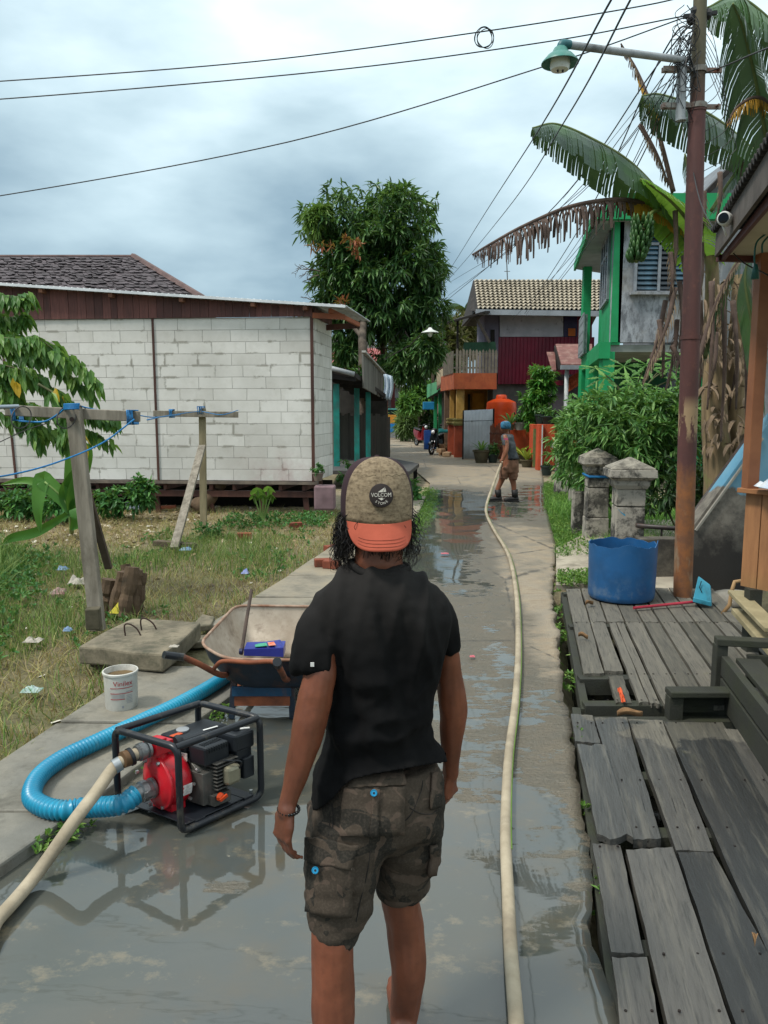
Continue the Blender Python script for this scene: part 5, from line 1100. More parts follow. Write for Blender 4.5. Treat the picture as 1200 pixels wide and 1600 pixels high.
# ---------------------------------------------------------------- cables
cab = mat('cable_black', '16181a', '101214', 3, .5, 0)
def cable(name, label, pts, r=.008, k=10):
    m = MB(); m.tube(spl(pts, k), r, 5); return tag(m.build(name, cab, smooth=True), label, 'cable')
PT = lambda x, y: P(x, y, Yu)
cable('overhead_cable', 'uppermost black cable crossing the sky to the left, with a coil hanging from it', [P(-300, 143, 8.6), P(0, 127, 8.2), P(400, 96, 7.8), P(750, 50, 7.5), P(1000, 10, 7.2), P(1092, -12, Yu)], .006)
cable('overhead_cable', 'second black cable from the top, close below the one with the coil', [P(-300, 170, 8.6), P(0, 155, 8.2), P(500, 112, 7.8), P(850, 66, 7.5), P(1075, 24, Yu)], .006)
cable('overhead_cable', 'lowest of the three cables crossing left, sagging down to the left frame edge', [P(-300, 345, 9), P(0, 306, 8.5), P(450, 222, 8), P(850, 104, 7.5), P(1085, 22, Yu)], .006)
m = MB(); cc = P(757, 59, 7.5)
for k in range(4):
    r_ = .075 + .006 * random.random(); off = V(random.uniform(-.01, .01), 0, random.uniform(-.01, .01)); m.tube([cc + off + V(r_ * math.cos(a_), .02 * math.sin(a_ * 2 + k), r_ * 1.1 * math.sin(a_)) for a_ in [2 * math.pi * i / 28 for i in range(28)]], .004, 5, closed=True)
tag(m.build('cable_coil', cab, smooth=True), 'small coil of spare cable hanging on the top overhead wire', 'cable coil')
cable('overhead_cable', 'left one of the two long cables slanting from the frame top to the far lane', [P(1010, -80, 3.2), P(955, 0, 3.6), P(850, 190, 6), P(760, 330, 12), P(690, 440, 26), P(600, 562, 24.5)], .0055)
cable('overhead_cable', 'right one of the two long cables slanting from the frame top to the far lane', [P(1030, -80, 3.3), P(985, 0, 3.7), P(885, 185, 6), P(790, 330, 12), P(705, 432, 26), P(599, 545, 24.5)], .0055)
for i, (xm, ym, xe, ye, w1) in enumerate(((985, 190, 700, 468, 0), (1000, 200, 700, 462, 3), (1010, 215, 705, 440, 6), (990, 180, 820, 490, 9), (1002, 195, 822, 492, 12), (1012, 205, 840, 480, 15), (1020, 210, 850, 470, 18), (1030, 175, 770, 400, 21), (1005, 240, 800, 500, 24))):
    cable('pole_cable', 'thin service wire in the bundle fanning from the pole top down the lane', [PT(1088 - i * .5, 30 + 3 * i), P(xm + 40, ym - 85, 8.3), P((xm + xe) / 2 + 6, (ym + ye) / 2 + 12, 14), P(xe, ye, 29)], .0055 if i % 3 else .008)['group'] = 'service wires fanning from the pole'
m = MB()
for k in range(16):
    x0 = 1075 + random.uniform(-8, 12); y0 = random.uniform(5, 60); pts = [P(x0, y0, Yu - .06)]
    for j in range(5): pts.append(P(1075 + random.uniform(-28, 22), y0 + (j + 1) * random.uniform(12, 34), Yu - .06 + random.uniform(-.08, .05)))
    m.tube(spl(pts, 6), .0035, 4)
for k in range(7):
    m.tube(spl([PT(1095, 30 + 8 * k), P(1115 + 5 * k, 60 + 25 * k, Yu), P(1120 + 4 * k, 120 + 20 * k, Yu), P(1095, 150 + 20 * k, Yu - .05)], 7), .003, 4)
m.tube(spl([P(1100, 115, Yu), P(1140, 100, 6.5), P(1200, 75, 5.5), P(1260, 60, 5)], 6), .006, 4); m.tube(spl([P(1068, 110, Yu), P(1000, 165, 9), P(950, 225, 14), P(880, 310, 20)], 8), .005, 4)
m.tube(spl([P(1074, 190, Yu), P(1082, 260, Yu), P(1100, 330, 6.5), P(1150, 400, 5.5), P(1200, 430, 5)], 8), .005, 4)
tag(m.build('wire_tangle', cab), 'tangle of thin wires looped around the top of the rusty pole', 'wires')
m = MB()
for dx, dy in ((-12, 8), (6, 12), (14, 0), (-6, -4)): m.ball(PT(1092 + dx, 22 + dy), (.04, .04, .05), 8, 6)
m.bar(PT(1068, 26), PT(1120, 20), .03, .03); m.build('insulator_bracket', mat('black_plastic', '18191b'), UP)

# ================================================================ DRUM, DUSTPAN
m = MB(); db = G(970, 932, .06); n = 60; rr_ = S(51, 930, db.y); Hd = P(970, 858, db.y - rr_).z - .06
rs_o, rs_i = [], []
jag = [.012 * mn.noise(Vector((i * .35, 0, 0))) * 2 + .007 * random.uniform(-1, 1) for i in range(n)]
def ring_(r_, z, j=0): return [db + V(r_ * math.cos(2 * math.pi * i / n), r_ * math.sin(2 * math.pi * i / n), z + (jag[i] + (.06 if 38 <= i <= 44 and False else 0) + .05 * math.exp(-((i - 44) / 1.6) ** 2) + .045 * math.exp(-((i - 56) / 2.0) ** 2)) * j) for i in range(n)]
prof = [(.93, 0), (.965, .012), (.985, .05), (.99, Hd * .35), (1.0, Hd * .7), (1.01, Hd)]
rs = [ring_(rr_ * k, z, 1 if z == Hd else 0) for k, z in prof]; rs += [ring_(rr_ * .985, Hd, 1), ring_(rr_ * .96, Hd * .5), ring_(rr_ * .93, .03)]
m.rings(rs); t = NT('drum_blue'); f = t.noise(2.4, 8, .7); f2 = t.noise(9, 7, .7); s3 = t.n('ShaderNodeSeparateXYZ'); t.l(t.tc.outputs['Object'], s3.inputs[0])
c = t.mix(t.ramp(f, [(.4, 0.), (.6, 1.)]), lin('1f5687'), lin('194a75')); lowd = t.math('MULTIPLY', t.math('SUBTRACT', .3, s3.outputs[2]), 3.5, clamp=True)
c = t.mix(t.math('MULTIPLY', t.ramp(f2, [(.5, 0.), (.66, 1.)]), t.math('ADD', lowd, .1)), c, lin('5d7288')); drm = t.fin(c, .38, t.bump(f2, .1, .004))
o = m.build('drum', drm, smooth='auto'); tag(o, 'bottom half of a blue plastic drum with jagged cut rim on the boardwalk', 'drum')
DP = thing('dustpan', 'turquoise plastic dustpan standing against the pole with its red handle on the planks', 'dustpan', G(1095, 946, .06))
dpm = mat('turquoise_plastic', '3f97b0', '35839a', 4, .45, .05, dirt='2f6675', dsc=7)
yd = G(1095, 946, .06).y; m = MB()
q = [P(1081, 938, yd), P(1110, 946, yd - .05), P(1110, 913, yd + .0), P(1095, 902, yd + .08), P(1088, 901, yd + .1)]
m.prism([P(1082, 940, yd), P(1110, 947, yd - .04), P(1108, 914, yd + .05), P(1091, 901, yd + .07)], (.015, .02, 0)); m.prism([P(1082, 940, yd), P(1091, 901, yd + .07), P(1091, 903, yd + .2), P(1084, 936, yd + .16)], (.01, 0, 0)); m.prism([P(1110, 947, yd - .04), P(1108, 914, yd + .05), P(1109, 916, yd + .17), P(1111, 941, yd + .12)], (.01, 0, 0)); m.prism([P(1082, 940, yd - .01), P(1110, 947, yd - .05), P(1110, 940, yd - .055), P(1083, 933, yd - .012)], (0, -.02, 0))
m.build('pan', dpm, DP, bevel=.004)
m = MB(); m.tube([P(1096, 908, yd + .03), P(1093, 918, yd + .02), P(1097, 926, yd + .01)], .004, 5); m.build('crack', mat('black_plastic', '18191b'), DP)
m = MB(); m.tube([G(990, 950, .075), G(1088, 940, .085)], .013, 8); m.build('handle', mat('red_plastic', 'a8283c', '8e2033', 4, .4, 0), DP, smooth='auto')

# ================================================================ BROWN STALL + CANOPY AT RIGHT EDGE
ST = thing('brown_stall', 'brown planked stall counter with a square post at the right frame edge', 'stall', G(1195, 990))
tb = NT('stall_planks'); s3 = tb.n('ShaderNodeSeparateXYZ'); tb.l(tb.tc.outputs['Object'], s3.inputs[0]); f = tb.noise(5, 7, .7, tb.map((3, 3, .4)))
c = tb.mix(tb.ramp(f, [(.35, 0.), (.65, 1.)]), lin('a5744c'), lin('8a5f3e')); low = tb.math('MULTIPLY', tb.math('SUBTRACT', .66, s3.outputs[2]), 2.2, clamp=True)
c = tb.mix(tb.math('MULTIPLY', low, tb.ramp(tb.noise(4, 6, .7), [(.35, .3), (.6, 1.)])), c, lin('6f6a3a')); stm = tb.fin(c, .6, tb.bump(f, .2, .004))
ys_ = 5.6; m = MB(); s_a = P(1166, 770, ys_); s_b = P(1166, 925, ys_ ); zb_ = P(1166, 915, ys_).z; zt_ = s_a.z
for k in range(12):
    a = V(s_a.x + .187 * 0, ys_, 0) + V(.11 * k * .62, -.11 * k, 0) * 1.0; b = V(s_a.x, ys_, 0) + V(.11 * (k + .93) * .62, -.11 * (k + .93), 0)
    m.prism([a + V(0, 0, zb_), b + V(0, 0, zb_), b + V(0, 0, zt_), a + V(0, 0, zt_)], (.03, .01, 0))
m.build('front_boards', stm, ST)
m = MB(); m.prism([V(s_a.x + .04, ys_ + .01, zb_), V(s_a.x + .9, ys_ + .01, zb_), V(s_a.x + .9, ys_ + .01, zt_), V(s_a.x + .04, ys_ + .01, zt_)], (0, .03, 0)); m.build('end_boards', stm, ST)
m = MB(); a = V(s_a.x - .02, ys_ + .03, zt_ + .02); b = a + V(.8, -1.3, 0); m.bar(a, b, .12, .035); m.build('counter_rim', mat('stall_trim', '9a6a45', '835838', 4, .6, .1), ST, bevel=.004)
m = MB(); pt_ = P(1177, 690, ys_ - .05); pz1 = P(1190, 420, ys_ - .05).z; m.box(V(pt_.x + .01, ys_ - .02, (zt_ + pz1) / 2 + .3), (.085, .1, pz1 - zt_ + .6)); m.build('post', mat('stall_post', '8b5a3b', '77492f', 3, .55, .1), ST, bevel=.005)
m = MB(); m.bar(V(s_a.x + .05, ys_ - .1, -.3), V(s_a.x + .05, ys_ - .1, zb_), .09, .09, up=(0, 1, 0)); m.build('leg', beam_m, ST); m = MB(); m.bar(V(s_a.x + .5, ys_ - .9, -.3), V(s_a.x + .5, ys_ - .9, zb_), .09, .09, up=(0, 1, 0)); m.build('leg', beam_m, ST)
m = MB(); c0 = P(1192, 768, 5.35); m.grid(lambda u, v: c0 + V(-.02 + .3 * u, .1 - .25 * v, .03 + .13 * (mn.noise(Vector((u * 4, v * 4, 3))) + .35) * (1 - (2 * u - 1) ** 4) * (1 - (2 * v - 1) ** 4)), 12, 12); o = m.build('plastic_bag', mat('white_plastic', 'd5dade', 'a9b8cc', 9, .4, .3), smooth=True); tag(o, 'white plastic bag on the counter of the brown stall', 'bag')
m = MB(); a = P(1172, 935, 5.5); m.bar(P(1150, 925, 5.7), P(1210, 985, 4.9), .12, .03); m.bar(P(1155, 930, 5.6) + V(0, 0, -.12), P(1215, 998, 4.8) + V(0, 0, -.1), .1, .04); tag(m.build('loose_plank', mat('pale_plank', '9a8f6f', '7f7558', 5, .8, .3), bevel=.004), 'pale loose planks lying under the brown stall', 'plank')
# canopy: corrugated roof edge, fascia, soffit
CN = thing('canopy_roof', 'eaves of a corrugated roof with brown fascia and cream ceiling, upper right', 'roof', P(1150, 380, 5.2))
A = P(1113, 372, 5.6); B = P(1290, 110, 4.4); C1 = P(1115, 386, 5.6)
dirn = (B - A)
dk2 = mat('corr_dark', '33302e', '232120', 5, .8, .3)
eave0 = P(1112, 362, 5.6); eave1 = P(1262, 108, 3.2)
back = V(3.2, 1.4, 1.3)
m = MB(); corr_sheet(m, eave0, eave1, eave1 + V(2, .5, .35), eave0 + V(2, .5, .35), 34, .02, 2); m.build('roof_sheet', dk2, CN, smooth=True, solid=.012)
f0, f1 = eave0 + V(.03, .0, -.02), eave1 + V(.03, 0, -.02)
m = MB(); m.prism([f0, f1, f1 + V(.0, 0, -.19), f0 + V(.0, 0, -.15)], (.03, .02, 0)); m.build('fascia', mat('fascia_weathered', '5f5853', '433d39', 4, .8, .4, stretch=(1, 1, 1)), CN)
m = MB(); m.prism([f0 + V(.05, 0, -.135), f1 + V(.05, 0, -.175), f1 + V(.05, 0, -.245), f0 + V(.05, 0, -.175)], (.03, .02, 0)); m.bar(f0 + V(.03, .02, -.155), f0 + V(1.8, .3, -.155), .04, .045); m.build('brown_trim', mat('brown_trim', '5a3230', '472624', 4, .6, .1), CN)
m = MB(); m.prism([f0 + V(.08, .02, -.135), f1 + V(.08, .02, -.2), f1 + V(2, .5, -.2), f0 + V(1.8, .3, -.135)], (0, 0, .02)); m.build('soffit', mat('cream_soffit', 'b5ad97', 'a39b86', 1.5, .8, .05), CN)
CM = thing('security_camera', 'small white security camera fixed under the corrugated roof edge', 'camera', P(1140, 342, 4.9))
yc = 4.9; c0 = P(1131, 341, yc)
m = MB(); m.lathe([(.005, -.01), (.035, -.01), (.042, .0), (.042, .07), (.034, .09), (.01, .095)], c0, 20, (.55, .75, .05)); m.build('housing', mat('camera_white', 'd5d5d0', 'c2c2bd', 3, .35, 0), CM, smooth='auto')
m = MB(); m.lathe([(.003, -.016), (.031, -.014), (.032, -.008), (.003, -.006)], c0, 18, (.55, .75, .05)); m.build('lens', mat('lens_black', '0b0d10', '08090b', 3, .08, 0), CM, smooth='auto')
m = MB(); m.tube([c0 + V(.03, .04, .0), c0 + V(.07, .06, .0), c0 + V(.1, .07, .03)], .014, 8); m.tube([c0 + V(.0, .02, -.03), c0 + V(.03, .02, -.1)], .006, 6); m.build('bracket', MATS['camera_white'], CM, smooth=True)
m = MB(); m.tube(spl([P(1158, 350, 4.85), P(1175, 352, 4.8), P(1200, 346, 4.7), P(1230, 345, 4.6)], 5), .005, 5); m.build('cable', cab, CM)
m = MB(); q0 = P(1199, 370, 5.0); m.tube(spl([P(1200, 363, 5.0), P(1183, 378, 5), P(1179, 400, 5), P(1180, 420, 5)], 6), .006, 5); m.tube(spl([P(1205, 365, 5.0), P(1192, 380, 5), P(1191, 395, 5)], 6), .006, 5)
m.lathe([(.01, .06), (.018, .03), (.026, -.03), (.02, -.032)], P(1180, 428, 5), 10); tag(m.build('cord', mat('dark_teal', '1d5b54', '154641', 4, .5, 0), smooth=True), 'dark cord with green tassel hanging under the cream ceiling', 'cord')
# ================================================================ THE LOT ON THE LEFT
tw = mat('post_wood', '8f877a', '6d665a', 5, .85, .5, 40, .004, stretch=(3, 3, .4), dirt='565044', dsc=5)
rope_thin = rope_m
# near T post
TP = thing('clothesline_post', 'leaning grey timber T-post in the foreground lot, lashed with blue rope', 'clothesline post', G(150, 975))
Yt = 6.1
m = MB(); m.bar(P(153, 985, Yt), P(115, 634, Yt + .05), .115, .07, up=(0, 1, 0)); m.build('upright', tw, TP, bevel=.006)
m = MB(); m.bar(P(10, 641, Yt + .12), P(218, 651, Yt + .12), .06, .085); m.build('crossarm', tw, TP, bevel=.006)
m = MB(); m.tube([P(112, 655, Yt - .06), P(112, 655, Yt + .1)], .018, 8); m.build('bolt', mat('rust_bolt', '3a2a22', '2a1d18', 5, .7), TP)
m = MB(); m.bar(P(170, 888, Yt + .55), P(138, 775, Yt + .25), .06, .04, up=(0, 1, 0)); m.build('brace', mat('dark_brace', '574a3d', '3d332a', 5, .9, .5), TP, bevel=.004)
m = MB(); m.box(P(146, 966, Yt - .1), (.11, .1, .17), rz=.2); m.build('foot_block', mat('rotten_wood', '5f5848', '3f3c2d', 6, .9, .5), TP, bevel=.008)
def lash(mb, px, py, Y, w_, h_, turns=6, r=.006):
    c_ = P(px, py, Y)
    for k in range(turns):
        x = c_.x + w_ * (k / (turns - 1) - .5); j = random.uniform(-.004, .004)
        mb.tube([V(x + j, Y - h_ * .9, c_.z + h_), V(x - j, Y - h_ * .9, c_.z - h_), V(x, Y + h_ * 1.6, c_.z - h_), V(x, Y + h_ * 1.6, c_.z + h_)], r, 5, closed=True)
m = MB(); lash(m, 25, 646, Yt + .1, .03, .055); lash(m, 206, 652, Yt + .1, .045, .055, 7)
for k in range(5): m.tube([P(100, 632 + k * 1.8, Yt - .08), P(122, 631 + k * 1.8, Yt - .08), P(124, 631 + k * 1.8, Yt + .12), P(100, 632 + k * 1.8, Yt + .12)], .007, 5, closed=True)
tag(m.build('rope_lashing', rope_m, smooth=True), 'blue rope lashings wound on the crossarm of the leaning near T-post', 'rope')
# far T post
TQ = thing('clothesline_post', 'farther upright T-post with crossarm and slanting plank prop', 'clothesline post', G(318, 822))
Yv = G(318, 822).y
m = MB(); m.bar(V(G(318, 822).x, Yv, -.1), P(316, 638, Yv), .1, .07, up=(0, 1, 0)); m.build('upright', mat('post_wood_tan', '8f8468', '736a52', 5, .85, .4, stretch=(3, 3, .4)), TQ, bevel=.006)
m = MB(); m.bar(P(240, 646, Yv - .08), P(372, 648, Yv - .08), .06, .09); m.build('crossarm', tw, TQ, bevel=.006)
Yb_ = 9.9; m = MB(); m.bar(P(272, 857, Yb_), P(316, 697, Yv - .15), .11, .05, up=(0, 1, 0)); m.build('prop', tw, TQ, bevel=.005)
m = MB(); lash(m, 268, 646, Yv - .08, .04, .06, 5, .009); lash(m, 314, 641, Yv - .06, .08, .055, 4, .009)
tag(m.build('rope_lashing', rope_m, smooth=True), 'blue rope lashings on the farther T-post with the plank prop', 'rope')
m = MB(); m.tube(spl([P(230, 656, Yt + .3), P(260, 650, 8.5), P(312, 643, Yv - .1), P(345, 648, 10), P(372, 641, 10.8)], 8), .006, 5); m.tube(spl([P(120, 633, Yt), P(150, 640, Yt + .3), P(210, 648, 7.5), P(245, 652, 9), P(282, 648, Yv - .2)], 8), .006, 5)
m.tube(spl([P(105, 635, Yt - .06), P(85, 651, Yt), P(66, 659, Yt), P(30, 658, Yt + .05)], 8), .008, 5); m.tube(spl([P(210, 655, Yt), P(160, 692, 6), P(90, 722, 5.6), P(20, 741, 5.2), P(-60, 752, 4.6)], 8), .0065, 5)
tag(m.build('clothesline', rope_m, smooth=True), 'blue clothesline rope strung between the two T-posts and sagging out of frame', 'rope')
m = MB(); m.tube(spl([P(126, 634, Yt), P(150, 644, 7), P(215, 652, 8)], 6), .004, 5); m.tube(spl([P(-20, 700, 5.6), P(40, 672, 5.9), P(75, 661, 6.0)], 5), .004, 5)
for px in (38, 108): c_ = P(px, 652, Yt); m.tube([c_ + V(.05 * math.cos(a_), -.05 + .07 * math.sin(a_ + 1), .085 * math.sin(a_)) for a_ in [2 * math.pi * i / 20 for i in range(20)]], .005, 5, closed=True)
tag(m.build('wire_loops', mat('dark_wire', '3a3835', '2a2826', 5, .6, 0)), 'dark wire loops twisted round the crossarm of the near T-post', 'wire')
m = MB(); m.tube([P(-120, 640, 5.6), P(29, 635, Yt)], .017, 10); tag(m.build('metal_pole', mat('galv_pole', 'a9b2bb', '8e979f', 4, .4, 0, metal=.5), smooth='auto'), 'thin galvanised pole lying across the left end of the crossarm', 'pole')

# logs
lm = NT('log_bark'); f1 = lm.noise(4, 7, .7, lm.map((2.5, 2.5, .5))); c = lm.mix(lm.ramp(f1, [(.35, 0.), (.6, 1.)]), lin('6f5a45'), lin('3b2e23')); c = lm.mix(.6, c, lm.ramp(lm.island(), [(0, lin('2c2119')), (.5, lin('54412f')), (1, lin('8a765c'))]))
log_m = lm.fin(c, .9, lm.bump(f1, 1.0, .04)); Yl = 6.75
def log(base, top, r, lab):
    m = MB(); n = 9; pts = [base.lerp(top, k / n) + V(random.uniform(-1, 1) * .006, random.uniform(-1, 1) * .006, 0) for k in range(n + 1)]
    m.tube(pts, [r * .9 * random.uniform(.8, 1.1) for _ in pts], 9); tag(m.build('log', log_m), lab, 'log', 'short logs stacked on end'); return
log(P(163, 962, Yl + .1), P(170, 905, Yl + .1), .075, 'darkest short log at the left of the upright bundle, behind the leaning post')
log(P(177, 962, Yl), P(192, 893, Yl + .05), .062, 'thin dark split log second from left in the upright bundle')
log(P(193, 964, Yl - .1), P(207, 886, Yl), .072, 'tallest smooth tan log in the middle of the upright bundle')
log(P(208, 960, Yl), P(213, 890, Yl + .06), .065, 'brown log right of the tallest one in the upright bundle')
log(P(217, 955, Yl + .04), P(223, 895, Yl + .08), .045, 'thinnest log at the right end of the upright bundle')
log(P(201, 955, Yl + .16), P(196, 882, Yl + .2), .06, 'pale log half hidden behind the middle of the upright bundle')
ls = G(305, 800, 0); m = MB(); pts = spl([ls + V(.0, 0, .05), ls + V(.18, .1, .2), ls + V(.3, .2, .34), ls + V(.38, .2, .52)], 4); m.tube(pts, [.16 - .004 * i + random.uniform(-.02, .02) for i in range(len(pts))], 12); m.ball(ls + V(.42, .15, .5), (.13, .12, .14), 10, 8)
tag(m.build('log', log_m, smooth=True), 'gnarled driftwood log leaning at the foot of the farther T-post', 'log')
m = MB(); m.bar(G(243, 848, .03), G(303, 853, .03), .12, .07); tag(m.build('plank', mat('wet_plank', '5d5243', '433a2f', 5, .9), bevel=.005), 'short brown plank lying under the slanting prop', 'plank')
m = MB(); m.tube([G(228, 794, .04), G(275, 792, .06)], .035, 7); tag(m.build('stick', mat('orange_stick', '9a5a40', '7c4633', 5, .9)), 'reddish stick lying in the rubble by the white plastic sheet', 'stick')

# lifted concrete drain cover
CSB = thing('concrete_slab', 'lifted thick concrete drain cover with rusty rebar loops', 'slab', G(210, 1010))
zc = .17; A, B, C_, D_ = G(122, 1010, zc), G(254, 1022, zc + .02), G(314, 972, zc + .02), G(206, 966, zc - .02)
slm = NT('slab_conc'); f1 = slm.noise(2.2, 8, .7); f2 = slm.noise(9, 7, .7); c = slm.mix(slm.ramp(f1, [(.4, 0.), (.62, 1.)]), lin('857b67'), lin('565042')); c = slm.mix(slm.ramp(f2, [(.5, 0.), (.66, .7)]), c, lin('3f4030'))
slm = slm.fin(c, .9, slm.bump(f2, .6, .015))
m = MB(); nn_ = 8
top = [A, B, C_, D_]; m.prism([A, A.lerp(B, .3) + V(.0, .02, 0), A.lerp(B, .6) + V(0, -.02, 0), B, B.lerp(C_, .4) + V(.02, 0, 0), C_, C_.lerp(D_, .5) + V(0, .02, 0), D_, D_.lerp(A, .5) + V(-.02, 0, 0)], (0, 0, -.13)); m.build('slab', slm, CSB, bevel=.015)
reb = mat('rebar', '3f2c24', '2c1f1a', 8, .8, .2)
for px, py, s_ in ((208, 993, 1), (233, 984, .9)):
    c_ = G(px, py, zc); m = MB(); m.tube(spl([c_ + V(-.055, 0, -.02), c_ + V(-.06, 0, .075), c_ + V(-.02, 0, .085), c_ + V(.03, .0, .05), c_ + V(.06, .0, -.01)], 5), .006, 6); m.build('rebar_loop', reb, CSB, smooth=True)
m = MB(); m.bar(G(150, 1035, .02), G(215, 1043, .02), .12, .03); tag(m.build('plank', mat('wet_plank', '5d5243')), 'thin weathered board lying in front of the lifted drain cover', 'plank')
m = MB(); pk_ = G(322, 975, .03); m.prism([G(296, 990, .03), G(330, 985, .03), G(336, 972, .03), G(316, 968, .03)], (0, 0, .05)); m.box(G(305, 1003, .0), (.3, .2, .05), rz=.3); tag(m.build('concrete_chunk', slm, bevel=.01), 'broken dark concrete pieces between the drain cover and the wheelbarrow', 'concrete')

# paint bucket
PB = thing('paint_bucket', 'white paint bucket with red print standing on the slab walkway', 'bucket', G(190, 1104, .05))
bc = G(190.5, 1103, .05); rb = S(25.5, 1100, bc.y); hb = .225
white_b = mat('bucket_white', 'c6c4bd', 'b0aea6', 5, .5, .1, dirt='8d8a7e', dsc=7)
m = MB(); n = 32; prof = [(.02, 0), (rb * .93, 0), (rb * .95, .008), (rb * .99, hb * .93), (rb * 1.05, hb * .935), (rb * 1.06, hb * .985), (rb * 1.03, hb), (rb * .97, hb), (rb * .94, hb * .9), (rb * .9, .02), (.02, .02)]
m.lathe(prof, bc, n); m.build('bucket', white_b, PB, smooth='auto')
m = MB(); m.lathe([(.002, 0), (rb * .93, .004)], bc + V(0, 0, hb * .83), 24); m.build('residue', mat('residue', '6d5a3c', '4d3f2a', 9, .9, .3), PB)
redp = mat('red_print', 'a3202c', '8f1a25', 3, .5, 0); greyp = mat('grey_print', '8b8e94', '777a80', 3, .6, 0)
vd = Vector((bc.x, bc.y, 0)).normalized()
def wrap(px_off, z):   # put a flat strip onto the bucket's round wall
    a0 = math.atan2(-vd.y, -vd.x) + px_off / rb; rr2 = rb * (.955 + .04 * z / hb) + .0018; return V(bc.x + rr2 * math.cos(a0), bc.y + rr2 * math.sin(a0), bc.z + z)
def strip(mb, u0, u1, z0, z1): mb.grid(lambda u, v: wrap(u0 + (u1 - u0) * u, z0 + (z1 - z0) * v), 12, 1)
m = MB(); vs, fs = text_mesh('Vinilex', .042, 0); m.add([wrap(v.x + .012, .168 + v.y) for v in vs], fs)
for z, u0, u1 in ((.140, -.066, .07), (.108, -.066, .07), (.073, -.066, .02)): strip(m, u0, u1, z, z + .004)
m.build('red_print', redp, PB)
m = MB()
for k in range(7): strip(m, .028, .066, .118 - .012 * k if k < 1 else .102 - .009 * k, .121 - .012 * k if k < 1 else .1045 - .009 * k)
for k in range(5): strip(m, -.06, .02, .101 - .005 * k, .1025 - .005 * k)
strip(m, .0, .012, .02, .034); m.build('fine_print', greyp, PB)

# bricks and litter
bkm = mat('brick_red', '8a4a34', '6d3a2a', 5, .9, .3, dirt='5a4436', dsc=8)
for (px, py, rz, lab) in ((462, 825, .4, 'red brick lying alone on the leaf litter in front of the block shed'), (505, 885, .2, 'left one of two bricks on the slab walkway by the man\'s shoulder'), (519, 888, -.3, 'right one of two bricks on the slab walkway by the man\'s shoulder'), (518, 862, .8, 'brick fragment in the grass just behind the two bricks'), (382, 842, .2, 'broken orange brick on the ground right of the slanting prop')):
    z_ = .05 if 'walkway' in lab else -.03; b_ = G(px, py, z_); m = MB(); m.box(b_ + V(0, 0, .045), (.2, .1, .09), rz=rz); tag(m.build('brick', bkm, bevel=.008), lab, 'brick')
def crumple(px, py, w_, h_, mt, name, lab, z=.0, cat='litter'):
    b_ = G(px, py, z); sx = S(w_, py, b_.y); m = MB(); n1_ = 9
    m.grid(lambda u, v: b_ + V((u - .5) * sx, (v - .5) * sx * .8, .01 + h_ * (.5 + .9 * mn.noise(Vector((u * 3.1 + px, v * 3.3 + py, 0)))) * (1 - (2 * u - 1) ** 4) * (1 - (2 * v - 1) ** 4)), n1_, n1_)
    tag(m.build(name, mt, solid=.003), lab, cat)
wpl = mat('white_plastic', 'd5dade'); crumple(206, 795, 32, .13, wpl, 'plastic_sheet', 'crumpled white plastic sheet under the edge of the block shed')
crumple(123, 912, 28, .09, mat('dirty_white', 'b5aea3', '8d877c', 9, .7, .3), 'plastic_bag', 'dirty pale plastic bag in the weeds left of the leaning post')
crumple(92, 928, 22, .08, mat('red_white_pack', 'a9a49c', '8a3a3c', 5, .6, .2), 'wrapper', 'red and white food wrapper left of the dirty pale plastic bag')
crumple(98, 891, 16, .05, mat('blue_white_pack', '8fa7c4', '4e7299', 14, .6, .2), 'wrapper', 'pale blue wrapper in the weeds above the red and white one')
crumple(50, 1081, 28, .03, mat('green_white_pack', 'b9c4c4', '477c66', 18, .6, .2), 'wrapper', 'flat white and green wrapper on the grass left of the bucket')
crumple(383, 897, 12, .06, mat('violet_pack', '6f7bb8', 'a3acd0', 12, .5, .2), 'wrapper', 'violet blue wrapper in the grass right of the logs')
crumple(106, 987, 12, .04, mat('blue_white_pack', '8fa7c4'), 'wrapper', 'small pale blue scrap beside the lifted drain cover')
crumple(52, 1003, 26, .03, mat('dirty_white', 'b5aea3'), 'paper_scrap', 'flat pale paper scrap in the weeds near the left frame edge')
crumple(272, 1012, 14, .01, mat('dirty_white', 'b5aea3'), 'paper_scrap', 'thin pale scrap lying on the lifted drain cover', z=.2)
crumple(290, 860, 18, .04, mat('blue_white_pack', '8fa7c4'), 'bottle_scrap', 'clear blue crushed bottle at the foot of the slanting prop')
crumple(922, 981, 15, .035, mat('sky_blue_pack', '7fb2d3', 'b5cddc', 12, .5), 'wrapper', 'sky blue wrapper in the gap beside the boardwalk', z=-.02)
crumple(876, 1000, 1, .0, wpl, 'speck', 'x') if False else None
crumple(738, 1028, 8, .01, mat('pink_pack', 'c46a72', 'a5525c', 12, .6), 'petal', 'tiny pink scrap on the wet road right of the man\'s arm', z=.004)
crumple(695, 866, 12, .01, MATS['pink_pack'], 'petal', 'tiny pink strip on the wet road beyond the man\'s shoulder', z=.004)
crumple(928, 886, 14, .03, mat('yellow_leaf', 'b09a5a', '8a7642', 9, .8), 'dry_leaf', 'x') if False else None
m = MB(); yb_ = G(183, 958, .02); m.prism([yb_ + V(-.07, 0, .0), yb_ + V(.07, .0, -.01), yb_ + V(.035, .05, .13), yb_ + V(.0, .05, .09)], (0, .03, 0)); tag(m.build('wrapper', mat('yellow_pack', 'cfc22c', 'a89a20', 20, .5, .1)), 'bright yellow wrapper leaning on the foot of the log bundle', 'litter')
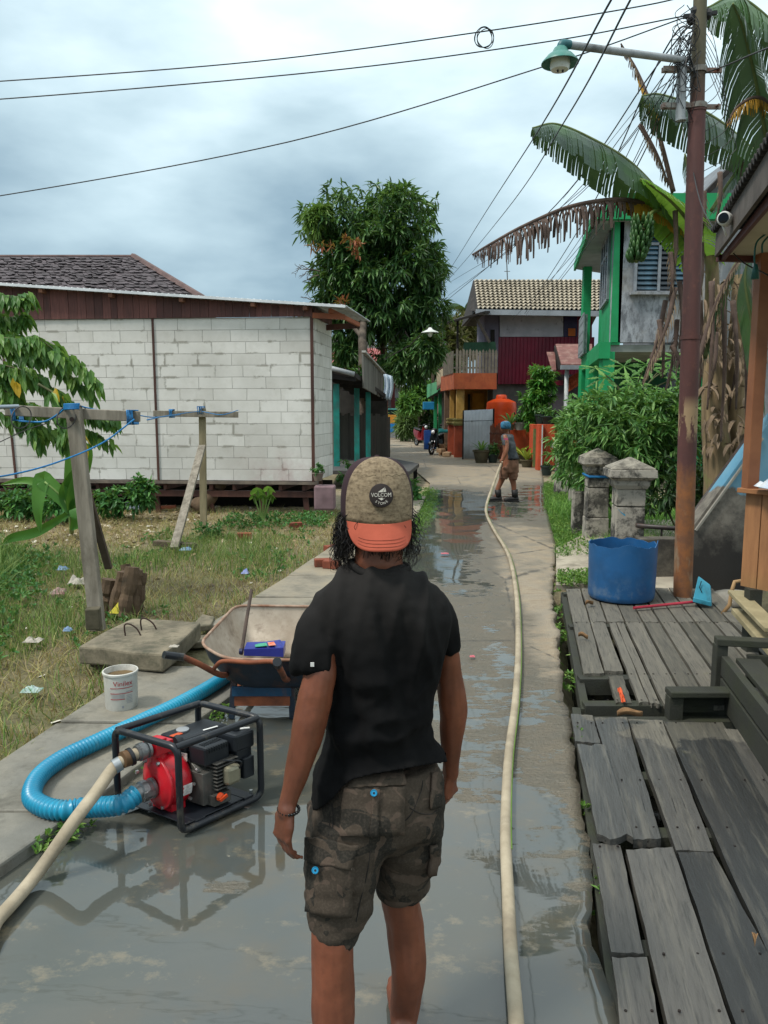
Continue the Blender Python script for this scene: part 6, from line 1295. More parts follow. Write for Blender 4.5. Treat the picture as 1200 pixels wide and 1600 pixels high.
m = MB(); oc = P(968, 1090, G(968, 1100).y); m.grid(lambda u, v: G(965 + 6 * u + 6 * v, 1078 + 22 * v, .055) + V(.0, 0, .03 * mn.noise(Vector((u * 3, v * 4, 2))) + .012), 5, 8); tag(m.build('orange_rag', mat('orange_rag', 'c9552a', 'b04420', 12, .7), solid=.004), 'bright orange rag caught in a gap at the end of the far boardwalk', 'rag')
def dry_leaf(px, py, L, ang, lab, z, col='dry_leaf_m'):
    b_ = G(px, py, z); m = MB(); d = V(math.cos(ang), math.sin(ang), 0); x = V(-d.y, d.x, 0); sL = S(L, py, b_.y)
    m.grid(lambda u, v: b_ + d * (u - .5) * sL + x * (v - .5) * sL * .38 * math.sin(math.pi * min(.98, u * .94 + .05)) + V(0, 0, .012 + .03 * abs(v - .5) * 2 + .01 * math.sin(u * 5)), 8, 4); tag(m.build('dry_leaf', mat(col, '8f6f4c', '6d5237', 12, .8, .2), solid=.002, smooth=True), lab, 'leaf')
dry_leaf(984, 1121, 42, .15, 'long curled brown leaf at the joint between the two boardwalks', .06)
dry_leaf(921, 946, 18, .6, 'curled tan leaf beside the base of the cut blue drum', .06)
dry_leaf(911, 998, 15, -.4, 'pinkish brown leaf on the far boardwalk planks', .06)
dry_leaf(1178, 1478, 22, 1.2, 'curled tan leaf on the dark planks near the right frame edge', .05)
# small grey chips, leaf litter and rubble in the lot
N = 5200; px = rng.uniform(-150, 700, N); pyf = rng.random(N)
C, Dn, Nn_, Ls, Ws = [], [], [], [], []
m = MB(); m2_ = MB()
def in_lot(p):
    return p.x < SL(max(1.7, min(p.y, 15.5))) - .02 if p.y < 15 else False
for i in range(N):
    x = random.uniform(-12, 0); y = random.uniform(8.5, 15) if i % 4 else random.uniform(2.5, 9)
    p = V(x, y, 0)
    if not in_lot(p): continue
    dens = 1.0 if (x < -3.2 and y > 10.3) else (.30 if y > 9 else .2)
    if random.random() > dens: continue
    z = ground_z(x, y) + .012; s_ = random.uniform(.015, .05) * (1.25 if dens == 1 else .8); a_ = random.random() * 6.28; tl = random.uniform(-.4, .4)
    d1 = V(math.cos(a_), math.sin(a_), tl) * s_; d2 = V(-math.sin(a_), math.cos(a_), random.uniform(-.4, .4)) * s_ * random.uniform(.4, .9)
    q = V(x, y, z); m.add([q - d1 - d2, q + d1 - d2 * .7, q + d1 * .8 + d2, q - d1 * .7 + d2], [(0, 1, 2, 3)])
t = NT('chips'); c = t.ramp(t.island(), [(0, lin('5d4e3d')), (.3, lin('9c8468')), (.6, lin('b5a78e')), (.85, lin('cfc9bb')), (1, lin('a8bcc4'))], 'CONSTANT'); tag(m.build('rubble_litter', t.fin(c, .85)), 'scatter of pale chips, dead leaves and rubble across the lot', 'litter', kind='stuff')
# ================================================================ VEGETATION
mango_l = leafmat('mango_leaf', '1d3a1a', '3c6832', '7a9f5e', .22, .38, .35)
bark = mat('bark', '6a5f54', '463e37', 4, .9, .6, 20, .02)
def PE(px, py, Y, rx, ry, rz=None):
    c = P(px, py, Y); k = S(1, py, Y); return (c.x, c.y, c.z, rx * k, (rz or (rx + ry) / 2) * k, ry * k)
MT = thing('mango_tree', 'tall dense dark green mango tree with clusters of brown young leaves', 'tree', V(P(565, 600, 26.5).x, 26.5, 0))
Ym = 26.5
ells = [PE(596, 404, Ym, 78, 74, 70), PE(560, 345, Ym, 62, 48, 60), PE(618, 340, Ym, 55, 42, 50), PE(650, 425, Ym, 42, 62, 50), PE(540, 430, Ym, 52, 62, 50), PE(598, 460, Ym, 82, 62, 65), PE(660, 485, Ym, 34, 50, 45), PE(560, 490, Ym, 50, 40, 40), PE(500, 345, Ym, 22, 22, 22), PE(630, 540, Ym, 40, 46, 45), PE(605, 326, Ym, 28, 22, 28), PE(526, 400, Ym, 28, 38, 34)]
Cc, Oo = in_ellipsoids(ells, 2500, .62); keep = np.array([mn.noise(Vector(c) * 1.1) > -.22 for c in Cc]); Cc, Oo = Cc[keep], Oo[keep]; Cc = Cc + Oo * np.minimum(rng.exponential(.14, (len(Cc), 1)), .45); m = MB(); rosettes(m, Cc, Oo, 10, .33, .072, .5, .22)
m.build('crown', mango_l, MT)
lo = [PE(545, 550, Ym, 26, 30, 30), PE(640, 565, Ym - 1, 36, 32, 30), PE(668, 545, Ym - 2, 22, 26, 24), PE(560, 585, Ym - 2, 10, 12, 10)]
Cc, Oo = in_ellipsoids(lo, 420, .2); m = MB(); rosettes(m, Cc, Oo, 10, .30, .065, .6, .25); m.build('low_foliage', mango_l, MT)
yng = leafmat('young_leaf', '8a4a32', 'a8613f', 'b9805a', .25, .5)
pts = np.array([P(x + rng.normal() * 4, y + rng.normal() * 3, Ym - 2.1) for x, y in ((541, 374), (549, 382), (556, 381), (561, 384), (553, 377), (563, 398), (531, 465), (536, 468), (494, 385), (498, 386), (545, 378), (512, 389))] )
m = MB(); rosettes(m, pts, rand_unit(len(pts)) * .3 + np.array([0, -1., .2]), 12, .24, .05, .1, .1); m.build('young_leaves', yng, MT)
lt = leafmat('light_leaf', '4a6b2a', '6f9242', '93ad5c', .3, .45)
Cc, Oo = in_ellipsoids([PE(490, 345, Ym - 1, 14, 22, 14), PE(505, 330, Ym - 1, 10, 10, 10)], 60, .2); m = MB(); rosettes(m, Cc, Oo, 10, .28, .06, .5, .3); m.build('pale_foliage', lt, MT)
m = MB(); m.tube(spl([V(P(566, 640, Ym - 2).x, Ym - 2, 0), P(567, 560, Ym - 2), P(566, 530, Ym - 1.8), P(568, 505, Ym - 1), P(576, 475, Ym), P(590, 440, Ym)], 5), [.15 - .002 * i for i in range(26)], 10)
for q in ([P(567, 528, Ym - 1.7), P(548, 505, Ym - 1.2), P(530, 470, Ym - 1)], [P(575, 480, Ym), P(560, 430, Ym), P(545, 390, Ym)], [P(585, 455, Ym), P(620, 420, Ym), P(640, 380, Ym)], [P(580, 470, Ym), P(620, 500, Ym - .5), P(645, 540, Ym - 1)]):
    m.tube(spl(q, 5), [.08 - .005 * i for i in range(11)], 7)
m.build('trunk', bark, MT, smooth=True)
m = MB()
def twig(p, d, L, r, dep):
    q = p + d * L; m.tube([p, p.lerp(q, .5) + V(*(rng.normal(size=3) * L * .06)), q], [r, r * .8, r * .5], 4)
    if dep:
        for _ in range(3): twig(p.lerp(q, random.uniform(.4, 1)), (d + V(*(rng.normal(size=3) * .5))).normalized(), L * .6, r * .6, dep - 1)
twig(P(500, 424, Ym - 1), V(-1, 0, .15).normalized(), .55, .025, 3); twig(P(498, 430, Ym - 1), V(-.8, 0, -.3).normalized(), .4, .02, 2); twig(P(492, 470, Ym - 1), V(-.8, 0, .3).normalized(), .3, .015, 2)
m.build('bare_branch', bark, MT)

# background woods, small trees, palm
dkl = leafmat('forest_leaf', '1b331b', '2d4d29', '4a6b38', .15, .5, .15)
def far_tree(name, label, ells, n, L, W, mt, Y, base_px, cat='tree', group=None, tr=.15, per=9, droop=.2):
    b_ = V(P(base_px, 600, Y).x, Y, 0); r = thing(name, label, cat, b_, group); Cc, Oo = in_ellipsoids(ells, n, .35); m = MB(); rosettes(m, Cc, Oo, per, L, W, droop, .15); m.build('crown', mt, r)
    m = MB(); top = V(*ells[0][:3]); m.tube(spl([b_, b_.lerp(top, .5) + V(.1, 0, 0), top], 5), [tr * (1 - .05 * i) for i in range(11)], 7); m.build('trunk', bark, r, smooth=True); return r
far_tree('forest_tree', 'dark broad tree closing the view right of the mango tree', [PE(650, 560, 60, 60, 40), PE(690, 545, 58, 38, 45), PE(640, 590, 55, 40, 30)], 1500, .55, .16, dkl, 60, 655)
far_tree('forest_tree', 'olive-brown tinged tree behind the picketed balcony', [PE(706, 540, 52, 22, 36), PE(720, 515, 54, 24, 22), PE(735, 520, 56, 30, 30)], 500, .5, .15, leafmat('olive_leaf', '3c3a1f', '55512c', '6f6a3d', .15, .5), 52, 712)
far_tree('forest_tree', 'dark tree filling the gap behind the balcony roof', [PE(760, 525, 58, 34, 30), PE(690, 585, 50, 30, 30)], 500, .5, .15, dkl, 58, 760)
far_tree('small_tree', 'round light green tree beside the far grey house', [PE(652, 622, 44, 26, 17), PE(668, 612, 44, 18, 14), PE(640, 632, 43, 16, 12)], 380, .4, .12, leafmat('round_leaf', '2f5a24', '4f7d35', '78a04c', .25, .5), 44, 656)
far_tree('small_tree', 'yellow-green shrub tree above the roof of the far grey house', [PE(630, 588, 56, 22, 9), PE(655, 584, 56, 18, 8)], 200, .4, .12, leafmat('light_leaf', '4a6b2a', '6f9242'), 56, 640)
far_tree('bamboo_bush', 'feathery light green bamboo bush at the lane end', [PE(634, 662, 46, 13, 20), PE(640, 655, 46, 10, 14)], 260, .5, .07, leafmat('bamboo_leaf', '4c6638', '6d8752', '8fa770', .25, .5), 46, 634, 'bush', None, .05)
far_tree('shrub', 'dark green shrub behind the green shop posts', [PE(672, 665, 44, 12, 22)], 160, .35, .1, dkl, 44, 672, 'bush')
far_tree('shrub', 'bright green shrub seen beyond the end of the shelter', [PE(592, 655, 40, 9, 20), PE(530, 630, 30, 10, 6)], 120, .35, .1, leafmat('light_leaf', '4a6b2a', '6f9242'), 40, 592, 'bush')
PM = thing('coconut_palm', 'distant coconut palm crown above the balcony roof', 'palm', V(P(727, 600, 62).x, 62, 0))
pc = P(727, 483, 62); m = MB()
for k in range(12):
    a_ = k * .55; d = V(math.cos(a_), math.sin(a_) * .6, random.uniform(.2, .9)).normalized(); pts = [pc + d * t_ * 2.0 + V(0, 0, -.55 * t_ * t_ * 1.6) for t_ in [i / 6 for i in range(7)]]
    for i in range(6):
        for s_ in (-1, 1):
            for j in range(3): q = pts[i].lerp(pts[i + 1], j / 3); x = V(-d.y, d.x, 0) * s_; m.add([q, q + d * .12, q + x * .5 + V(0, 0, -.35)], [(0, 1, 2)])
m.build('crown', dkl, PM); m = MB(); m.tube([V(pc.x, 62, 0), pc], .15, 6); m.build('trunk', bark, PM)

# generic leafy plants
def strap_leaf(mb, base, d, L, W, bend=.6, nseg=7, fold=.15, twist=0):
    d = Vector(d).normalized(); x = d.cross(V(0, 0, 1)); x = x.normalized() if x.length > .05 else V(1, 0, 0)
    p = Vector(base); rows = []; dd = d.copy()
    for i in range(nseg + 1):
        k = i / nseg; w_ = W * math.sin(math.pi * (k * .93 + .07)) ** .7 * .5 if k < 1 else .002
        up = x.cross(dd); rows += [p + x * w_ + up * w_ * fold * 2, p.copy(), p - x * w_ + up * w_ * fold * 2]
        dd = (dd + V(0, 0, -bend / nseg * (1 + k))).normalized(); p = p + dd * (L / nseg)
    mb.add(rows, [(3 * i + j, 3 * i + j + 1, 3 * i + j + 4, 3 * i + j + 3) for i in range(nseg) for j in (0, 1)])
def potted(label, c_, r_, h_, kind, leafm, pm, L=.5, n=12, pn='potted_plant', group=None):
    r = thing(pn, label, 'potted plant', c_, group); m = MB(); m.lathe([(.01, 0), (r_ * .65, 0), (r_ * .95, h_ * .85), (r_ * 1.05, h_ * .86), (r_ * 1.05, h_), (r_ * .9, h_), (r_ * .85, h_ * .85), (.01, h_ * .85)], c_, 16); m.build('pot', pm, r, smooth='auto')
    m = MB(); t_ = c_ + V(0, 0, h_ * .85)
    if kind == 'strap':
        for k in range(n): a_ = k * 2.4; strap_leaf(m, t_ + V(.03 * math.cos(a_), .03 * math.sin(a_), 0), V(math.cos(a_), math.sin(a_), random.uniform(1.0, 2.6)), L * random.uniform(.7, 1.1), L * .13, .8)
    else:
        Cc = np.array(t_) + np.array([0, 0, L * .4]) + rand_unit(n * 2) * np.array([L * .4, L * .4, L * .4]); rosettes(m, Cc, rand_unit(n * 2), 7, L * .3, L * .14, .1, .2)
        m.tube([t_, t_ + V(0, 0, L * .4)], .015, 5)
    m.build('leaves', leafm, r, smooth=False); return r
gl = leafmat('garden_leaf', '2c5426', '48783a', '7ba354', .25, .4); yg = leafmat('croton_leaf', '567a26', '8aa33a', 'b8b94c', .25, .4)
dpot = mat('dark_green_pot', '26352f', '1c2723', 4, .6, .1); gpot = mat('grey_pot', '8e8c84', '75736c', 4, .8, .2); cpot = mat('mossy_pot', '5d5642', '474232', 5, .9, .3)
for (px, py, Y, r_, h_, kd, lm_, pm_, L, lab) in ((752, 723, None, .3, .45, 'strap', gl, cpot, .55, 'broad-leaved plant in a brown pot before the zinc sheet gate'), (770, 723, None, .2, .3, 'bush', gl, dpot, .45, 'small bushy plant in a dark pot beside the brown pot'), (812, 724, None, .25, .3, 'strap', yg, cpot, .9, 'large yellow-green croton behind the far worker'), (823, 730, None, .22, .25, 'strap', yg, cpot, .7, 'lower croton right of the far worker'), (834, 729, None, .18, .2, 'bush', gl, gpot, .3, 'low plant tub by the orange gate pier'), (854, 743, None, .18, .28, 'bush', gl, dpot, .18, 'near-empty dark green pot at the foot of the orange wall')):
    potted(lab, G(px, py), r_, h_, kd, lm_, pm_, L, 12, group='pots around the orange garden wall')
for (px, py, Y, r_, h_, kd, lm_, pm_, L, lab) in ((797, 672, 26.2, .16, .2, 'strap', gl, cpot, .6, 'spiky plant on the low orange wall just above the worker\'s cap'), (812, 672, 26.2, .2, .26, 'bush', gl, gpot, .4, 'grey pot with a bush on the low orange wall'), (845, 663, 24.8, .2, .32, 'bush', gl, dpot, .4, 'dark pot on top of the left orange pier'), (858, 663, 23.8, .26, .26, 'bush', gl, dpot, .4, 'wide dark green pot on top of the middle orange pier'), (876, 672, 23.9, .2, .22, 'strap', gl, gpot, .55, 'grey pot of aloe-like leaves on the right orange wall')):
    potted(lab, P(px, py, Y), r_, h_, kd, lm_, pm_, L, 12, group='pots around the orange garden wall')
def bush(name, label, ells, n, L, W, mt, base, per=8, droop=.25, shell=.35, cat='bush', stem=True, group=None, spread=1.0):
    r = thing(name, label, cat, base, group); Cc, Oo = in_ellipsoids(ells, n, shell); keep = np.array([mn.noise(Vector(c) * (.35 / L)) > -.2 for c in Cc]); Cc, Oo = Cc[keep], Oo[keep]; Cc = Cc + Oo * np.minimum(rng.exponential(L * .4, (len(Cc), 1)), L * 1.3); m = MB(); rosettes(m, Cc, Oo, per, L, W, droop, .2, spread=spread); m.build('foliage', mt, r)
    if stem:
        m = MB()
        for k in range(5):
            e_ = ells[k % len(ells)]; m.tube(spl([Vector(base) + V(random.uniform(-.1, .1), 0, 0), Vector(base).lerp(V(*e_[:3]), .5) + V(random.uniform(-.1, .1), 0, .0), V(*e_[:3])], 4), .015, 5)
        m.build('stems', mat('green_stem', '5c5f3f', '44472f', 5, .8), r)
    return r
bush('tall_shrub', 'bright green conical shrub in front of the maroon cladding', [PE(842, 605, 26, 9, 22), PE(838, 628, 26, 14, 14), PE(850, 592, 26, 8, 14), PE(838, 655, 26, 12, 8)], 300, .24, .08, leafmat('bright_leaf', '2f6a26', '4f8a35', '7fb04c', .3, .4), V(P(842, 600, 26).x, 26, 0))
# cassava-like bush behind the pillars
cas = leafmat('cassava_leaf', '2f5828', '56893f', '98bf72', .25, .45, .8)
bush('cassava_bush', 'big rounded mass of fingered green leaves behind the gate pillars', [PE(1000, 660, 10.6, 68, 48, 60), PE(930, 680, 11.6, 52, 50, 55), PE(1035, 700, 10.2, 40, 60, 50), PE(965, 650, 11, 50, 30, 40), PE(900, 720, 12.5, 30, 42, 35), PE(970, 720, 11.2, 60, 50, 50), PE(905, 665, 13, 24, 36, 30), PE(1040, 640, 10.4, 34, 26, 30)], 1500, .15, .036, cas, G(985, 850), 8, .15, .4, spread=.9)
bush('weed_clump', 'dark green weeds growing low behind the rusty pole', [PE(1100, 700, 10.5, 28, 50, 40), PE(1110, 750, 9.6, 40, 30, 40), PE(1040, 760, 9.8, 55, 40, 40), PE(1080, 640, 12, 20, 30, 30)], 500, .12, .035, leafmat('forest_leaf', '1b331b', '2d4d29'), G(1070, 850), 7, .1, .3)
# papaya with big lobed leaves
PAP = thing('papaya_plant', 'papaya plant with large lobed leaves under the green house floor slab', 'papaya', G(1000, 835))
pl_m = leafmat('papaya_leaf', '3f6b2c', '5d8f3e', '86b35a', .35, .45, .8)
m = MB(); ms = MB(); yp = 11.5; stem_top = P(985, 640, yp); ms.tube([G(1000, 835), stem_top], .05, 8)
def palmate(mb, c, nrm, R_, lobes=7):
    nrm = Vector(nrm).normalized(); x = nrm.cross(V(0, 0, 1)); x = x.normalized() if x.length > .1 else V(1, 0, 0); y = nrm.cross(x)
    for k in range(lobes):
        a_ = -2.5 + 5.0 * k / (lobes - 1) + 1.57; L = R_ * (1 - .25 * abs(k - (lobes - 1) / 2) / lobes * 2); d = x * math.cos(a_) + y * math.sin(a_); s_ = nrm.cross(d)
        pr = [(0, .04), (.25, .07), (.42, .10), (.5, .24), (.58, .12), (.68, .22), (.76, .10), (.85, .12), (1, .0)]
        vs = []; 
        for r_, w_ in pr: p = c + d * r_ * L - nrm * .12 * L * r_ * r_; vs += [p + s_ * w_ * L * .55, p + nrm * 0.01, p - s_ * w_ * L * .55]
        mb.add(vs, [(3 * i + j, 3 * i + j + 1, 3 * i + j + 4, 3 * i + j + 3) for i in range(len(pr) - 1) for j in (0, 1)])
for (px, py) in ((945, 590), (975, 572), (1010, 570), (1045, 575), (960, 615), (1000, 600), (1040, 610), (930, 575), (1065, 590), (985, 590), (1020, 625), (955, 640), (925, 640), (1055, 560), (905, 625)):
    c_ = P(px, py, yp + random.uniform(-.6, .3)); palmate(m, c_, V(random.uniform(-.6, .4), -random.uniform(.3, .9), 1), random.uniform(.28, .4)); ms.tube(spl([stem_top, stem_top.lerp(c_, .5) + V(0, 0, .1), c_], 5), .01, 5)
m.build('leaves', pl_m, PAP); ms.build('stems', mat('green_stem', '5c5f3f'), PAP)

# ---------------------------------------------------------------- banana plants
BN = thing('banana_plant', 'tall banana plant with torn leaves and a hanging bunch behind the rusty pole', 'banana plant', G(1125, 850))
t = NT('banana_leaf'); f = t.noise(2, 4); c = t.mix(f, lin('2f443a'), lin('4c6156')); c = t.mix(t.ramp(t.noise(1.1, 3), [(.5, 0.), (.66, .8)]), c, lin('466b33'))
t.put(t.b.inputs['Base Color'], c); t.b.inputs['Roughness'].default_value = .38; tl = t.n('ShaderNodeBsdfTranslucent'); tl.inputs[0].default_value = (.2, .34, .1, 1); mm = t.n('ShaderNodeMixShader'); mm.inputs[0].default_value = .1
t.l(t.b.outputs[0], mm.inputs[1]); t.l(tl.outputs[0], mm.inputs[2]); t.l(mm.outputs[0], t.out.inputs[0]); ban_m = t.m
ban_light = leafmat('banana_light', '5d8f2e', '7fae3f', '8fbc4c', .4, .35)
ban_dead = mat('banana_dead', '63524a', '3b302a', 6, .9, .3, isl=.35); ban_yel = mat('banana_yellow', 'b78a28', '8f6a1d', 5, .7, .2); rib_m = mat('banana_rib', '6d7a45', '55603a', 5, .7, .1)
ban_dead2 = mat('banana_dead_pale', '85735e', '5b4c3f', 6, .9, .3, isl=.5)
def banana_leaf(parent, pts, W, mt, torn=.5, droop=.5, seed=1, name='leaf', both=True, nstr=46, wprof=None, ribm=None, thick=True, side=None, hang=0.0):
    """torn blade: strips on both sides of the midrib"""
    rn = random.Random(seed); sp = spl(pts, 12); n = len(sp); L = sum((sp[i + 1] - sp[i]).length for i in range(n - 1))
    m = MB(); 
    for sd in (-1, 1):
        if side is not None and sd != side: continue
        k = 0.0
        while k < 1:
            wd = (rn.uniform(.5, 1.6) / nstr) if torn > 0 else 1 / nstr; k2 = min(1, k + wd); gap = rn.random() < torn
            q0, q1 = k, k2 - (wd * (rn.uniform(.05, .6) if torn > .85 else 0) if gap else 0)
            def at(q): i = min(n - 2, int(q * (n - 1))); f_ = q * (n - 1) - i; return sp[i].lerp(sp[i + 1], f_)
            def width(q): return W * (math.sin(math.pi * min(.995, q * .9 + .09)) ** .55 if wprof is None else wprof(q)) * .5
            a, b = at(q0), at(q1); i = min(n - 2, int(q0 * (n - 1))); d = (sp[i + 1] - sp[i]).normalized()
            x = d.cross(V(0, 0, 1)); x = (x.normalized() if x.length > .1 else V(0, 1, 0)) * sd
            dr = droop * rn.uniform(.7, 1.3) if torn > .85 else droop * (1 + .35 * mn.noise(Vector((k * 9, seed, sd)))); lw = width((q0 + q1) / 2) * (rn.uniform(.45, 1.1) if gap and torn > .85 else rn.uniform(.85, 1.04) if gap else 1)
            rows = []; ns = 4; o_ = V(0, 0, 0); dirn = x.copy(); sw = rn.uniform(-.15, .25) * torn if torn > .85 else .08 * mn.noise(Vector((k * 30, seed, 1)))
            for j in range(ns + 1):
                tp = 1 - (.3 * (j / ns) ** 3 if torn > .85 else (.6 * max(0, j / ns - .45)) if gap else 0); mid = (a + b) / 2
                rows += [mid + (a - mid) * tp + o_, mid + (b - mid) * tp + o_]
                dirn = (dirn + V(0, 0, -dr * 2 / ns) + d * sw / ns).normalized(); o_ = o_ + dirn * lw / ns
            m.add(rows, [(2 * j, 2 * j + 1, 2 * j + 3, 2 * j + 2) for j in range(ns)]); k = k2
    o = m.build(name, mt, parent, smooth=False)
    mr = MB(); mr.tube(sp, [.028 * (1 - .8 * i / n) + .004 for i in range(n)], 6); mr.build('midrib', ribm or rib_m, o, smooth=True); return o
Yn = 9.4
hub = P(1102, 395, Yn); hub2 = P(1120, 345, Yn)
banana_leaf(BN, [P(1078, 372, Yn), P(1040, 315, Yn - .1), P(985, 255, Yn - .3), P(920, 215, Yn - .5), P(868, 194, Yn - .6), P(832, 200, Yn - .7)], .95, ban_m, .5, 1.5, 3, nstr=60)
banana_leaf(BN, [P(1100, 400, Yn - .1), P(1078, 350, Yn - .3), P(1050, 315, Yn - .45), P(1012, 285, Yn - .5), P(1000, 280, Yn - .5)], .85, ban_light, .03, .45, 4, wprof=lambda q: math.sin(math.pi * min(.99, q * .75 + .2)) ** .6)
o_ = banana_leaf(BN, [P(1012, 318, Yn - .2), P(960, 312, Yn - .4), P(890, 323, Yn - .6), P(820, 352, Yn - .8), P(770, 379, Yn - .9), P(738, 398, Yn - 1.0)], .85, ban_dead, 1.0, 2.6, 5, name='dead_leaf', ribm=ban_dead, nstr=64, wprof=lambda q: 1.0 * math.sin(math.pi * min(.99, q * .93 + .05)) ** .9)
banana_leaf(BN, [P(1085, 375, Yn), P(1060, 345, Yn - .1), P(1035, 325, Yn - .15), P(1010, 317, Yn - .2), P(965, 313, Yn - .35)], .55, ban_yel, .2, 1.8, 6, name='dead_leaf', ribm=ban_yel)
banana_leaf(BN, [P(1112, 330, Yn), P(1150, 270, Yn), P(1185, 235, Yn + .2)], .3, ban_m, .4, .8, 7)
banana_leaf(BN, [P(1178, 238, Yn), P(1130, 195, Yn - .2), P(1080, 165, Yn - .3), P(1030, 148, Yn - .4), P(1003, 150, Yn - .5)], .95, ban_m, .45, 1.5, 8, nstr=60)
banana_leaf(BN, [P(1052, 300, Yn), P(1035, 230, Yn), P(1015, 160, Yn), P(995, 110, Yn), P(970, 68, Yn)], .34, ban_dead2, .95, 1.9, 9, name='dead_leaf', ribm=ban_dead)
banana_leaf(BN, [P(1030, 185, Yn - .05), P(1012, 150, Yn - .05), P(995, 118, Yn)], .25, ban_yel, .7, 1.8, 19, name='dead_leaf', ribm=ban_dead)
banana_leaf(BN, [P(1100, 330, Yn + .2), P(1080, 280, Yn + .3), P(1070, 240, Yn + .3)], .4, ban_m, .3, 1.0, 10)
# top right leaves
banana_leaf(BN, [P(1215, 330, 8.6), P(1200, 230, 8.4), P(1180, 120, 8.2), P(1160, 40, 8.0), P(1145, 5, 7.9)], 1.3, ban_m, .5, 1.8, 11, nstr=60)
banana_leaf(BN, [P(1250, 90, 8.8), P(1200, 30, 8.6), P(1150, -5, 8.5), P(1105, 12, 8.3)], .9, ban_m, .5, 1.8, 12, nstr=60)
banana_leaf(BN, [P(1240, 200, 8.2), P(1190, 155, 8.2), P(1155, 165, 8.2), P(1135, 195, 8.2)], .35, ban_yel, .95, 2.0, 13, name='dead_leaf', ribm=ban_dead)
banana_leaf(BN, [P(1190, 640, 7.6), P(1178, 520, 7.6), P(1165, 440, 7.6), P(1172, 395, 7.6)], .55, ban_m, .1, .9, 14)
banana_leaf(BN, [P(1100, 560, 7.9), P(1120, 480, 7.9), P(1145, 420, 7.8), P(1165, 395, 7.8)], .5, ban_m, .9, 2.2, 15)
banana_leaf(BN, [P(1085, 590, 7.85), P(1110, 500, 7.85), P(1140, 430, 7.75), P(1160, 400, 7.7)], .3, ban_dead2, .98, 1.9, 16, name='dead_leaf', ribm=ban_dead)
def hanging_dead(px0, py0, px1, py1, Y, W, seed, mt=ban_dead2):
    banana_leaf(BN, [P(px0, py0, Y), P((px0 + px1) / 2 + 4, (py0 + py1) / 2, Y - .08), P(px1, py1, Y - .05)], W, mt, .95, 2.2, seed, name='dead_leaf', ribm=ban_dead, nstr=22)
hanging_dead(1055, 330, 1050, 450, Yn - .4, .2, 21); hanging_dead(1055, 450, 1020, 570, Yn - .5, .35, 22); hanging_dead(1062, 440, 1062, 545, Yn - .4, .3, 23); hanging_dead(1050, 480, 1015, 560, Yn - .3, .3, 24)

for i, (x0, y0, x1, y1) in enumerate(((1048, 395, 1046, 470), (1068, 400, 1070, 520), (1040, 470, 1004, 600), (1058, 500, 1040, 610), (1030, 500, 1035, 590), (1050, 540, 1072, 600), (1096, 380, 1090, 480), (1094, 470, 1092, 620), (1100, 300, 1092, 380), (1150, 520, 1140, 640), (1182, 460, 1178, 560))): hanging_dead(x0, y0, x1, y1, Yn - .45 + .05 * (i % 4), (.36, .28, .44)[i % 3], 60 + i, (ban_dead2, ban_dead)[i % 2])
hanging_dead(1150, 300, 1160, 250, Yn, .3, 25); hanging_dead(1125, 270, 1118, 350, Yn - .5, .25, 26); hanging_dead(1000, 195, 1045, 290, Yn, .28, 27)
for i, (x0, y0, x1, y1) in enumerate(((1112, 440, 1105, 640), (1130, 460, 1126, 690), (1145, 470, 1150, 640), (1160, 480, 1165, 700), (1118, 520, 1110, 600), (1172, 420, 1180, 560))): hanging_dead(x0, y0, x1, y1, 7.9 + .1 * i, .26, 30 + i)
stem_m = mat('pseudostem', '8f7b5c', '5d4e3a', 4, .9, .4, 16, .01, stretch=(3, 3, .3), dirt='6d7a3f', dsc=2.2, dlo=.55, dhi=.7)
for (xb, yb_, xt, yt_, Y, r0_, r1_) in ((1135, 735, 1108, 400, 9.2, .17, .07), (1128, 720, 1118, 470, 8.9, .2, .09), (1160, 720, 1152, 430, 9.0, .14, .08), (1170, 740, 1178, 420, 9.4, .13, .08)):
    m = MB(); a, b = P(xb, yb_, Y), P(xt, yt_, Y); a = V(a.x, Y, -.1) if False else a + V(0, 0, -.9); pts = [a.lerp(b, k / 8) + V(.03 * math.sin(k), 0, 0) for k in range(9)]; m.tube(pts, [r0_ + (r1_ - r0_) * k / 8 for k in range(9)], 12); m.build('stem', stem_m, BN, smooth=True)
# curly dried sheaths along the stems
m = MB()
for k in range(170):
    xx = random.choice((1108, 1118, 1128, 1145, 1158, 1172)) + random.uniform(-8, 8); yy = random.uniform(430, 700); c_ = P(xx, yy, 8.7 + random.uniform(-.1, .2)); L = random.uniform(.08, .3); a_ = random.uniform(-1, 1)
    strap_leaf(m, c_, V(math.sin(a_), -.5, random.uniform(-.6, .3)), L, random.uniform(.02, .06), 1.2, 5, .4)
m.build('dry_sheaths', ban_dead2, BN)
# bunch of bananas
m = MB(); fruit = leafmat('banana_fruit', '24451f', '375c2b', '4d7238', .05, .45)
for j in range(8):
    t_ = j / 7; c_ = P(1003 - 10 * t_ + 4 * math.sin(t_ * 3), 350 + 58 * t_, Yn - .55); nf = 11; rr3 = .075 - .02 * abs(t_ - .3) + random.uniform(-.006, .006)
    for k in range(nf):
        a_ = 2 * math.pi * k / nf + j * 1.3 + random.uniform(-.15, .15); o1_ = c_ + V(math.cos(a_) * .03, math.sin(a_) * .03, .02); d = V(math.cos(a_), math.sin(a_), 0)
        m.tube([o1_, o1_ + d * rr3 * .8 + V(0, 0, -.01), o1_ + d * rr3 * 1.15 + V(0, 0, .04), o1_ + d * rr3 * 1.2 + V(0, 0, random.uniform(.06, .095))], [.012, .021, .019, .006], 7)
m.build('fruit_bunch', fruit, BN, smooth=True)
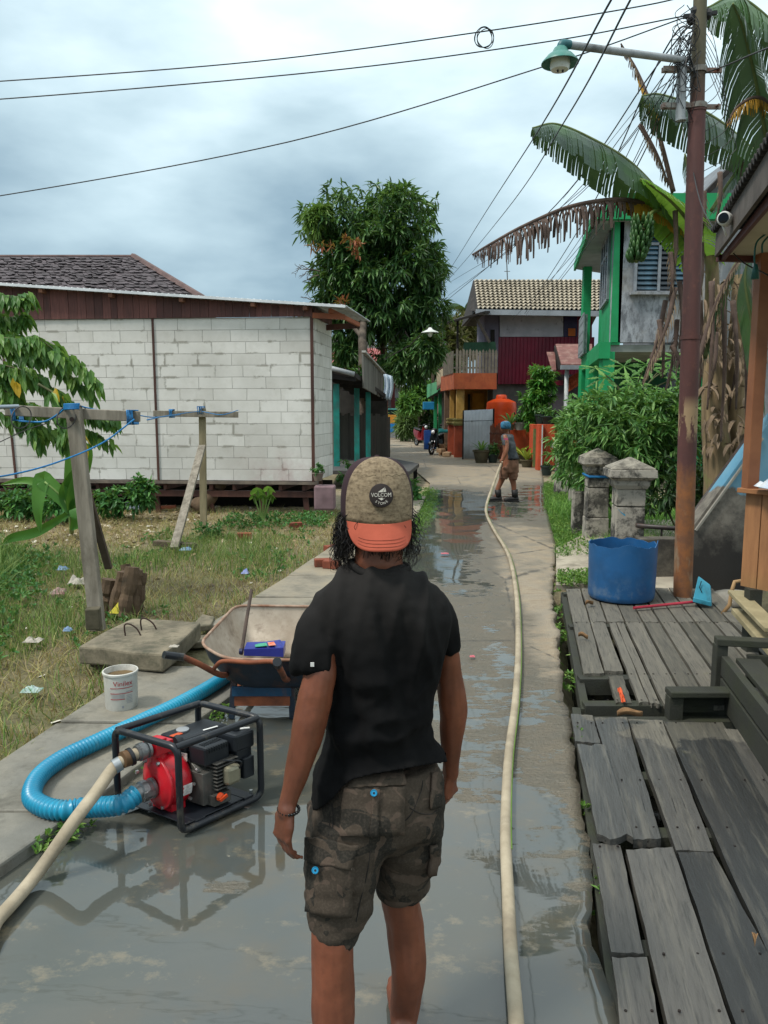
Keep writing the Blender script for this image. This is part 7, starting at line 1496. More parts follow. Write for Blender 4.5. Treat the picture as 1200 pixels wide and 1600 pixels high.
m = MB(); m.tube(spl([P(1040, 325, Yn - .2), P(1022, 330, Yn - .4), P(1012, 342, Yn - .5), P(1003, 370, Yn - .55), P(994, 410, Yn - .55)], 5), .022, 8); m.ball(P(1012, 350, Yn - .5), (.05, .05, .1), 8, 6); m.build('fruit_stalk', rib_m, BN, smooth=True)
banana_leaf(BN, [P(1105, 410, Yn), P(1100, 400, Yn), P(1090, 385, Yn)], .15, ban_yel, 0, .4, 40)

# ---------------------------------------------------------------- left foreground branches (pinnate leaves)
SF = thing('leafy_branches', 'overhanging branches of drooping serrated green leaves at the left edge', 'tree', V(-6.2, 8, 0))
pin = leafmat('pinnate_leaf', '39622a', '557f3a', '86a94f', .35, .45, .9)
m = MB(); ms = MB(); Yl_ = 7.2
sprays = [((-90, 470), (-20, 462), (20, 466), (44, 460)), ((-90, 480), (-20, 485), (15, 500), (40, 492)), ((-90, 530), (0, 525), (90, 545), (155, 600)), ((-90, 545), (0, 540), (70, 560), (140, 612)), ((-90, 560), (0, 570), (60, 590), (120, 640)), ((-90, 600), (10, 585), (70, 600), (110, 640)), ((-80, 620), (20, 625), (90, 650), (170, 690)), ((-80, 640), (10, 650), (60, 665), (120, 690)), ((-60, 520), (20, 530), (60, 530), (100, 560)), ((120, 640), (140, 645), (160, 648), (178, 655)), ((-80, 575), (-10, 600), (40, 640), (60, 690)), ((-90, 500), (-30, 510), (10, 530), (50, 560)), ((-90, 550), (-20, 560), (20, 600), (30, 650)), ((-60, 480), (-20, 500), (10, 520), (20, 545)), ((60, 600), (90, 620), (100, 650), (100, 690))]
C, Dd, Nn, Ll, Ww = [], [], [], [], []
for si, s_ in enumerate(sprays):
    Yk = Yl_ + random.uniform(-.5, .7); pts = spl([P(x, y, Yk) for x, y in s_], 12); ms.tube(pts, [.012 * (1 - i / len(pts)) + .002 for i in range(len(pts))], 5)
    for i in range(8, len(pts)):
        d = (pts[i] - pts[i - 1]).normalized()
        for sd in (-1, 1):
            for q in range(2):
                C.append(pts[i] + V(*(rng.normal(size=3) * .02))); Dd.append(d * .5 + V(0, sd * .7, -.75) + V(*(rng.normal(size=3) * .28))); Nn.append(V(0, sd * .6, 1) + V(*(rng.normal(size=3) * .3))); Ll.append(random.uniform(.09, .16)); Ww.append(random.uniform(.04, .06))
add_leaves(m, np.array(C), np.array(Dd), np.array(Nn), np.array(Ll), np.array(Ww), sag=.3); m.build('leaves', pin, SF); ms.build('branch', mat('green_stem', '5c5f3f'), SF, smooth=True)
m = MB(); C = np.array([P(x, y, Yl_ - .4) for x, y in ((20, 590), (24, 596), (90, 612), (98, 618), (86, 606), (128, 672), (131, 690))]); add_leaves(m, C, np.tile(np.array([.3, -.2, -1.]), (7, 1)) + rng.normal(size=(7, 3)) * .2, rand_unit(7) + np.array([0, -1., 0]), np.full(7, .14), np.full(7, .07)); m.build('yellow_leaves', leafmat('yellow_l', 'b08a1c', 'c7a52e', 'd0b040', .4, .5), SF)
m = MB(); m.tube(spl([V(-6.2, 8, -.1), V(-6.0, 7.8, 1.2), P(-95, 560, 7.4)], 5), .07, 8); m.build('trunk', bark, SF, smooth=True)

# canna-like broad plant at the left
CA = thing('banana_seedling', 'young broad-leaved plant with long upright leaves behind the leaning post', 'plant', G(110, 835))
cl = leafmat('canna_leaf', '3a6b28', '55883a', '6f9d46', .35, .35, .9); m = MB(); yc_ = 9.2; b_ = G(112, 832)
def blade(pts, W, mt=cl): 
    sp = spl([Vector(p) for p in pts], 6); vs = []; n = len(sp)
    for i, p in enumerate(sp):
        k = i / (n - 1); w_ = W * .5 * math.sin(math.pi * min(.99, k * .85 + .13)) ** .8; d = (sp[min(i + 1, n - 1)] - sp[max(i - 1, 0)]).normalized(); x = d.cross(V(.3, -1, .2)).normalized()
        vs += [p - x * w_ + V(0, -.02, 0), p.copy(), p + x * w_ + V(0, -.02, 0)]
    m.add(vs, [(3 * i + j, 3 * i + j + 1, 3 * i + j + 4, 3 * i + j + 3) for i in range(n - 1) for j in (0, 1)])
B0 = lambda: P(112, 800, yc_)
blade([B0(), P(112, 760, yc_), P(112, 720, yc_), P(108, 690, yc_)], .16); blade([B0(), P(125, 760, yc_ + .1), P(138, 710, yc_), P(133, 690, yc_)], .14); blade([B0(), P(100, 780, yc_), P(75, 755, yc_), P(66, 750, yc_), P(60, 790, yc_ - .1), P(64, 832, yc_ - .1)], .2)
blade([B0(), P(122, 790, yc_ - .1), P(124, 810, yc_ - .2), P(112, 828, yc_ - .2)], .22); blade([P(100, 790, yc_), P(70, 760, yc_), P(40, 750, yc_), P(2, 757, yc_)], .1); blade([B0(), P(105, 770, yc_), P(128, 740, yc_ - .1), P(115, 775, yc_ - .1), P(108, 800, yc_)], .2); blade([B0(), P(60, 830, yc_), P(20, 840, yc_), P(5, 850, yc_)], .12)
m.build('leaves', cl, CA, smooth=True); m = MB(); m.tube([b_, B0()], .035, 7); m.tube(spl([B0(), P(95, 775, yc_), P(70, 753, yc_)], 4), .015, 6); m.build('stem', mat('light_stem', '7f9a55', '65803f', 4, .6, .05), CA, smooth=True)

# undergrowth along the block shed
und = leafmat('under_leaf', '2a5228', '427a3c', '679a50', .25, .45, .8)
for i, (px, py, rx, ry, Y, n, L, lab) in enumerate(((190, 782, 40, 15, 13.0, 190, .12, 'leafy weed clump against the shed, behind the plastic sheet'), (222, 768, 12, 18, 12.9, 80, .13, 'taller weed spike right of the leafy clump by the shed'), (20, 785, 50, 16, 12.8, 200, .12, 'broad-leaved weeds at the left frame edge under the shed'), (90, 790, 30, 14, 12.5, 120, .12, 'low weeds under the shed behind the broad-leaved plant'), (330, 838, 30, 20, 11.0, 260, .06, 'low clover-like weeds around the driftwood log'), (282, 790, 10, 14, 12.8, 40, .12, 'small sapling sprouting under the shed floor beam'), (535, 735, 12, 14, 14.5, 80, .1, 'small potted shrub growing beside the mauve footing'), (640, 780, 14, 20, 15.3, 70, .16, 'green taro-like weeds at the edge of the shelter platform'))):
    bush('weed_clump', lab, [PE(px, py, Y, rx, ry, rx * .7), PE(px + rx * .5, py + ry * .3, Y, rx * .5, ry * .7, rx * .4)], n, L, L * .42, und, V(P(px, py, Y).x, Y, -.02), 6, .1, .2, cat='weeds', stem=False)
# taro
TA = thing('taro_plant', 'small taro with round leaves beside the driftwood and shed piles', 'plant', G(412, 800)); m = MB(); ms = MB(); yt = 12.4
for (px, py, r_) in ((403, 766, .13), (420, 763, .11), (411, 775, .11), (397, 775, .08), (424, 774, .08)):
    c_ = P(px, py, yt); m.add([c_ + V(math.cos(a_) * r_, -.1 * math.sin(a_), math.sin(a_) * r_ * .45 - .07 * math.cos(a_) ** 2 + (-.12 if abs(a_ - 4.7) < .3 else 0)) for a_ in [2 * math.pi * i / 12 for i in range(12)]] + [c_], [(i, (i + 1) % 12, 12) for i in range(12)]); ms.tube([V(P(410, 790, yt).x, yt, -.02), c_], .012, 5)
m.build('leaves', cl, TA); ms.build('stems', mat('light_stem', '7f9a55'), TA)
potted('clay pot with a green plant on the mauve footing', P(497, 751, 13.35), .1, .14, 'bush', und, mat('clay_pot', '8a7a6f', '6f6158', 4, .8), .22, 8)
# ---------------------------------------------------------------- grass (stuff)
def blades(mb, n, area, h, wd, lean=.35):
    xs, ysn, hs = [], [], []
    k = 0
    P0, T0, W0 = [], [], []
    for _ in range(n):
        x, y, hh = area()
        if x is None: continue
        a_ = random.random() * 6.28; z = ground_z(x, y) - .01; hh = hh * random.uniform(.5, 1.3); w2 = wd * random.uniform(.6, 1.3)
        lx, ly = random.gauss(0, lean) * hh, random.gauss(0, lean) * hh; dx, dy = math.cos(a_) * w2, math.sin(a_) * w2
        i = len(mb.v); mb.v += [(x - dx, y - dy, z), (x + dx, y + dy, z), (x + lx * .35 + dx * .7, y + ly * .35 + dy * .7, z + hh * .55), (x + lx * .35 - dx * .7, y + ly * .35 - dy * .7, z + hh * .55), (x + lx, y + ly, z + hh * .93)]
        mb.f += [(i, i + 1, i + 2, i + 3), (i + 3, i + 2, i + 4)]
def grass_mat(name, a, b, c3):
    t = NT(name); col = t.ramp(t.island(), [(0, lin(a)), (.45, lin(b)), (1, lin(c3))]); t.put(t.b.inputs['Base Color'], col); t.b.inputs['Roughness'].default_value = .6
    tl = t.n('ShaderNodeBsdfTranslucent'); t.l(col, tl.inputs[0]); ms_ = t.n('ShaderNodeMixShader'); ms_.inputs[0].default_value = .3; t.l(t.b.outputs[0], ms_.inputs[1]); t.l(tl.outputs[0], ms_.inputs[2]); t.l(ms_.outputs[0], t.out.inputs[0]); return t.m
g_green = grass_mat('grass_green', '41602a', '64823a', '8f9f55'); g_straw = grass_mat('grass_straw', '6f6040', '9a8857', 'a5a465')
def green_dens(x, y):
    n_ = mn.noise(Vector((x * .7, y * .7, 4))) + .5 * mn.noise(Vector((x * 2.1, y * 2.1, 1)))
    p = .24 + n_ * .68
    if x < -2.6 and y < 9.5: p += .35
    if y > 11 : p -= .22
    if y > 10.3 and x < -3.4: p -= .5
    if 8 < y < 11 and -3 < x < -1.2: p += .25
    return p
def lot(mode):
    def f():
        y = 2.2 + 12 * random.random() ** 1.25; x = random.uniform(-7.5 - y * .1, .6)
        e = SL(min(max(y, 1.7), 15.4))
        if x > e - .03: return None, 0, 0
        if 5.9 < y < 6.9 and -2.2 < x < -1.6 and mode: pass
        g = green_dens(x, y)
        if mode == 0: return (x, y, .13 + .10 * max(0, g)) if random.random() < g * 1.2 else (None, 0, 0)
        return (x, y, .11) if random.random() < .75 - g * .5 else (None, 0, 0)
    return f
m = MB(); blades(m, 80000, lot(0), .1, .0035, .4); tag(m.build('grass', g_green), 'patchy green grass growing across the vacant lot', 'grass', kind='stuff')
m = MB(); blades(m, 85000, lot(1), .1, .004, .9); tag(m.build('dry_grass', g_straw), 'trampled straw-coloured dry grass between the green patches', 'grass', kind='stuff')
def tall():
    y = random.uniform(5.0, 9.6); x = -3.05 - (y - 5) * .32 - abs(random.gauss(0, .75)); return x, y, .30 * random.uniform(.5, 1.2)
m = MB(); blades(m, 9000, tall, .3, .006, .45); tag(m.build('tall_grass', g_green), 'taller rank grass at the left edge of the lot', 'grass', kind='stuff')
m = MB(); CW, OW = [], []
for _ in range(1500):
    x, y, h_ = tall(); CW.append((x + random.uniform(-.2, .5), y, ground_z(x, y) + random.uniform(.03, .16)))
for _ in range(500): y = random.uniform(11.8, 13.2); x = random.uniform(-2.6, -.9); CW.append((x, y, ground_z(x, y) + random.uniform(.02, .12)))
for _ in range(2600):
    y = 2.6 + 9 * random.random(); x = random.uniform(-6.5, .3)
    if x < SL(min(max(y, 1.7), 15.4)) - .08 and mn.noise(Vector((x * 1.1, y * 1.1, 9))) > .16: CW.append((x, y, ground_z(x, y) + random.uniform(.01, .06)))
CW = np.array(CW); rosettes(m, CW, np.tile([0, 0, 1.], (len(CW), 1)), 5, .055, .027, 0, .1); tag(m.build('ground_cover', und), 'low leafy ground cover among the grass', 'ground cover', kind='stuff')
def right_verge():
    y = random.uniform(9.3, 19); x = RR(y) + .02 + random.random() * random.choice((.5, .5, 1.6)); return x, y, .10 if x < RR(y) + .5 else .2
m = MB(); blades(m, 15000, right_verge, .1, .005, .5); 
def yard():
    y = random.uniform(9.0, 14.5); x = random.uniform(3.0, 6.3); return x, y, .26
blades(m, 12000, yard, .2, .006, .4)
def weedstrip():
    y = random.uniform(10.5, 17.5); k = (y - 10.5) / 7; x = SR(min(y, 15.5)) + .05 + random.gauss(0, .09) + (.1 * k); return x, y, .07
blades(m, 4200, weedstrip, .08, .005, .6); tag(m.build('verge_grass', grass_mat('grass_bright', '40682a', '5f9038', '8db552')), 'bright green verge grass along the right side and between slabs', 'grass', kind='stuff')
m = MB(); CW = []
for _ in range(2600): x, y, h_ = right_verge(); CW.append((x, y, ground_z(x, y) + random.uniform(.02, .13)))
for _ in range(500): x, y, h_ = weedstrip(); CW.append((x, y, .02 + random.uniform(0, .05)))
for _ in range(420):
    y = random.uniform(4.3, 8.9) ; x = RR(y) + random.uniform(.0, .12) - .01
    if nz(y, 0, 7, 2.6) > -.05 + .1 * (y < 6.3): CW.append((x, y, -.10 + random.uniform(-.02, .06)))
for _ in range(260): p = G(random.uniform(872, 925), random.uniform(898, 918)); CW.append((p.x, p.y, random.uniform(.02, .06)))
for _ in range(500): u_, v_ = random.random(), random.random(); q = bank[0].lerp(bank[1], u_).lerp(bank[3].lerp(bank[2], u_), v_); CW.append((q.x, q.y, q.z + .02 - .3 * (1 - u_) ** 2))
for _ in range(26): y = random.choice((2.75, 2.85, 3.35, 4.1)) + random.gauss(0, .05); x = RR(y) + random.uniform(-.0, .05); CW.append((x, y, -.05 + random.uniform(-.03, .06)))
for _ in range(60): 
    y = random.choice((3.0, 3.1, 3.75, 4.4)) + random.gauss(0, .07); CW.append((SR(y) + random.uniform(-.02, .08), y, .02 + random.uniform(-.03, .03)))
CW = np.array(CW); rosettes(m, CW, np.tile([0, 0, 1.], (len(CW), 1)), 5, .036, .015, 0, .1); tag(m.build('creeping_weeds', leafmat('creep_leaf', '3f6428', '5c8638', '8aa652', .3, .5)), 'creeping weeds in the road-edge gap, the verge and the bank', 'weeds', kind='stuff')
# ================================================================ PUMP, HOSES, WHEELBARROW
PU = thing('water_pump', 'red motor water pump with black engine in a black tube frame on the wet road', 'pump', V(-.88, 3.31, 0))
A0 = V(-.864, 3.062, 0); E1 = V(.679, .734, 0); E2 = V(-.868, .497, 0)
def pp(a, b, z): return A0 + E1 * a + E2 * b + V(0, 0, z)
EM = Matrix((E1, E2, V(0, 0, 1))).transposed()
blkp = mat('black_paint', '1c2026', '14171c', 3, .35, .06, dirt='5a5449', dsc=9, dlo=.56, dhi=.72)
LA, LB = .43, .38
m = MB(); m.tube(fillet([pp(0, 0, .4), pp(0, LB, .4), pp(0, LB, .022), pp(LA, LB, .022), pp(LA, LB, .4), pp(LA, 0, .4), pp(LA, 0, .022), pp(0, 0, .022)], .045, 6), .0155, 12, closed=True); m.build('frame', blkp, PU, smooth=True)
for b in (.012, LB - .012): m = MB(); m.tube([pp(.0, b, .398), pp(LA, b, .398)], .0155, 12); m.build('top_rail', blkp, PU, smooth='auto')
m = MB(); m.box(pp(.215, .19, .04), (.36, .36, .006), rot=EM); m.box(pp(.1, .19, .035), (.05, .38, .02), rot=EM); m.box(pp(.36, .19, .035), (.05, .38, .02), rot=EM); m.build('base_plate', blkp, PU, bevel=.002)
redm = NT('pump_red'); c = redm.mix(redm.ramp(redm.noise(5, 5), [(.4, 0.), (.7, 1.)]), lin('c01826'), lin('a3101d')); c = redm.mix(redm.ramp(redm.noise(22, 8, .75), [(.58, 0.), (.7, .75)]), c, lin('5d3a2c')); redm = redm.fin(c, .28, redm.bump(redm.noise(60, 3), .05, .002))
m = MB(); m.lathe([(.01, -.0), (.06, -.012), (.092, -.008), (.10, .0), (.118, .004), (.12, .016), (.108, .02), (.112, .03), (.122, .06), (.118, .1), (.10, .122), (.06, .132), (.01, .132)], pp(.06, .215, .165), 36, E1)
m.tube([pp(.10, .235, .25), pp(.10, .235, .31)], [.042, .034], 16); m.box(pp(.095, .235, .325), (.085, .085, .055), rot=EM); m.box(pp(.09, .235, .355), (.05, .06, .018), rot=EM)
m.box(pp(.11, .2, .06), (.07, .12, .05), rot=EM); m.build('pump_casing', redm, PU, smooth='auto', bevel=.003)
boltm = mat('bolt', 'b5b6b4', '8f908e', 8, .35, 0, metal=.8); m = MB()
for k in range(8): a_ = k * .785 + .3; q = pp(.058, .215 + .108 * math.cos(a_), .165 + .108 * math.sin(a_)); m.tube([q, q - E1 * .014], .008, 6)
for k in (0, 1, 2): q = pp(.13 + .02 * k, .1, .1 + .06 * k); m.tube([q, q - E2 * .012], .007, 6)
for bb in (.205, .265): q = pp(.07, bb, .345); m.tube([q, q + V(0, 0, .018)], .007, 6)
for a, b in ((.03, .03), (.4, .03), (.03, .35)): q = pp(a, b, .04); m.tube([q, q + V(0, 0, .014)], .008, 6)
m.build('bolts', boltm, PU)
alu = mat('cast_alu', '8f9090', '6f7070', 8, .38, .15, metal=.75)
m = MB(); m.lathe([(.03, 0), (.036, .0), (.036, .012), (.031, .014), (.033, .024), (.039, .026), (.039, .05), (.034, .052), (.034, .062), (.03, .063)], pp(.05, .235, .325), 24, -E1); m.build('outlet_coupling', alu, PU, smooth='auto')
m = MB(); m.lathe([(.03, 0), (.045, .0), (.045, .01), (.04, .012), (.042, .03), (.046, .034), (.046, .06), (.038, .066), (.036, .09)], pp(.05, .22, .15), 24, -E1)
for s_ in (-1, 1): m.bar(pp(.02, .22 + s_ * .048, .15), pp(-.03, .22 + s_ * .05, .155), .012, .02)
q = pp(-.005, .17, .15); m.tube([q + E1 * .02 * math.cos(a_) + V(0, 0, .02 * math.sin(a_)) for a_ in [2 * math.pi * i / 14 for i in range(14)]], .002, 5, closed=True); m.build('suction_coupling', alu, PU, smooth='auto')
m = MB(); m.lathe([(.01, 0), (.03, .0), (.034, .015), (.03, .03), (.01, .034)], pp(.15, .20, .325), 12, E1); m.build('filler_cap', blkp, PU, smooth='auto')
eng = mat('engine_grey', '5f5d58', '3f3e3b', 7, .5, .3, metal=.4, dirt='75706a', dsc=9); bpl = mat('black_engine_plastic', '1d2126', '15181c', 4, .42, .1, 60, .002, dirt='44474a', dsc=12, dlo=.6, dhi=.75)
m = MB(); m.box(pp(.235, .16, .13), (.13, .2, .15), rot=EM); m.lathe([(.02, 0), (.085, 0), (.09, .02), (.09, .06), (.02, .06)], pp(.19, .17, .15), 24, E1)
for k in range(8): m.box(pp(.275, .09, .12 + .017 * k), (.12, .12, .006), rot=EM)
m.box(pp(.24, .05, .075), (.09, .05, .05), rot=EM); m.build('engine_block', eng, PU, bevel=.004)
m = MB(); m.box(pp(.285, .02, .175), (.075, .045, .09), rot=EM); m.build('valve_cover', mat('valve_cover', '9c967f', '7d7866', 7, .35, .1, metal=.5), PU, bevel=.018)
def rbox(name, c_, size, mt, bev): m = MB(); m.box(c_, size, rot=EM); return m.build(name, mt, PU, bevel=bev)
ft = rbox('fuel_tank', pp(.30, .255, .30), (.25, .15, .075), bpl, .016); rbox('starter_cover', pp(.2, .26, .23), (.07, .14, .1), bpl, .012)
mf = rbox('muffler_cover', pp(.25, .11, .275), (.13, .105, .09), bpl, .012); m = MB()
for k in range(9): m.box(pp(.193 + .013 * k, .0565, .305), (.005, .006, .022), rot=EM); m.box(pp(.205 + .011 * k, .10, .3215), (.004, .03, .003), rot=EM)
m.build('vents', MATS['interior'], mf)
rbox('air_cleaner', pp(.375, .085, .30), (.11, .11, .085), bpl, .012); rbox('air_cleaner_base', pp(.38, .085, .235), (.085, .085, .05), bpl, .006); rbox('carburettor', pp(.39, .06, .17), (.06, .07, .1), bpl, .006)
m = MB(); m.ball(pp(.375, .085, .347), (.02, .02, .012), 10, 6); m.build('knob', bpl, PU, smooth=True)
m = MB(); m.bar(pp(.385, .075, .346), pp(.42, .05, .346), .012, .004); m.bar(pp(.3, .2, .3395), pp(.37, .19, .3395), .01, .002); m.build('white_mark', mat('white_print', 'd8d8d5', 'c8c8c5', 4, .5, 0), PU)
m = MB(); m.box(pp(.17, .19, .262), (.004, .075, .035), rot=EM); m.box(pp(.25, .177, .29), (.09, .004, .03), rot=EM); m.build('info_plate', mat('plate_white', 'c5bdb6', 'a89d97', 30, .5, 0), PU)
m = MB(); m.box(pp(.215, .1765, .29), (.02, .006, .02), rot=EM); m.build('orange_print', mat('orange_print', 'c4532c', 'a84423', 4, .5, 0), PU); m = MB(); m.box(pp(.20, .25, .339), (.05, .025, .003), rot=EM); m.build('orange_print', mat('orange_print', 'c4532c', 'a84423', 4, .5, 0), PU)
m = MB(); m.lathe([(.01, 0), (.028, 0), (.03, .008), (.02, .012), (.01, .012)], pp(.25, .27, .338), 16); m.build('tank_cap', mat('cap_grey', '8d9194', '74787b', 4, .4), PU, smooth='auto')
m = MB(); cn = pp(.115, .215, .165); 
def vol(a_, x): return pp(x, .215 + .1245 * math.cos(a_), .165 + .1245 * math.sin(a_))
m.grid(lambda u, v: vol(2.75 + math.pi * .0 + .45 * u + .0, .095 + .05 * v) if False else vol(-3.55 + .42 * u + .35, .095 + .045 * v), 8, 1); m.build('casing_label', mat('label_white', 'd5d0cc', 'a8a39f', 60, .5, 0), PU)
m = MB(); m.lathe([(.004, 0), (.018, 0), (.02, .012), (.012, .02), (.004, .022)], pp(.215, .02, .095), 8, -E2); m.bar(pp(.2, -.002, .088), pp(.235, -.006, .102), .01, .012); m.build('oil_plug', mat('orange_plug', 'c9481c', 'b03c15', 4, .4, 0), PU)
m = MB(); m.tube(spl([pp(.31, .0, .2), pp(.3, -.02, .24), pp(.25, .03, .25)], 5), .004, 6); m.tube(spl([pp(.34, .12, .2), pp(.4, .13, .22), pp(.41, .1, .26)], 5), .006, 6); m.build('wire', bpl, PU)
# corrugated suction hose
t = NT('cyan_hose'); c = t.mix(t.ramp(t.noise(3, 5), [(.4, 0.), (.7, 1.)]), lin('117a9c'), lin('1a93b2')); c = t.mix(t.ramp(t.noise(9, 8, .75), [(.56, 0.), (.72, .6)]), c, lin('5f7a78')); cy_m = t.fin(c, .35)
sz = .095; sp_ = [pp(-.03, .22, .15), pp(-.11, .222, .13)] + [G(x, y, sz) for x, y in ((128, 1262), (100, 1266), (70, 1261), (50, 1245), (60, 1215), (96, 1186), (150, 1160), (215, 1130), (275, 1102), (330, 1072), (362, 1050), (385, 1030), (410, 1000))]
pt = [Vector(q) for q in spl(sp_, 10)]; cum = [0]
for i in range(1, len(pt)): cum.append(cum[-1] + (pt[i] - pt[i - 1]).length)
Nn2 = int(cum[-1] / .0042); arr = np.array([list(p) for p in pt]); s_ = np.linspace(0, cum[-1], Nn2); q = np.stack([np.interp(s_, cum, arr[:, k]) for k in range(3)], 1)
m = MB(); m.tube([Vector(x) for x in q], [.0375 + (.0065 if (i % 5) in (1, 2) else -.001) for i in range(Nn2)], 16); tag(m.build('suction_hose', cy_m, smooth=True), 'bright cyan corrugated hose looping from the pump over the slabs under the wheelbarrow', 'hose')
# long delivery hose
hz = .03; hp = [pp(-.005, .235, .325), pp(-.055, .24, .315), pp(-.10, .26, .285)] + [P(150, 1238, 2.98), P(118, 1280, 2.84), G(60, 1362, hz + .02), G(0, 1432, hz), G(-130, 1560, hz), V(-2.3, 1.1, hz), V(-1.9, .1, hz), V(-.9, -.7, hz), V(.1, -.5, hz), V(.36, .6, hz)] + [G(x, y, hz) for x, y in ((812, 1760), (808, 1620), (799, 1500), (794, 1400), (790, 1290), (795, 1180), (806, 1090), (810, 1000), (806, 920), (794, 866), (772, 828), (761, 806))] + [P(760, 790, 13.9), P(769, 762, 14.8), P(780, 732, 15.2), P(786, 719, 15.3)]
sp2_ = [Vector(x) for x in spl(hp, 12)]; m = MB(); m.tube(sp2_, [.029 if p.x < -.5 else .024 for p in sp2_], 14, flat=.85)
th = NT('hose_canvas'); c = th.mix(th.ramp(th.noise(6, 7, .65), [(.35, 0.), (.65, 1.)]), lin('a89c86'), lin('8d816c')); c = th.mix(th.ramp(th.noise(2.3, 7, .7), [(.52, 0.), (.66, .6)]), c, lin('6b6152')); hose_m = th.fin(c, .8, th.bump(th.noise(150, 3), .25, .002))
HO = thing('delivery_hose', 'long flat tan canvas hose from the pump along the road to the far worker', 'hose', G(0, 1432)); m.build('hose', hose_m, HO, smooth=True)
m = MB(); ss = [p for p in sp2_ if p.y > 2.9 and p.x > .2]; 
m.tube([p + V(.0235, 0, .002) for p in ss], .0038, 6); m.build('green_stripe', mat('lime_stripe', '62842a', '527022', 4, .6, 0), HO)
m = MB(); m.lathe([(.03, 0), (.036, 0), (.036, .03), (.03, .032)], pp(-.045, .237, .317), 18, -E1); m.build('coupling_ring', mat('brass_brown', '6d5137', '54402c', 6, .5, .2, metal=.3), HO, smooth='auto')
m = MB(); m.lathe([(.031, 0), (.0315, .03), (.030, .03)], pp(-.075, .25, .30), 18, (-E1 + V(0, 0, -.35) + E2 * .2)); m.build('steel_band', mat('steel_band', 'b0b4b6', '8f9395', 6, .3, 0, metal=.8), HO, smooth='auto')
m = MB(); m.tube([pp(-.03, .236, .32), pp(-.045, .237, .317)], .04, 18); m.build('rubber_ring', blkp, HO, smooth='auto')

# wheelbarrow
WB = thing('wheelbarrow', 'rusty wheelbarrow with a muddy off-white tray, handles toward the camera', 'wheelbarrow', V(-.7, 4.6, 0))
tin = NT('tray_in'); f1 = tin.noise(2.6, 7, .66); f2 = tin.noise(9, 7, .7); c = tin.mix(tin.ramp(f1, [(.38, 0.), (.62, 1.)]), lin('b9ad9d'), lin('8f8170')); c = tin.mix(tin.ramp(f2, [(.52, 0.), (.68, .7)]), c, lin('6b5a4b')); tin = tin.fin(c, .7, tin.bump(f2, .25, .004))
dbl = mat('dark_blue_paint', '22303f', '1a2530', 4, .6, .2, dirt='5d3f31', dsc=5); rust = mat('rust', '8a4d30', '5f3626', 6, .8, .3, dirt='3a2a24', dsc=6)
rim = fillet([P(312, 1006, 4.3), P(352, 1030, 4.15), P(520, 1032, 4.15), P(545, 1004, 4.35), P(520, 948, 5.02), P(368, 946, 5.02)], .09, 5)
cen = V(sum(p.x for p in rim) / len(rim), sum(p.y for p in rim) / len(rim), 0)
def inset(kx, ky, z): return [V(cen.x + (p.x - cen.x) * kx, cen.y + .03 + (p.y - cen.y) * ky, z if z is not None else p.z) for p in rim]
m = MB(); m.rings([rim, inset(.93, .93, .38), inset(.72, .72, .24), inset(.6, .6, .205)], cap=False); n_ = len(rim); m.f.append(tuple(range(3 * n_, 4 * n_))[::-1]); m.build('tray', tin, WB, smooth=True)
m = MB(); m.rings([[p + V(0, 0, -.006) for p in rim], [p + V(0, 0, -.012) for p in inset(.95, .95, .375)], inset(.74, .74, .228), inset(.61, .61, .193)], cap=False); m.f.append(tuple(range(3 * n_, 4 * n_))); m.build('tray_underside', dbl, WB, smooth=True)
m = MB(); m.tube(rim, .009, 8, closed=True); m.build('tray_rim', mat('rim_rust', 'a08a78', '7d5a46', 12, .7, .2), WB, smooth=True)
m = MB(); m.tube(spl([P(285, 1026, 3.98), P(312, 1038, 4.05), P(338, 1052, 4.16), P(352, 1055, 4.26), P(362, 1050, 4.6), P(430, 1050, 5.1)], 6), .017, 10); m.build('handle', rust, WB, smooth=True)
m = MB(); m.tube([P(256, 1023, 3.92), P(287, 1027, 3.99)], .021, 12); m.build('grip', blkp, WB, smooth='auto')
m = MB(); m.tube(spl([P(434, 1038, 3.8), P(441, 1052, 3.95), P(448, 1062, 4.2), P(460, 1050, 4.6), P(470, 1045, 5.1)], 6), .017, 10); m.build('handle', rust, WB, smooth=True)
m = MB(); m.tube([P(433, 1034, 3.72), P(434, 1039, 3.82)], .023, 12); m.build('grip', blkp, WB, smooth='auto')
m = MB(); m.tube(spl([P(332, 1050, 4.14), P(338, 1040, 4.12), P(350, 1033, 4.1), P(390, 1035, 4.08), P(425, 1034, 4.06), P(440, 1045, 4.05)], 6), .012, 8); m.build('cross_bar', rust, WB, smooth=True)
for x0, x1 in ((367, 362), (455, 457)):
    m = MB(); m.bar(P(x0, 1050, 4.33), G(x1, 1122, 0), .035, .03, up=(0, 1, 0)); m.build('leg', dbl, WB, bevel=.003)
m = MB(); m.bar(P(378, 1052, 4.75), P(372, 1080, 4.62), .03, .02, up=(0, 1, 0)); m.build('leg_brace', rust, WB)
m = MB(); m.prism([P(362, 1088, 4.31), P(455, 1088, 4.31), P(455, 1073, 4.31), P(362, 1073, 4.31)], (0, .012, 0)); m.build('cross_plate', mat('plate_blue', '1c4562', '17364d', 4, .5, .1, dirt='5d3f31', dsc=7), WB)
m = MB(); m.prism([P(366, 1103, 4.32), P(453, 1103, 4.32), P(453, 1088, 4.32), P(366, 1088, 4.32)], (0, .01, 0)); m.build('rusty_plate', rust, WB)
m = MB(); wc = V(-.62, 5.32, .17); m.tube([wc + V(0, .135 * math.cos(a_), .135 * math.sin(a_)) for a_ in [2 * math.pi * i / 24 for i in range(24)]], .038, 10, closed=True); wh = m.build('wheel', mat('tyre', '1b1b1b'), WB, smooth=True)
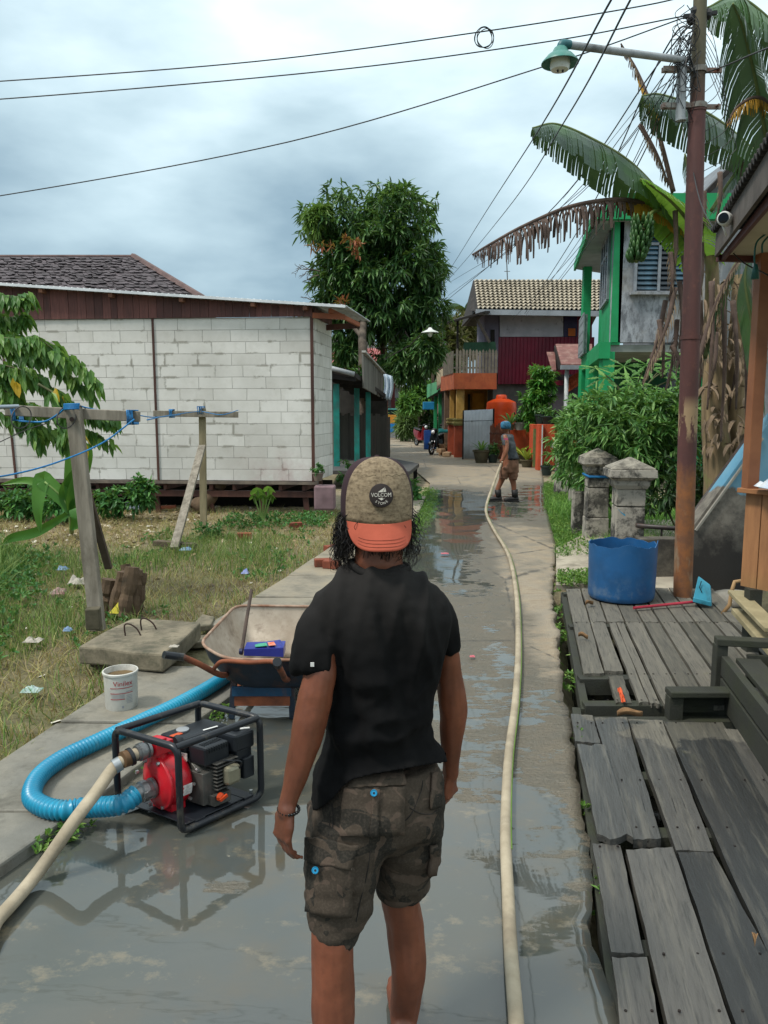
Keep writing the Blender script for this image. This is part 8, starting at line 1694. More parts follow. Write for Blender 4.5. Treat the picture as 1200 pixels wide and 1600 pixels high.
m = MB(); m.lathe([(.02, -.03), (.09, -.02), (.1, 0), (.09, .02), (.02, .03)], wc, 18, (1, 0, 0)); m.build('rim', rust, wh, smooth='auto')
m = MB(); m.tube([P(377, 1022, 4.42), P(385, 970, 4.62), P(393, 922, 4.85)], .011, 8); tag(m.build('iron_bar', mat('bar_brown', '4a3a30', '352a24', 7, .7, .3), smooth='auto'), 'rusty thin bar sticking up out of the wheelbarrow tray', 'bar')
JC = thing('oil_jerrycan', 'blue plastic oil can with green and orange label lying in the wheelbarrow tray', 'oil can', P(412, 1016, 4.42))
m = MB(); jy = 4.40; ja, jb, jc, jd, je = P(381, 1025, jy), P(443, 1027, jy), P(443, 1012, jy), P(430, 1006, jy), P(381, 1014, jy); m.prism([ja, jb, jc, je], (0.0, .1, .012)); m.prism([je, jc, P(436, 1003, jy + .06), P(415, 1006, jy + .06), P(384, 1010, jy + .08)], (0, .05, .0)); m.build('body', mat('jerry_blue', '1f2c86', '182370', 4, .35, .0), JC, bevel=.008)
m = MB(); m.tube([P(379, 1018, jy + .03), P(374, 1018, jy + .03)], .018, 12); m.build('cap', mat('jerry_cap', '151b4a', '10153a', 4, .4, 0), JC, smooth='auto')
jn = V(0, -.0, .003); m = MB(); m.prism([P(399, 1012, jy + .005) + jn, P(418, 1010, jy + .005) + jn, P(416, 1005.5, jy + .07) + jn, P(398, 1008, jy + .07) + jn], (0, 0, .003)); m.build('green_label', mat('label_green', '3f9b7d', '2f7c62', 9, .5, 0), JC)
m = MB(); m.prism([P(420, 1010, jy + .005) + jn, P(431, 1009, jy + .005) + jn, P(428, 1004, jy + .07) + jn, P(418, 1005.2, jy + .07) + jn], (0, 0, .003)); m.build('orange_label', mat('label_orange', 'd8b9a4', 'c0522e', 14, .5, 0), JC)
# ================================================================ PEOPLE
def ringLR(l, r, ry, n=28, p=2.3, dz=0):
    """oval ring through left/right points; ry = half depth"""
    c = (l + r) / 2; h = (r - l) / 2; d = V(-h.y, h.x, 0).normalized() if abs(h.x) + abs(h.y) > 1e-6 else V(0, 1, 0); out = []
    for i in range(n):
        t = 2 * math.pi * i / n; ct, st_ = math.cos(t), math.sin(t); s_ = abs(ct) ** p + abs(st_) ** p; k = s_ ** (-1 / p)
        out.append(c + h * (ct * k) + d * (st_ * k * ry))
    return out
def rr(xl, yl, xr, yr, Y, ry, yaw=.04, n=28, p=2.3): return ringLR(P(xl, yl, Y - yaw), P(xr, yr, Y + yaw), ry, n, p)
def limb(mb, js, n=14):
    """js: (px, py, Y, radius_px)"""
    pts = [tuple(P(x, y, Y)) + (S(r, y, Y),) for x, y, Y, r in js]; sp = spl(pts, 6); mb.tube([Vector(q[:3]) for q in sp], [float(q[3]) for q in sp], n)
    mb.ball(Vector(sp[0][:3]), float(sp[0][3]) * .98, 12, 8); mb.ball(Vector(sp[-1][:3]), float(sp[-1][3]) * .98, 12, 8)
def finger(mb, pts, r0, r1):
    sp = spl([tuple(p) for p in pts], 5); n = len(sp); mb.tube(sp, [r0 + (r1 - r0) * i / (n - 1) + .0008 * math.sin(i * 1.3) for i in range(n)], 10); mb.ball(sp[-1], r1, 8, 6)
def skinmat(name, a, b):
    t = NT(name); f = t.noise(6, 5); f2 = t.noise(60, 5, .6); c = t.mix(t.ramp(f, [(.35, 0.), (.65, 1.)]), lin(a), lin(b)); c = t.mix(t.ramp(f2, [(.5, 0.), (.75, .35)]), c, lin('4a2a1c'))
    t.b.inputs['Subsurface Weight'].default_value = .08; t.b.inputs['Subsurface Radius'].default_value = (.02, .008, .004)
    return t.fin(c, .5, t.bump(f2, .18, .003), 0, .45)
skin = skinmat('skin', '7a4630', '5f3625')
MAN = thing('person', 'man seen from behind in a black t-shirt, camouflage shorts and a backwards cap', 'person', V(-.02, 1.93, 0))
YM = 1.95
m = MB()
# torso core (under the shirt), neck, head
m.rings([rr(565, 1235, 628, 1215, YM, .05), rr(532, 1130, 652, 1115, YM, .085), rr(515, 1000, 680, 990, YM, .09), rr(520, 945, 672, 940, YM, .075), rr(556, 905, 630, 902, YM, .05), rr(560, 880, 622, 880, YM - .01, .052), rr(562, 850, 620, 850, YM, .055), rr(558, 820, 624, 820, YM + .01, .07)])
m.ball(P(590, 795, YM + .03), (S(41, 795, YM), .096, .105), 20, 14)
m.ball(P(590, 832, YM + .07), (.05, .05, .05), 12, 8)                       # jaw
m.ball(P(590, 808, YM + .13), (.014, .02, .022), 8, 6)                       # nose
m.ball(P(590, 826, YM + .115), (.024, .012, .008), 8, 6)                     # lips
for s_ in (-1, 1):
    m.ball(P(590 + s_ * 46, 806, YM + .01), (.009, .02, .031), 10, 8); m.ball(P(590 + s_ * 14, 800, YM + .105), (.016, .02, .012), 8, 6)
# arms
limb(m, [(520, 958, 1.92, 18), (503, 1010, 1.87, 24), (499, 1060, 1.84, 26), (488, 1112, 1.83, 27), (476, 1165, 1.82, 24.5), (463, 1210, 1.81, 19), (451, 1250, 1.80, 14.5), (447, 1268, 1.79, 15)])
limb(m, [(676, 955, 2.0, 16), (697, 1010, 2.03, 17.5), (703, 1060, 2.05, 21), (708, 1108, 2.06, 21.5), (706, 1150, 2.07, 18), (704, 1190, 2.08, 13.5), (704, 1210, 2.09, 12.5)])
# legs
limb(m, [(560, 1262, 1.93, 40), (535, 1330, 1.88, 40), (522, 1420, 1.84, 36), (520, 1475, 1.81, 33.5), (521, 1540, 1.80, 34.5), (521, 1600, 1.79, 33), (522, 1665, 1.79, 25), (522, 1715, 1.80, 21)])
limb(m, [(628, 1262, 1.97, 38), (628, 1320, 2.0, 37), (624, 1390, 2.02, 30), (633, 1450, 2.03, 30), (638, 1510, 2.02, 28), (633, 1570, 2.02, 23), (629, 1612, 2.02, 19)])
for (fx, fy, fyy) in ((P(522, 1715, 1.80).x, 1.80, 0), (P(629, 1612, 2.02).x, 2.02, 0)):
    m.rings([[V(fx + w_ * math.cos(a_), y, zc_ + h_ * math.sin(a_)) for a_ in [2 * math.pi * i / 14 for i in range(14)]] for y, w_, zc_, h_ in ((fy - .06, .02, .035, .02), (fy - .045, .034, .04, .035), (fy, .037, .05, .045), (fy + .07, .042, .042, .035), (fy + .14, .048, .03, .022), (fy + .19, .04, .024, .015), (fy + .2, .02, .02, .01))])
# left hand: palm, four curled fingers, thumb
def hand(mb, w_, palm_end, curl, thumb_dir, back, s_=1.0, spread=None):
    w_, pe = Vector(w_), Vector(palm_end); d = (pe - w_).normalized(); back = Vector(back).normalized(); side_ = d.cross(back).normalized()
    rs = []
    for k, (wd, th_) in enumerate(((.022, .018), (.030, .017), (.037, .016), (.039, .014), (.036, .011))):
        c = w_.lerp(pe, k / 4); rs.append([c + side_ * wd * s_ * math.cos(a_) + back * th_ * s_ * math.sin(a_) for a_ in [2 * math.pi * i / 16 for i in range(16)]])
    mb.rings(rs)
    for k, (o_, L) in enumerate(((-.028, .068), (-.010, .078), (.009, .073), (.026, .057))):
        b0 = pe + side_ * o_ * s_ - d * .008; p1_ = b0 + d * L * .42 * s_ - back * curl * .012; p2_ = p1_ + (d * (1 - curl * .3) - back * curl * .75).normalized() * L * .33 * s_; p3_ = p2_ + (d * (1 - curl * .75) - back * curl * 1.1).normalized() * L * .30 * s_
        finger(mb, (b0, p1_, p2_, p3_), .0088 * s_, .0066 * s_)
        mb.ball(b0 + back * .006, .0085 * s_, 8, 6)
    tb = w_.lerp(pe, .3) + side_ * thumb_dir * .024 * s_; t1 = tb + (d * .6 + side_ * thumb_dir * .7 - back * .35).normalized() * .035 * s_; t2 = t1 + (d * .95 + side_ * thumb_dir * .15 - back * .3).normalized() * .03 * s_; t3 = t2 + (d - back * .35).normalized() * .022 * s_
    finger(mb, (w_.lerp(pe, .12), tb, t1, t2, t3), .0125 * s_, .0078 * s_)
hand(m, P(448, 1262, 1.795), P(442, 1312, 1.785), .85, 1, V(-.75, -.62, 0.05), 1.0)
hand(m, P(704, 1204, 2.09), P(703, 1243, 2.10), .9, -1, V(.8, -.55, 0.0), .92)
me = baked(m, .0048, 5, lambda co, n: .0014 * mn.noise(co * 30) + .0035 * mn.noise(Vector((co.x * 22, co.y * 22, co.z * 9))) * (1 if co.z < 1.35 else 0) + (.0016 * mn.noise(Vector((co.x * 60, co.y * 60, co.z * 16))) if co.z < 1.2 else 0))
body = mobj('body', me, skin, MAN)
# nails of the left hand and lashes are too small to see; hair
hairm = mat('hair_black', '15100f', '0c0908', 30, .5, .0, spec=.22)
m = MB(); rn = random.Random(5)
for k in range(620):
    side_ = rn.choice((-1, -1, 1)); ang = rn.uniform(.15, 1.25) if rn.random() < .93 else rn.uniform(-.1, .2)
    x0 = 588 + side_ * (44 * min(1, .55 + .5 * math.sin(ang)) + rn.uniform(-4, 8)); y0 = rn.uniform(790, 846); Yh = YM - .06 + .12 * ang / 1.3
    if abs(x0 - 590) < 26: continue
    L = rn.uniform(30, 76) if side_ < 0 else rn.uniform(25, 60); pts = []; ph = rn.random() * 6.28; w_ = rn.uniform(2, 7); ox = rn.uniform(-2, 24) * side_
    for j in range(9):
        q = j / 8; yy = y0 + L * q
        yy = min(yy, 893 + rn.uniform(-5, 2)); pts.append(P(x0 + ox * q ** .8 + side_ * 9 * math.sin(q * 3.1) + w_ * math.sin(ph + q * rn.uniform(3.5, 6.5)) - side_ * 6 * q * q, yy, Yh + .015 * math.sin(ph * 2 + q * 5)))
    r0 = rn.uniform(.0005, .0014); m.tube(spl([tuple(p) for p in pts], 2), [r0 * (1 - .75 * i / 17) for i in range(17)], 4)
for k in range(26):    # loose strands over the nape
    x0 = rn.uniform(566, 616); pts = [P(x0, 850, YM - .065), P(x0 + rn.uniform(-3, 3), 862, YM - .066), P(x0 + rn.uniform(-5, 5), rn.uniform(868, 880), YM - .062)]; m.tube(spl([tuple(p) for p in pts], 4), .0007, 4)
m.build('hair', hairm, MAN)
m = MB(); m.ball(P(590, 800, YM + .02), (S(46, 800, YM), .094, .085), 18, 12); m.build('hair_base', hairm, MAN, smooth=True)
# t-shirt
m = MB(); sh = [(553, 886, 630, 886, .058), (546, 893, 640, 892, .068), (530, 902, 656, 900, .08), (508, 917, 680, 914, .095), (490, 937, 696, 934, .108), (484, 965, 702, 960, .118), (492, 1002, 697, 996, .12), (507, 1045, 688, 1038, .118), (515, 1085, 672, 1082, .115), (513, 1130, 668, 1125, .115), (504, 1180, 676, 1150, .12), (489, 1222, 691, 1172, .15), (484, 1275, 697, 1200, .163)]
m.rings([rr(a, b, c_, d, YM, e) for a, b, c_, d, e in sh])
def sleeve(js):
    js = [(x, y, Y, r) for x, y, Y, r in js]; pts = [tuple(P(x, y, Y)) + (S(r, y, Y),) for x, y, Y, r in js]; sp = spl(pts, 6); m.tube([Vector(q[:3]) for q in sp], [float(q[3]) for q in sp], 20); m.ball(Vector(sp[0][:3]), float(sp[0][3]) * .98, 12, 8)
sleeve([(516, 952, 1.93, 28), (502, 978, 1.90, 33), (495, 1008, 1.88, 36), (492, 1047, 1.862, 38.5)]); sleeve([(676, 948, 1.98, 25), (690, 970, 2.01, 23), (697, 992, 2.02, 20.5), (700, 1016, 2.03, 20.5)])
def ridge(x, y, z): return (1 - min(1, abs(mn.noise(Vector((x, y, z)))) * 2.6)) ** 2
def shirt_disp(co, n):
    u = co.x; z = co.z; d = 0
    a_ = u + .22 * (z - 1.42) * (1 if u > 0 else -.6); d += .015 * ridge(a_ * 12, co.y * 3, z * 1.5) * max(.15, min(1, (z - .95) * 4)) - .003
    kk = max(0, 1 - abs(z - .98) / .2); d += kk * .013 * ridge(u * 5 + z * 9 + 3, co.y * 3, z * 13 - u * 10)
    d += .010 * ridge(u * 9 + z * 3, 7 + co.y * 4, z * 3.5 - u * 3) * (.5 if abs(u) > .12 else .35)
    d += .017 * mn.noise(Vector((u * 17 + z * 5, co.y * 6, z * 2.1 + 3))) * min(1, max(.25, (1.5 - z) * 3))
    d += .008 * mn.noise(Vector((u * 38 + z * 9, co.y * 12, z * 4)))
    k = max(0, 1 - abs(z - 1.0) / .22); d += k * .022 * mn.noise(Vector((u * 6 + z * 11, co.y * 5, z * 15 - u * 9)))
    d *= 1 - .75 * abs(n.x)
    d += .002 * mn.noise(co * 55)
    for x0_, sl_, w_ in ((-.10, -.16, .008), (-.03, -.24, .007), (.05, -.2, .008), (.11, -.12, .007)):
        e = (u - x0_ - sl_ * (1.42 - z)); d += .010 * math.exp(-(e / w_ / 1.6) ** 2) * max(0, min(1, (z - .98) * 4)) * max(0, min(1, (1.5 - z) * 8)) * (.6 + mn.noise(Vector((z * 6, x0_ * 30, 0))))
    return d
me = baked(m, .0062, 6, lambda c, n: 1.35 * shirt_disp(c, n), 3)
bm = bmesh.new(); bm.from_mesh(me)      # open the hem, the sleeves and the collar
kill = set()
def proj(p):
    f_ = p.y * cp - (p.z - H) * sp; v_ = p.y * sp + (p.z - H) * cp; return 600 + 1200 * p.x / f_, 800 - 1200 * v_ / f_
hemx = [480, 495, 506, 520, 535, 550, 580, 630, 700]; hemy = [1266, 1265, 1259, 1246, 1229, 1217, 1209, 1201, 1189]
for f_ in bm.faces:
    c_ = f_.calc_center_median(); x_, y_ = proj(c_)
    if y_ > np.interp(x_, hemx, hemy) - (14 if c_.y > YM else 0) and c_.z < 1.1 and x_ > 488: kill.add(f_)
bmesh.ops.delete(bm, geom=list(kill), context='FACES')
for v in bm.verts:
    if v.is_boundary and v.co.z < 1.1 and v.co.z > .5:
        x_, y_ = proj(v.co)
        if abs(v.co.x) < .4 and x_ > 486: v.co.z += max(-.012, min(.012, (y_ - (np.interp(x_, hemx, hemy) - (14 if v.co.y > YM else 0))) * .00165))
bm.to_mesh(me); bm.free()
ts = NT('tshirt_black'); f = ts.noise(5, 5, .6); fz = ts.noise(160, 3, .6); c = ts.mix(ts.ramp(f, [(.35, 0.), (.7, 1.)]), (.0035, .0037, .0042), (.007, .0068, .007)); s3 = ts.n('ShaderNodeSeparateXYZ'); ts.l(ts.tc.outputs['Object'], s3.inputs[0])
shoulder_light = ts.math('MULTIPLY', ts.math('SUBTRACT', s3.outputs[2], 1.18), 3.2, clamp=True); c = ts.mix(shoulder_light, c, ts.mix(f, (.022, .0205, .0195), (.034, .031, .029)))  # light on the shoulders painted in: cloth colour gets paler with height
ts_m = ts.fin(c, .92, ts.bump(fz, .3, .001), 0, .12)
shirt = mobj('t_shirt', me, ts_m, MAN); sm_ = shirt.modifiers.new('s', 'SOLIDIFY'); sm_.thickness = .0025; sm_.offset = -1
m = MB(); cr2 = ringLR(P(550, 881, YM - .03), P(633, 882, YM + .03), .074, 40, 2.0); m.tube([p + V(0, 0, -.004 - (.016 if p.y < YM else 0) * (1 - ((p.x - P(592, 880, YM).x) / .065) ** 2 if abs(p.x - P(592, 880, YM).x) < .065 else 0)) for p in cr2], .009, 8, closed=True, flat=1.2); m.build('collar', ts_m, shirt, smooth=True)
bvh_s = BVHTree.FromPolygons([v.co for v in me.vertices], [tuple(p.vertices) for p in me.polygons])
CAMP = V(0, 0, H)
def hit(bvh, px, py, off):
    a, dy, dz = ray(px, py); d = V(a, dy, dz).normalized(); loc, n, i, dist = bvh.ray_cast(CAMP, d)
    if loc is None: return None
    n = n if n.dot(d) < 0 else -n; return loc + n * off
def patch(bvh, quad, nu, nv, off, th, wob=.0015, seed=0):
    """cloth piece laid on a garment; quad = 4 photo points tl, tr, br, bl"""
    tl, tr, br_, bl = [np.array(q, float) for q in quad]; vs = []
    for j in range(nv + 1):
        for i in range(nu + 1):
            u, v = i / nu, j / nv; q = (tl * (1 - u) + tr * u) * (1 - v) + (bl * (1 - u) + br_ * u) * v
            p = hit(bvh, q[0], q[1], off); 
            if p is None: p = vs[-1] if vs else P(q[0], q[1], YM - .1)
            elif vs and i > 0 and (p - vs[-1]).length > .05: p = vs[-1] + V(.004, .0, 0)
            vs.append(p)
    for _ in range(3):
        w2 = [v.copy() for v in vs]
        for j in range(1, nv):
            for i in range(1, nu): k = j * (nu + 1) + i; vs[k] = (w2[k] * 2 + w2[k - 1] + w2[k + 1] + w2[k - nu - 1] + w2[k + nu + 1]) / 6
    m = MB(); m.add([v + V(0, -1, 0) * wob * mn.noise(Vector((v.x * 40 + seed, v.z * 30, seed))) * 2 for v in vs], [(j * (nu + 1) + i, (j + 1) * (nu + 1) + i, (j + 1) * (nu + 1) + i + 1, j * (nu + 1) + i + 1) for j in range(nv) for i in range(nu)])
    return m
m = MB(); q = hit(bvh_s, 488, 1038, .003) or P(488, 1038, 1.8); m.box(q, (.009, .003, .010)); m.build('sleeve_tag', mat('white_print', 'd8d8d5'), shirt)
# shorts
m = MB(); m.rings([rr(514, 1205, 678, 1182, YM, .10), rr(503, 1235, 686, 1206, YM, .118), rr(492, 1265, 692, 1240, YM, .135), rr(486, 1300, 688, 1275, YM, .13), rr(500, 1325, 660, 1300, YM, .09)])
m.rings([rr(486, 1270, 606, 1262, 1.92, .115, .03), rr(481, 1310, 606, 1300, 1.90, .112, .03), rr(478, 1350, 592, 1345, 1.88, .105, .03), rr(477, 1400, 578, 1398, 1.86, .095, .03), rr(481, 1438, 560, 1440, 1.845, .082, .02), rr(482, 1457, 556, 1458, 1.84, .078, .02)])
m.rings([rr(592, 1255, 690, 1240, 1.97, .11, .02), rr(590, 1300, 688, 1285, 1.99, .105, .02), rr(586, 1340, 683, 1330, 2.01, .098, .02), rr(583, 1372, 667, 1366, 2.02, .088, .02), rr(587, 1398, 660, 1388, 2.025, .075, .02)])
def shorts_disp(co, n): return (.3 if co.z > .9 else 1) * .008 * mn.noise(Vector((co.x * 9, co.y * 9, co.z * 13 + co.x * 10))) + .005 * mn.noise(co * 24) + .0015 * mn.noise(co * 70) + (.006 * mn.noise(Vector((co.x * 5, co.y * 8, co.z * 42))) if co.z < .62 else 0)
me = baked(m, .0062, 5, shorts_disp)
t = NT('camo'); vec = t.map((1, 1, 1.15), (.3, .1, 0)); d1 = t.noise(8, 2.2, .55, vec, 1.2); d2 = t.noise(9.5, 2, .5, t.map((1, 1, 1.2), (5, 3, 2)), 1.3); fz = t.noise(170, 3, .6); fw = t.noise(4, 5, .6)
c = t.mix(t.ramp(d1, [(.0, 0.), (.54, 1.)], 'CONSTANT'), lin('423a32'), lin('2a2824')); c = t.mix(t.ramp(d2, [(.0, 0.), (.6, 1.)], 'CONSTANT'), c, lin('52463d')); c = t.mix(t.ramp(fw, [(.4, 0.), (.7, .35)]), c, lin('2b2723')); c = t.mix(t.ramp(fz, [(.45, 0.), (.7, .2)]), c, lin('6d6257'))
camo = t.fin(c, .92, t.bump(fz, .4, .001), 0, .15)
shorts = mobj('shorts', me, camo, MAN); bvh_p = BVHTree.FromPolygons([v.co for v in me.vertices], [tuple(p.vertices) for p in me.polygons])
def cpatch(name, quad, off, th, nu=10, nv=12, mt=camo, par_=None, seed=0): return patch(bvh_p, quad, nu, nv, off, th, .0025, seed).build(name, mt, par_ or shorts, smooth=True, solid=th)
pk1 = cpatch('back_pocket', ((540, 1230), (632, 1228), (630, 1302), (532, 1306)), .008, .006, seed=1); cpatch('pocket_flap', ((553, 1206), (630, 1203), (631, 1227), (546, 1230)), .012, .006, seed=2)
cpatch('pocket_pleat', ((582, 1233), (592, 1232), (590, 1303), (578, 1304)), .013, .004, 3, 10, seed=3)
cpatch('back_pocket', ((672, 1208), (686, 1206), (685, 1260), (670, 1264)), .008, .006, 4, 10, seed=4)
cpatch('cargo_pocket', ((488, 1345), (552, 1352), (546, 1430), (484, 1424)), .010, .012, seed=5); cpatch('cargo_flap', ((487, 1306), (562, 1318), (544, 1356), (485, 1342)), .017, .006, seed=6)
cpatch('cargo_pocket', ((670, 1318), (682, 1317), (677, 1360), (666, 1362)), .012, .012, 4, 8, seed=7)
def button(px, py, off): 
    c0 = hit(bvh_p, px, py, off); m = MB(); ax = (CAMP - c0).normalized(); m.lathe([(.001, 0), (.0082, 0), (.0088, .002), (.0075, .004), (.006, .0028), (.001, .0028)], c0, 18, ax); b_ = m.build('button', mat('cyan_button', '1787b5', '14749c', 4, .3, 0), shorts, smooth='auto')
    m = MB(); m.lathe([(.0005, 0), (.0028, 0), (.0028, .001), (.0005, .001)], c0 + ax * .003, 8, ax); m.build('button_thread', mat('interior', '0e1418'), b_)
button(586, 1238, .019); button(503, 1352, .028)
seam = mat('seam_dark', '26221f', '1b1816', 9, .9, 0)
m = MB()
for line in (((655, 1203), (660, 1225), (652, 1250), (640, 1275), (620, 1290), (600, 1300)), ((640, 1262), (655, 1270), (672, 1272), (682, 1266)), ((514, 1255), (516, 1280), (513, 1305)), ((519, 1255), (521, 1280), (518, 1306)), ((578, 1330), (572, 1370), (562, 1410), (556, 1440))):
    pts = [hit(bvh_p, x, y, .0015) for x, y in line]; pts = [p for p in pts if p]
    if len(pts) > 2: m.tube(spl([tuple(p) for p in pts], 6), .0013, 5)
m.build('seams', seam, shorts)
# bracelet
m = MB(); bc_ = P(451, 1264, 1.795); bx = V(.024, -.0, -.002); by = V(.0, .024, .0)
for k in range(22): a_ = 2 * math.pi * k / 22; m.ball(bc_ + bx * math.cos(a_) * 1.06 + by * math.sin(a_) + V(0, 0, .003 * math.sin(a_)), .0042, 8, 6)
tag_ = m.build('bracelet', mat('bead_black', '0f0f10', '0b0b0c', 4, .25, 0), MAN, smooth=True)
# cap
t = NT('cap_brown'); c = t.mix(t.noise(8), lin('2b1e22'), lin('38282d')); capd = t.fin(c, .85, t.bump(t.noise(200, 2), .5, .001), 0, .2)
t = NT('cap_tweed'); a1 = t.noise(60, 4, .7, t.map((.7, .7, 2.2))); c = t.mix(t.ramp(a1, [(.4, 0.), (.62, 1.)]), lin('86765f'), lin('5a4d3d')); c = t.mix(t.ramp(t.noise(130, 2), [(.4, .35), (.6, 0.)]), c, lin('9a8a72')); capt = t.fin(c, .92, t.bump(a1, .6, .0012), 0, .2)
t = NT('cap_brim'); a1 = t.noise(9, 6, .6); c = t.mix(t.ramp(a1, [(.35, 0.), (.7, 1.)]), lin('b25945'), lin('984a38')); c = t.mix(t.ramp(t.noise(4, 6), [(.55, 0.), (.7, .5)]), c, lin('8a4536')); capb = t.fin(c, .85, t.bump(t.noise(220, 2), .4, .0008), 0, .2)
CC = P(589, 806, YM + .015); RX, RYc, RZc = S(56, 806, YM), .103, P(589, 715, YM).z - CC.z; yawc = R(8)
def dome(th, ph, k=1.0):   # th: 0 = towards the camera, positive to the left; ph: 0 rim .. pi/2 top
    e = math.cos(ph) ** .62 if ph < 1.56 else 0; x = -math.sin(th) * e * (1 + .05 * math.sin(2 * min(ph, 1.5))); y = -math.cos(th) * e; z = math.sin(ph) ** .88
    return CC + V((x * math.cos(yawc) - y * math.sin(yawc)) * RX * k, (x * math.sin(yawc) + y * math.cos(yawc)) * RYc * k, z * RZc * k + (.018 * math.cos(th) - .004) * (1 - z) * -.6)
CAPO = MB(); CAPO.grid(lambda u, v: dome(u * 2 * math.pi, v * 1.565), 64, 24); cap = CAPO.build('cap', capd, MAN, smooth=True, solid=.002)
def pan(u, v):      # front panel, arch shaped
    th = (u - .5) * 2; top = 1.50; ph = v * top; wid = 1.1 ; a_ = th * wid * (1 - (v ** 3) * .25)
    return dome(a_, .0 + ph * (1 - .22 * abs(th) ** 3), 1.016)
m = MB(); m.grid(pan, 40, 26); m.build('front_panel', capt, cap, smooth=True, solid=.002)
m = MB(); m.tube([dome(0, .0 + .06 * k, 1.02) for k in range(5, 25)], .0016, 6); 
for s_ in (-1, 1): m.tube([dome(s_ * (.15 + .045 * k), .78 + .02 * math.sin(k), 1.02) for k in range(20)], .0014, 5); 
m.build('panel_seam', mat('seam_tan', '85755d', '6b5e4a', 9, .9, 0), cap, smooth=True)
m = MB(); m.ball(dome(0, 1.56, 1.02), (.007, .007, .003), 10, 6); m.build('top_button', capd, cap, smooth=True)
def brim(u, v):
    a_ = (u - .5) * 2; th = a_ * 1.08; rim_ = dome(th, 0, 1.0) + V(0, 0, .003); out_ = V(-math.sin(th) * math.cos(yawc) + math.cos(th) * math.sin(yawc), -math.cos(th) * math.cos(yawc) - math.sin(th) * math.sin(yawc), 0)
    L = .072 * (1 - abs(a_) ** 3.6); fwd = V(math.sin(yawc), -math.cos(yawc), 0)
    q = rim_ + (out_ * .25 + fwd * .75) * L * v * .50 + V(0, 0, -1) * (L * .88 * v) + V(0, 0, -.012) * a_ * a_ * v
    return q
m = MB(); m.grid(brim, 40, 12); bro_ = m.build('brim', capb, cap, smooth=True, solid=.0035)
m = MB()
for k in (.62, .74, .86): m.tube([brim(u / 30, k) + V(0, -.0022, .0018) for u in range(6, 25)], .0006, 4)
m.build('brim_stitching', mat('stitch', '9a4a38', '7f3c2d', 9, .9, 0), bro_)
# round badge with its lettering
bc0 = dome(.02, .40, 1.03); bn = (dome(.02, .40, 1.3) - bc0); bn = (dome(.06, .4) - dome(-.02, .4)).cross(dome(.02, .44) - dome(.02, .36)); bn = bn if bn.y < 0 else -bn; bn.normalize(); bc0 = bc0 + bn * .004; bx_ = V(0, 0, 1).cross(bn).normalized(); by_ = bn.cross(bx_)
m = MB(); m.lathe([(.001, -.004), (.029, -.004), (.0295, .002), (.027, .0035), (.001, .0035)], bc0, 36, bn); bd = m.build('badge', mat('badge_brown', '2c2220', '211a18', 9, .8, .2), cap, smooth='auto')
wht = mat('badge_white', 'c9c3b8', 'aaa59b', 9, .7, 0); m = MB(); fo_ = bc0 + bn * .004
add_text(m, 'VOLCOM', .0118, fo_ + by_ * .001, bx_, by_, .0004, bend=lambda v: (v.x, v.y * (1 + 12 * abs(v.x)), v.z))
for i, ch in enumerate('STONE'):
    a_ = (i - 2) * .36; q = fo_ + bx_ * math.sin(a_) * .0195 - by_ * math.cos(a_) * .0195; add_text(m, ch, .0085, q, bx_ * math.cos(a_) + by_ * math.sin(a_), by_ * math.cos(a_) - bx_ * math.sin(a_), .0004)
def bp(x, y): return fo_ + bx_ * x * .001 + by_ * y * .001
for poly in (((-9, 8), (9, 20), (3, 8)), ((4.5, 8), (10, 19), (12, 9)), ((-9, -5.5), (0, -12), (10, -5.5), (5, -8)), ((-3, -5.5), (0, -7.5), (5, -5.5))): m.prism([bp(*q) for q in poly], bn * .0006)
m.build('badge_print', wht, bd)

# ---------------------------------------------------------------- far worker
WK = thing('person', 'worker farther up the road in grey t-shirt, brown shorts and black boots, pulling the hose', 'person', G(792, 783))
YW = 15.3; skin2 = skinmat('skin_far', '8a5840', '74462f')
def W(px, py, dy=0): return P(px, py, YW + dy)
def wl(mb, js, n=10): limb(mb, [(x, y, YW + dy, r) for x, y, dy, r in js], n)
def wr(xl, yl, xr, yr, dy, ry, p=2.2): return ringLR(P(xl, yl, YW + dy), P(xr, yr, YW + dy), ry, 18, p)
m = MB(); m.ball(W(790, 666), (.085, .1, .115), 12, 9); m.ball(W(786, 671, 0), (.05, .05, .05), 8, 6); m.ball(W(782.5, 669, 0), (.02, .02, .025), 6, 5); wl(m, [(791, 672, 0, 3.6), (793, 680, 0, 3.8)])
wl(m, [(789, 683, -.12, 4.6), (792, 696, -.2, 3.6), (790, 708, -.22, 3.2), (786, 718, -.2, 2.4)]); wl(m, [(796, 683, .12, 4.4), (793, 697, .14, 3.4), (788, 708, .1, 3.0), (785, 717, .02, 2.4)])
wl(m, [(788, 740, 0, 6), (783, 752, .05, 4.6), (778, 764, .05, 3.8), (776, 776, .05, 3)]); wl(m, [(798, 740, 0, 6), (802, 754, 0, 4.6), (803, 764, 0, 3.8), (803, 776, 0, 3)])
m.rings([wr(784, 735, 806, 735, 0, .14), wr(786, 710, 806, 712, 0, .13), wr(785, 685, 803, 686, 0, .12), wr(788, 679, 798, 679, 0, .07)])
for hx, hy, dy in ((786, 719, -.18), (785, 718, .02)):
    w0 = W(hx, hy, dy)
    for k in range(4): finger(m, (w0 + V(-.02 + .0 * k, -.03 + .02 * k, 0), w0 + V(-.045, -.03 + .02 * k, -.02), w0 + V(-.04, -.03 + .02 * k, -.05), w0 + V(-.01, -.03 + .02 * k, -.055)), .011, .009)
    finger(m, (w0, w0 + V(.0, -.04, .015), w0 + V(-.03, -.05, .0)), .013, .01)
mobj('body', baked(m, .011, 3), skin2, WK)
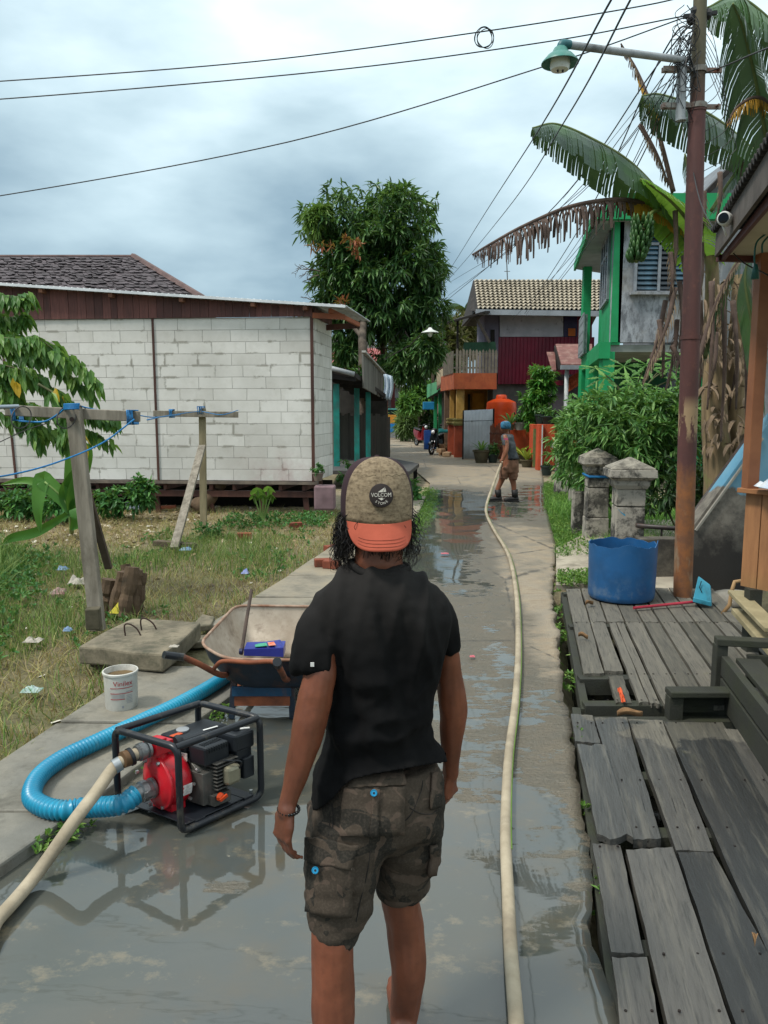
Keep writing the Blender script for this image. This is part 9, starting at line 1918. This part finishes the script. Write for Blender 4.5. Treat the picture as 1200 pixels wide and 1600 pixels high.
m = MB(); m.rings([wr(786, 679, 798, 679, 0, .09), wr(784.5, 683, 802, 682, 0, .15), wr(785.5, 695, 805, 694, 0, .155), wr(788, 708, 808, 706, 0, .145), wr(790, 718.5, 809.5, 717, 0, .15)])
wl(m, [(788, 683, -.1, 5.6), (789.5, 690, -.15, 5.2), (791, 694, -.18, 4.8)]); wl(m, [(798, 683, .1, 5.4), (796, 692, .13, 4.8)])
ts2 = mobj('t_shirt', baked(m, .013, 3, lambda co, n: .018 * mn.noise(Vector((co.x * 9, co.y * 5, co.z * 5))) + .008 * mn.noise(co * 17)), mat('grey_tee', '4d5256', '3b3f43', 6, .9, .2), WK)
m = MB(); m.box(W(790.5, 686, -.24), (.08, .015, .03)); m.build('sleeve_print', mat('pink_print', 'b5456e', 'a03c60', 9, .7, 0), ts2)
m = MB(); m.rings([wr(789, 716, 809.5, 715.5, 0, .145), wr(785, 727, 810, 727, 0, .165), wr(783, 738, 811, 738, 0, .15)]); m.rings([wr(783, 730, 799, 730, -.02, .13), wr(780.5, 742, 795, 742, .02, .125), wr(779.5, 747, 792, 748, .03, .115)]); m.rings([wr(793, 730, 810, 730, 0, .13), wr(795, 742, 809, 742, 0, .125), wr(795.5, 748, 807.5, 750, 0, .115)])
mobj('shorts', baked(m, .013, 2, lambda co, n: .022 * mn.noise(Vector((co.x * 10, co.y * 6, co.z * 6))) + .01 * mn.noise(co * 19)), mat('brown_cloth', '7a5642', '614434', 6, .9, .2), WK)
m = MB(); m.tube(wr(789.5, 716.5, 810, 716, 0, .152), .018, 6, closed=True); m.build('belt', mat('black_cloth', '17181a', '101112', 4, .8), WK)
for (x0, dy) in ((777, .05), (803, 0)):
    b_ = W(x0, 783, dy); b_.z = 0; m = MB(); top = W(x0 + 1, 765, dy)
    m.tube([b_ + V(.02, 0, .09), top], [.062, .066], 12); m.rings([[b_ + V(x, .052 * k * math.cos(a_), zc_ + h_ * math.sin(a_)) for a_ in [2 * math.pi * i / 12 for i in range(12)]] for x, k, zc_, h_ in ((.09, .6, .05, .04), (.06, 1.05, .055, .05), (0, 1.05, .055, .052), (-.1, 1.1, .045, .042), (-.17, .95, .038, .034), (-.2, .4, .03, .02))])
    bt = m.build('boot', mat('boot_black', '1f1c1b', '151312', 5, .6, .2), WK, smooth=True); m = MB(); m.box(b_ + V(-.04, 0, .012), (.29, .11, .024)); m.build('sole', mat('tyre', '1b1b1b'), bt, bevel=.008)
m = MB(); m.rings([[W(790, y) + V(.105 * k * math.cos(a_), .115 * k * math.sin(a_), 0) for a_ in [2 * math.pi * i / 18 for i in range(18)]] for y, k in ((670, .92), (667, 1.0), (663, 1.0), (660, .85), (658.3, .5), (657.9, .1))]); cp_ = m.build('cap', mat('blue_camo', '2c6d8c', '15303f', 14, .8, .1), WK, smooth=True)
m = MB(); m.prism([W(795, 668, -.06), W(795, 668, .07), W(799, 672, .06), W(799, 672, -.05)], (0, 0, .012)); m.build('brim', mat('blue_camo', '2c6d8c'), cp_)
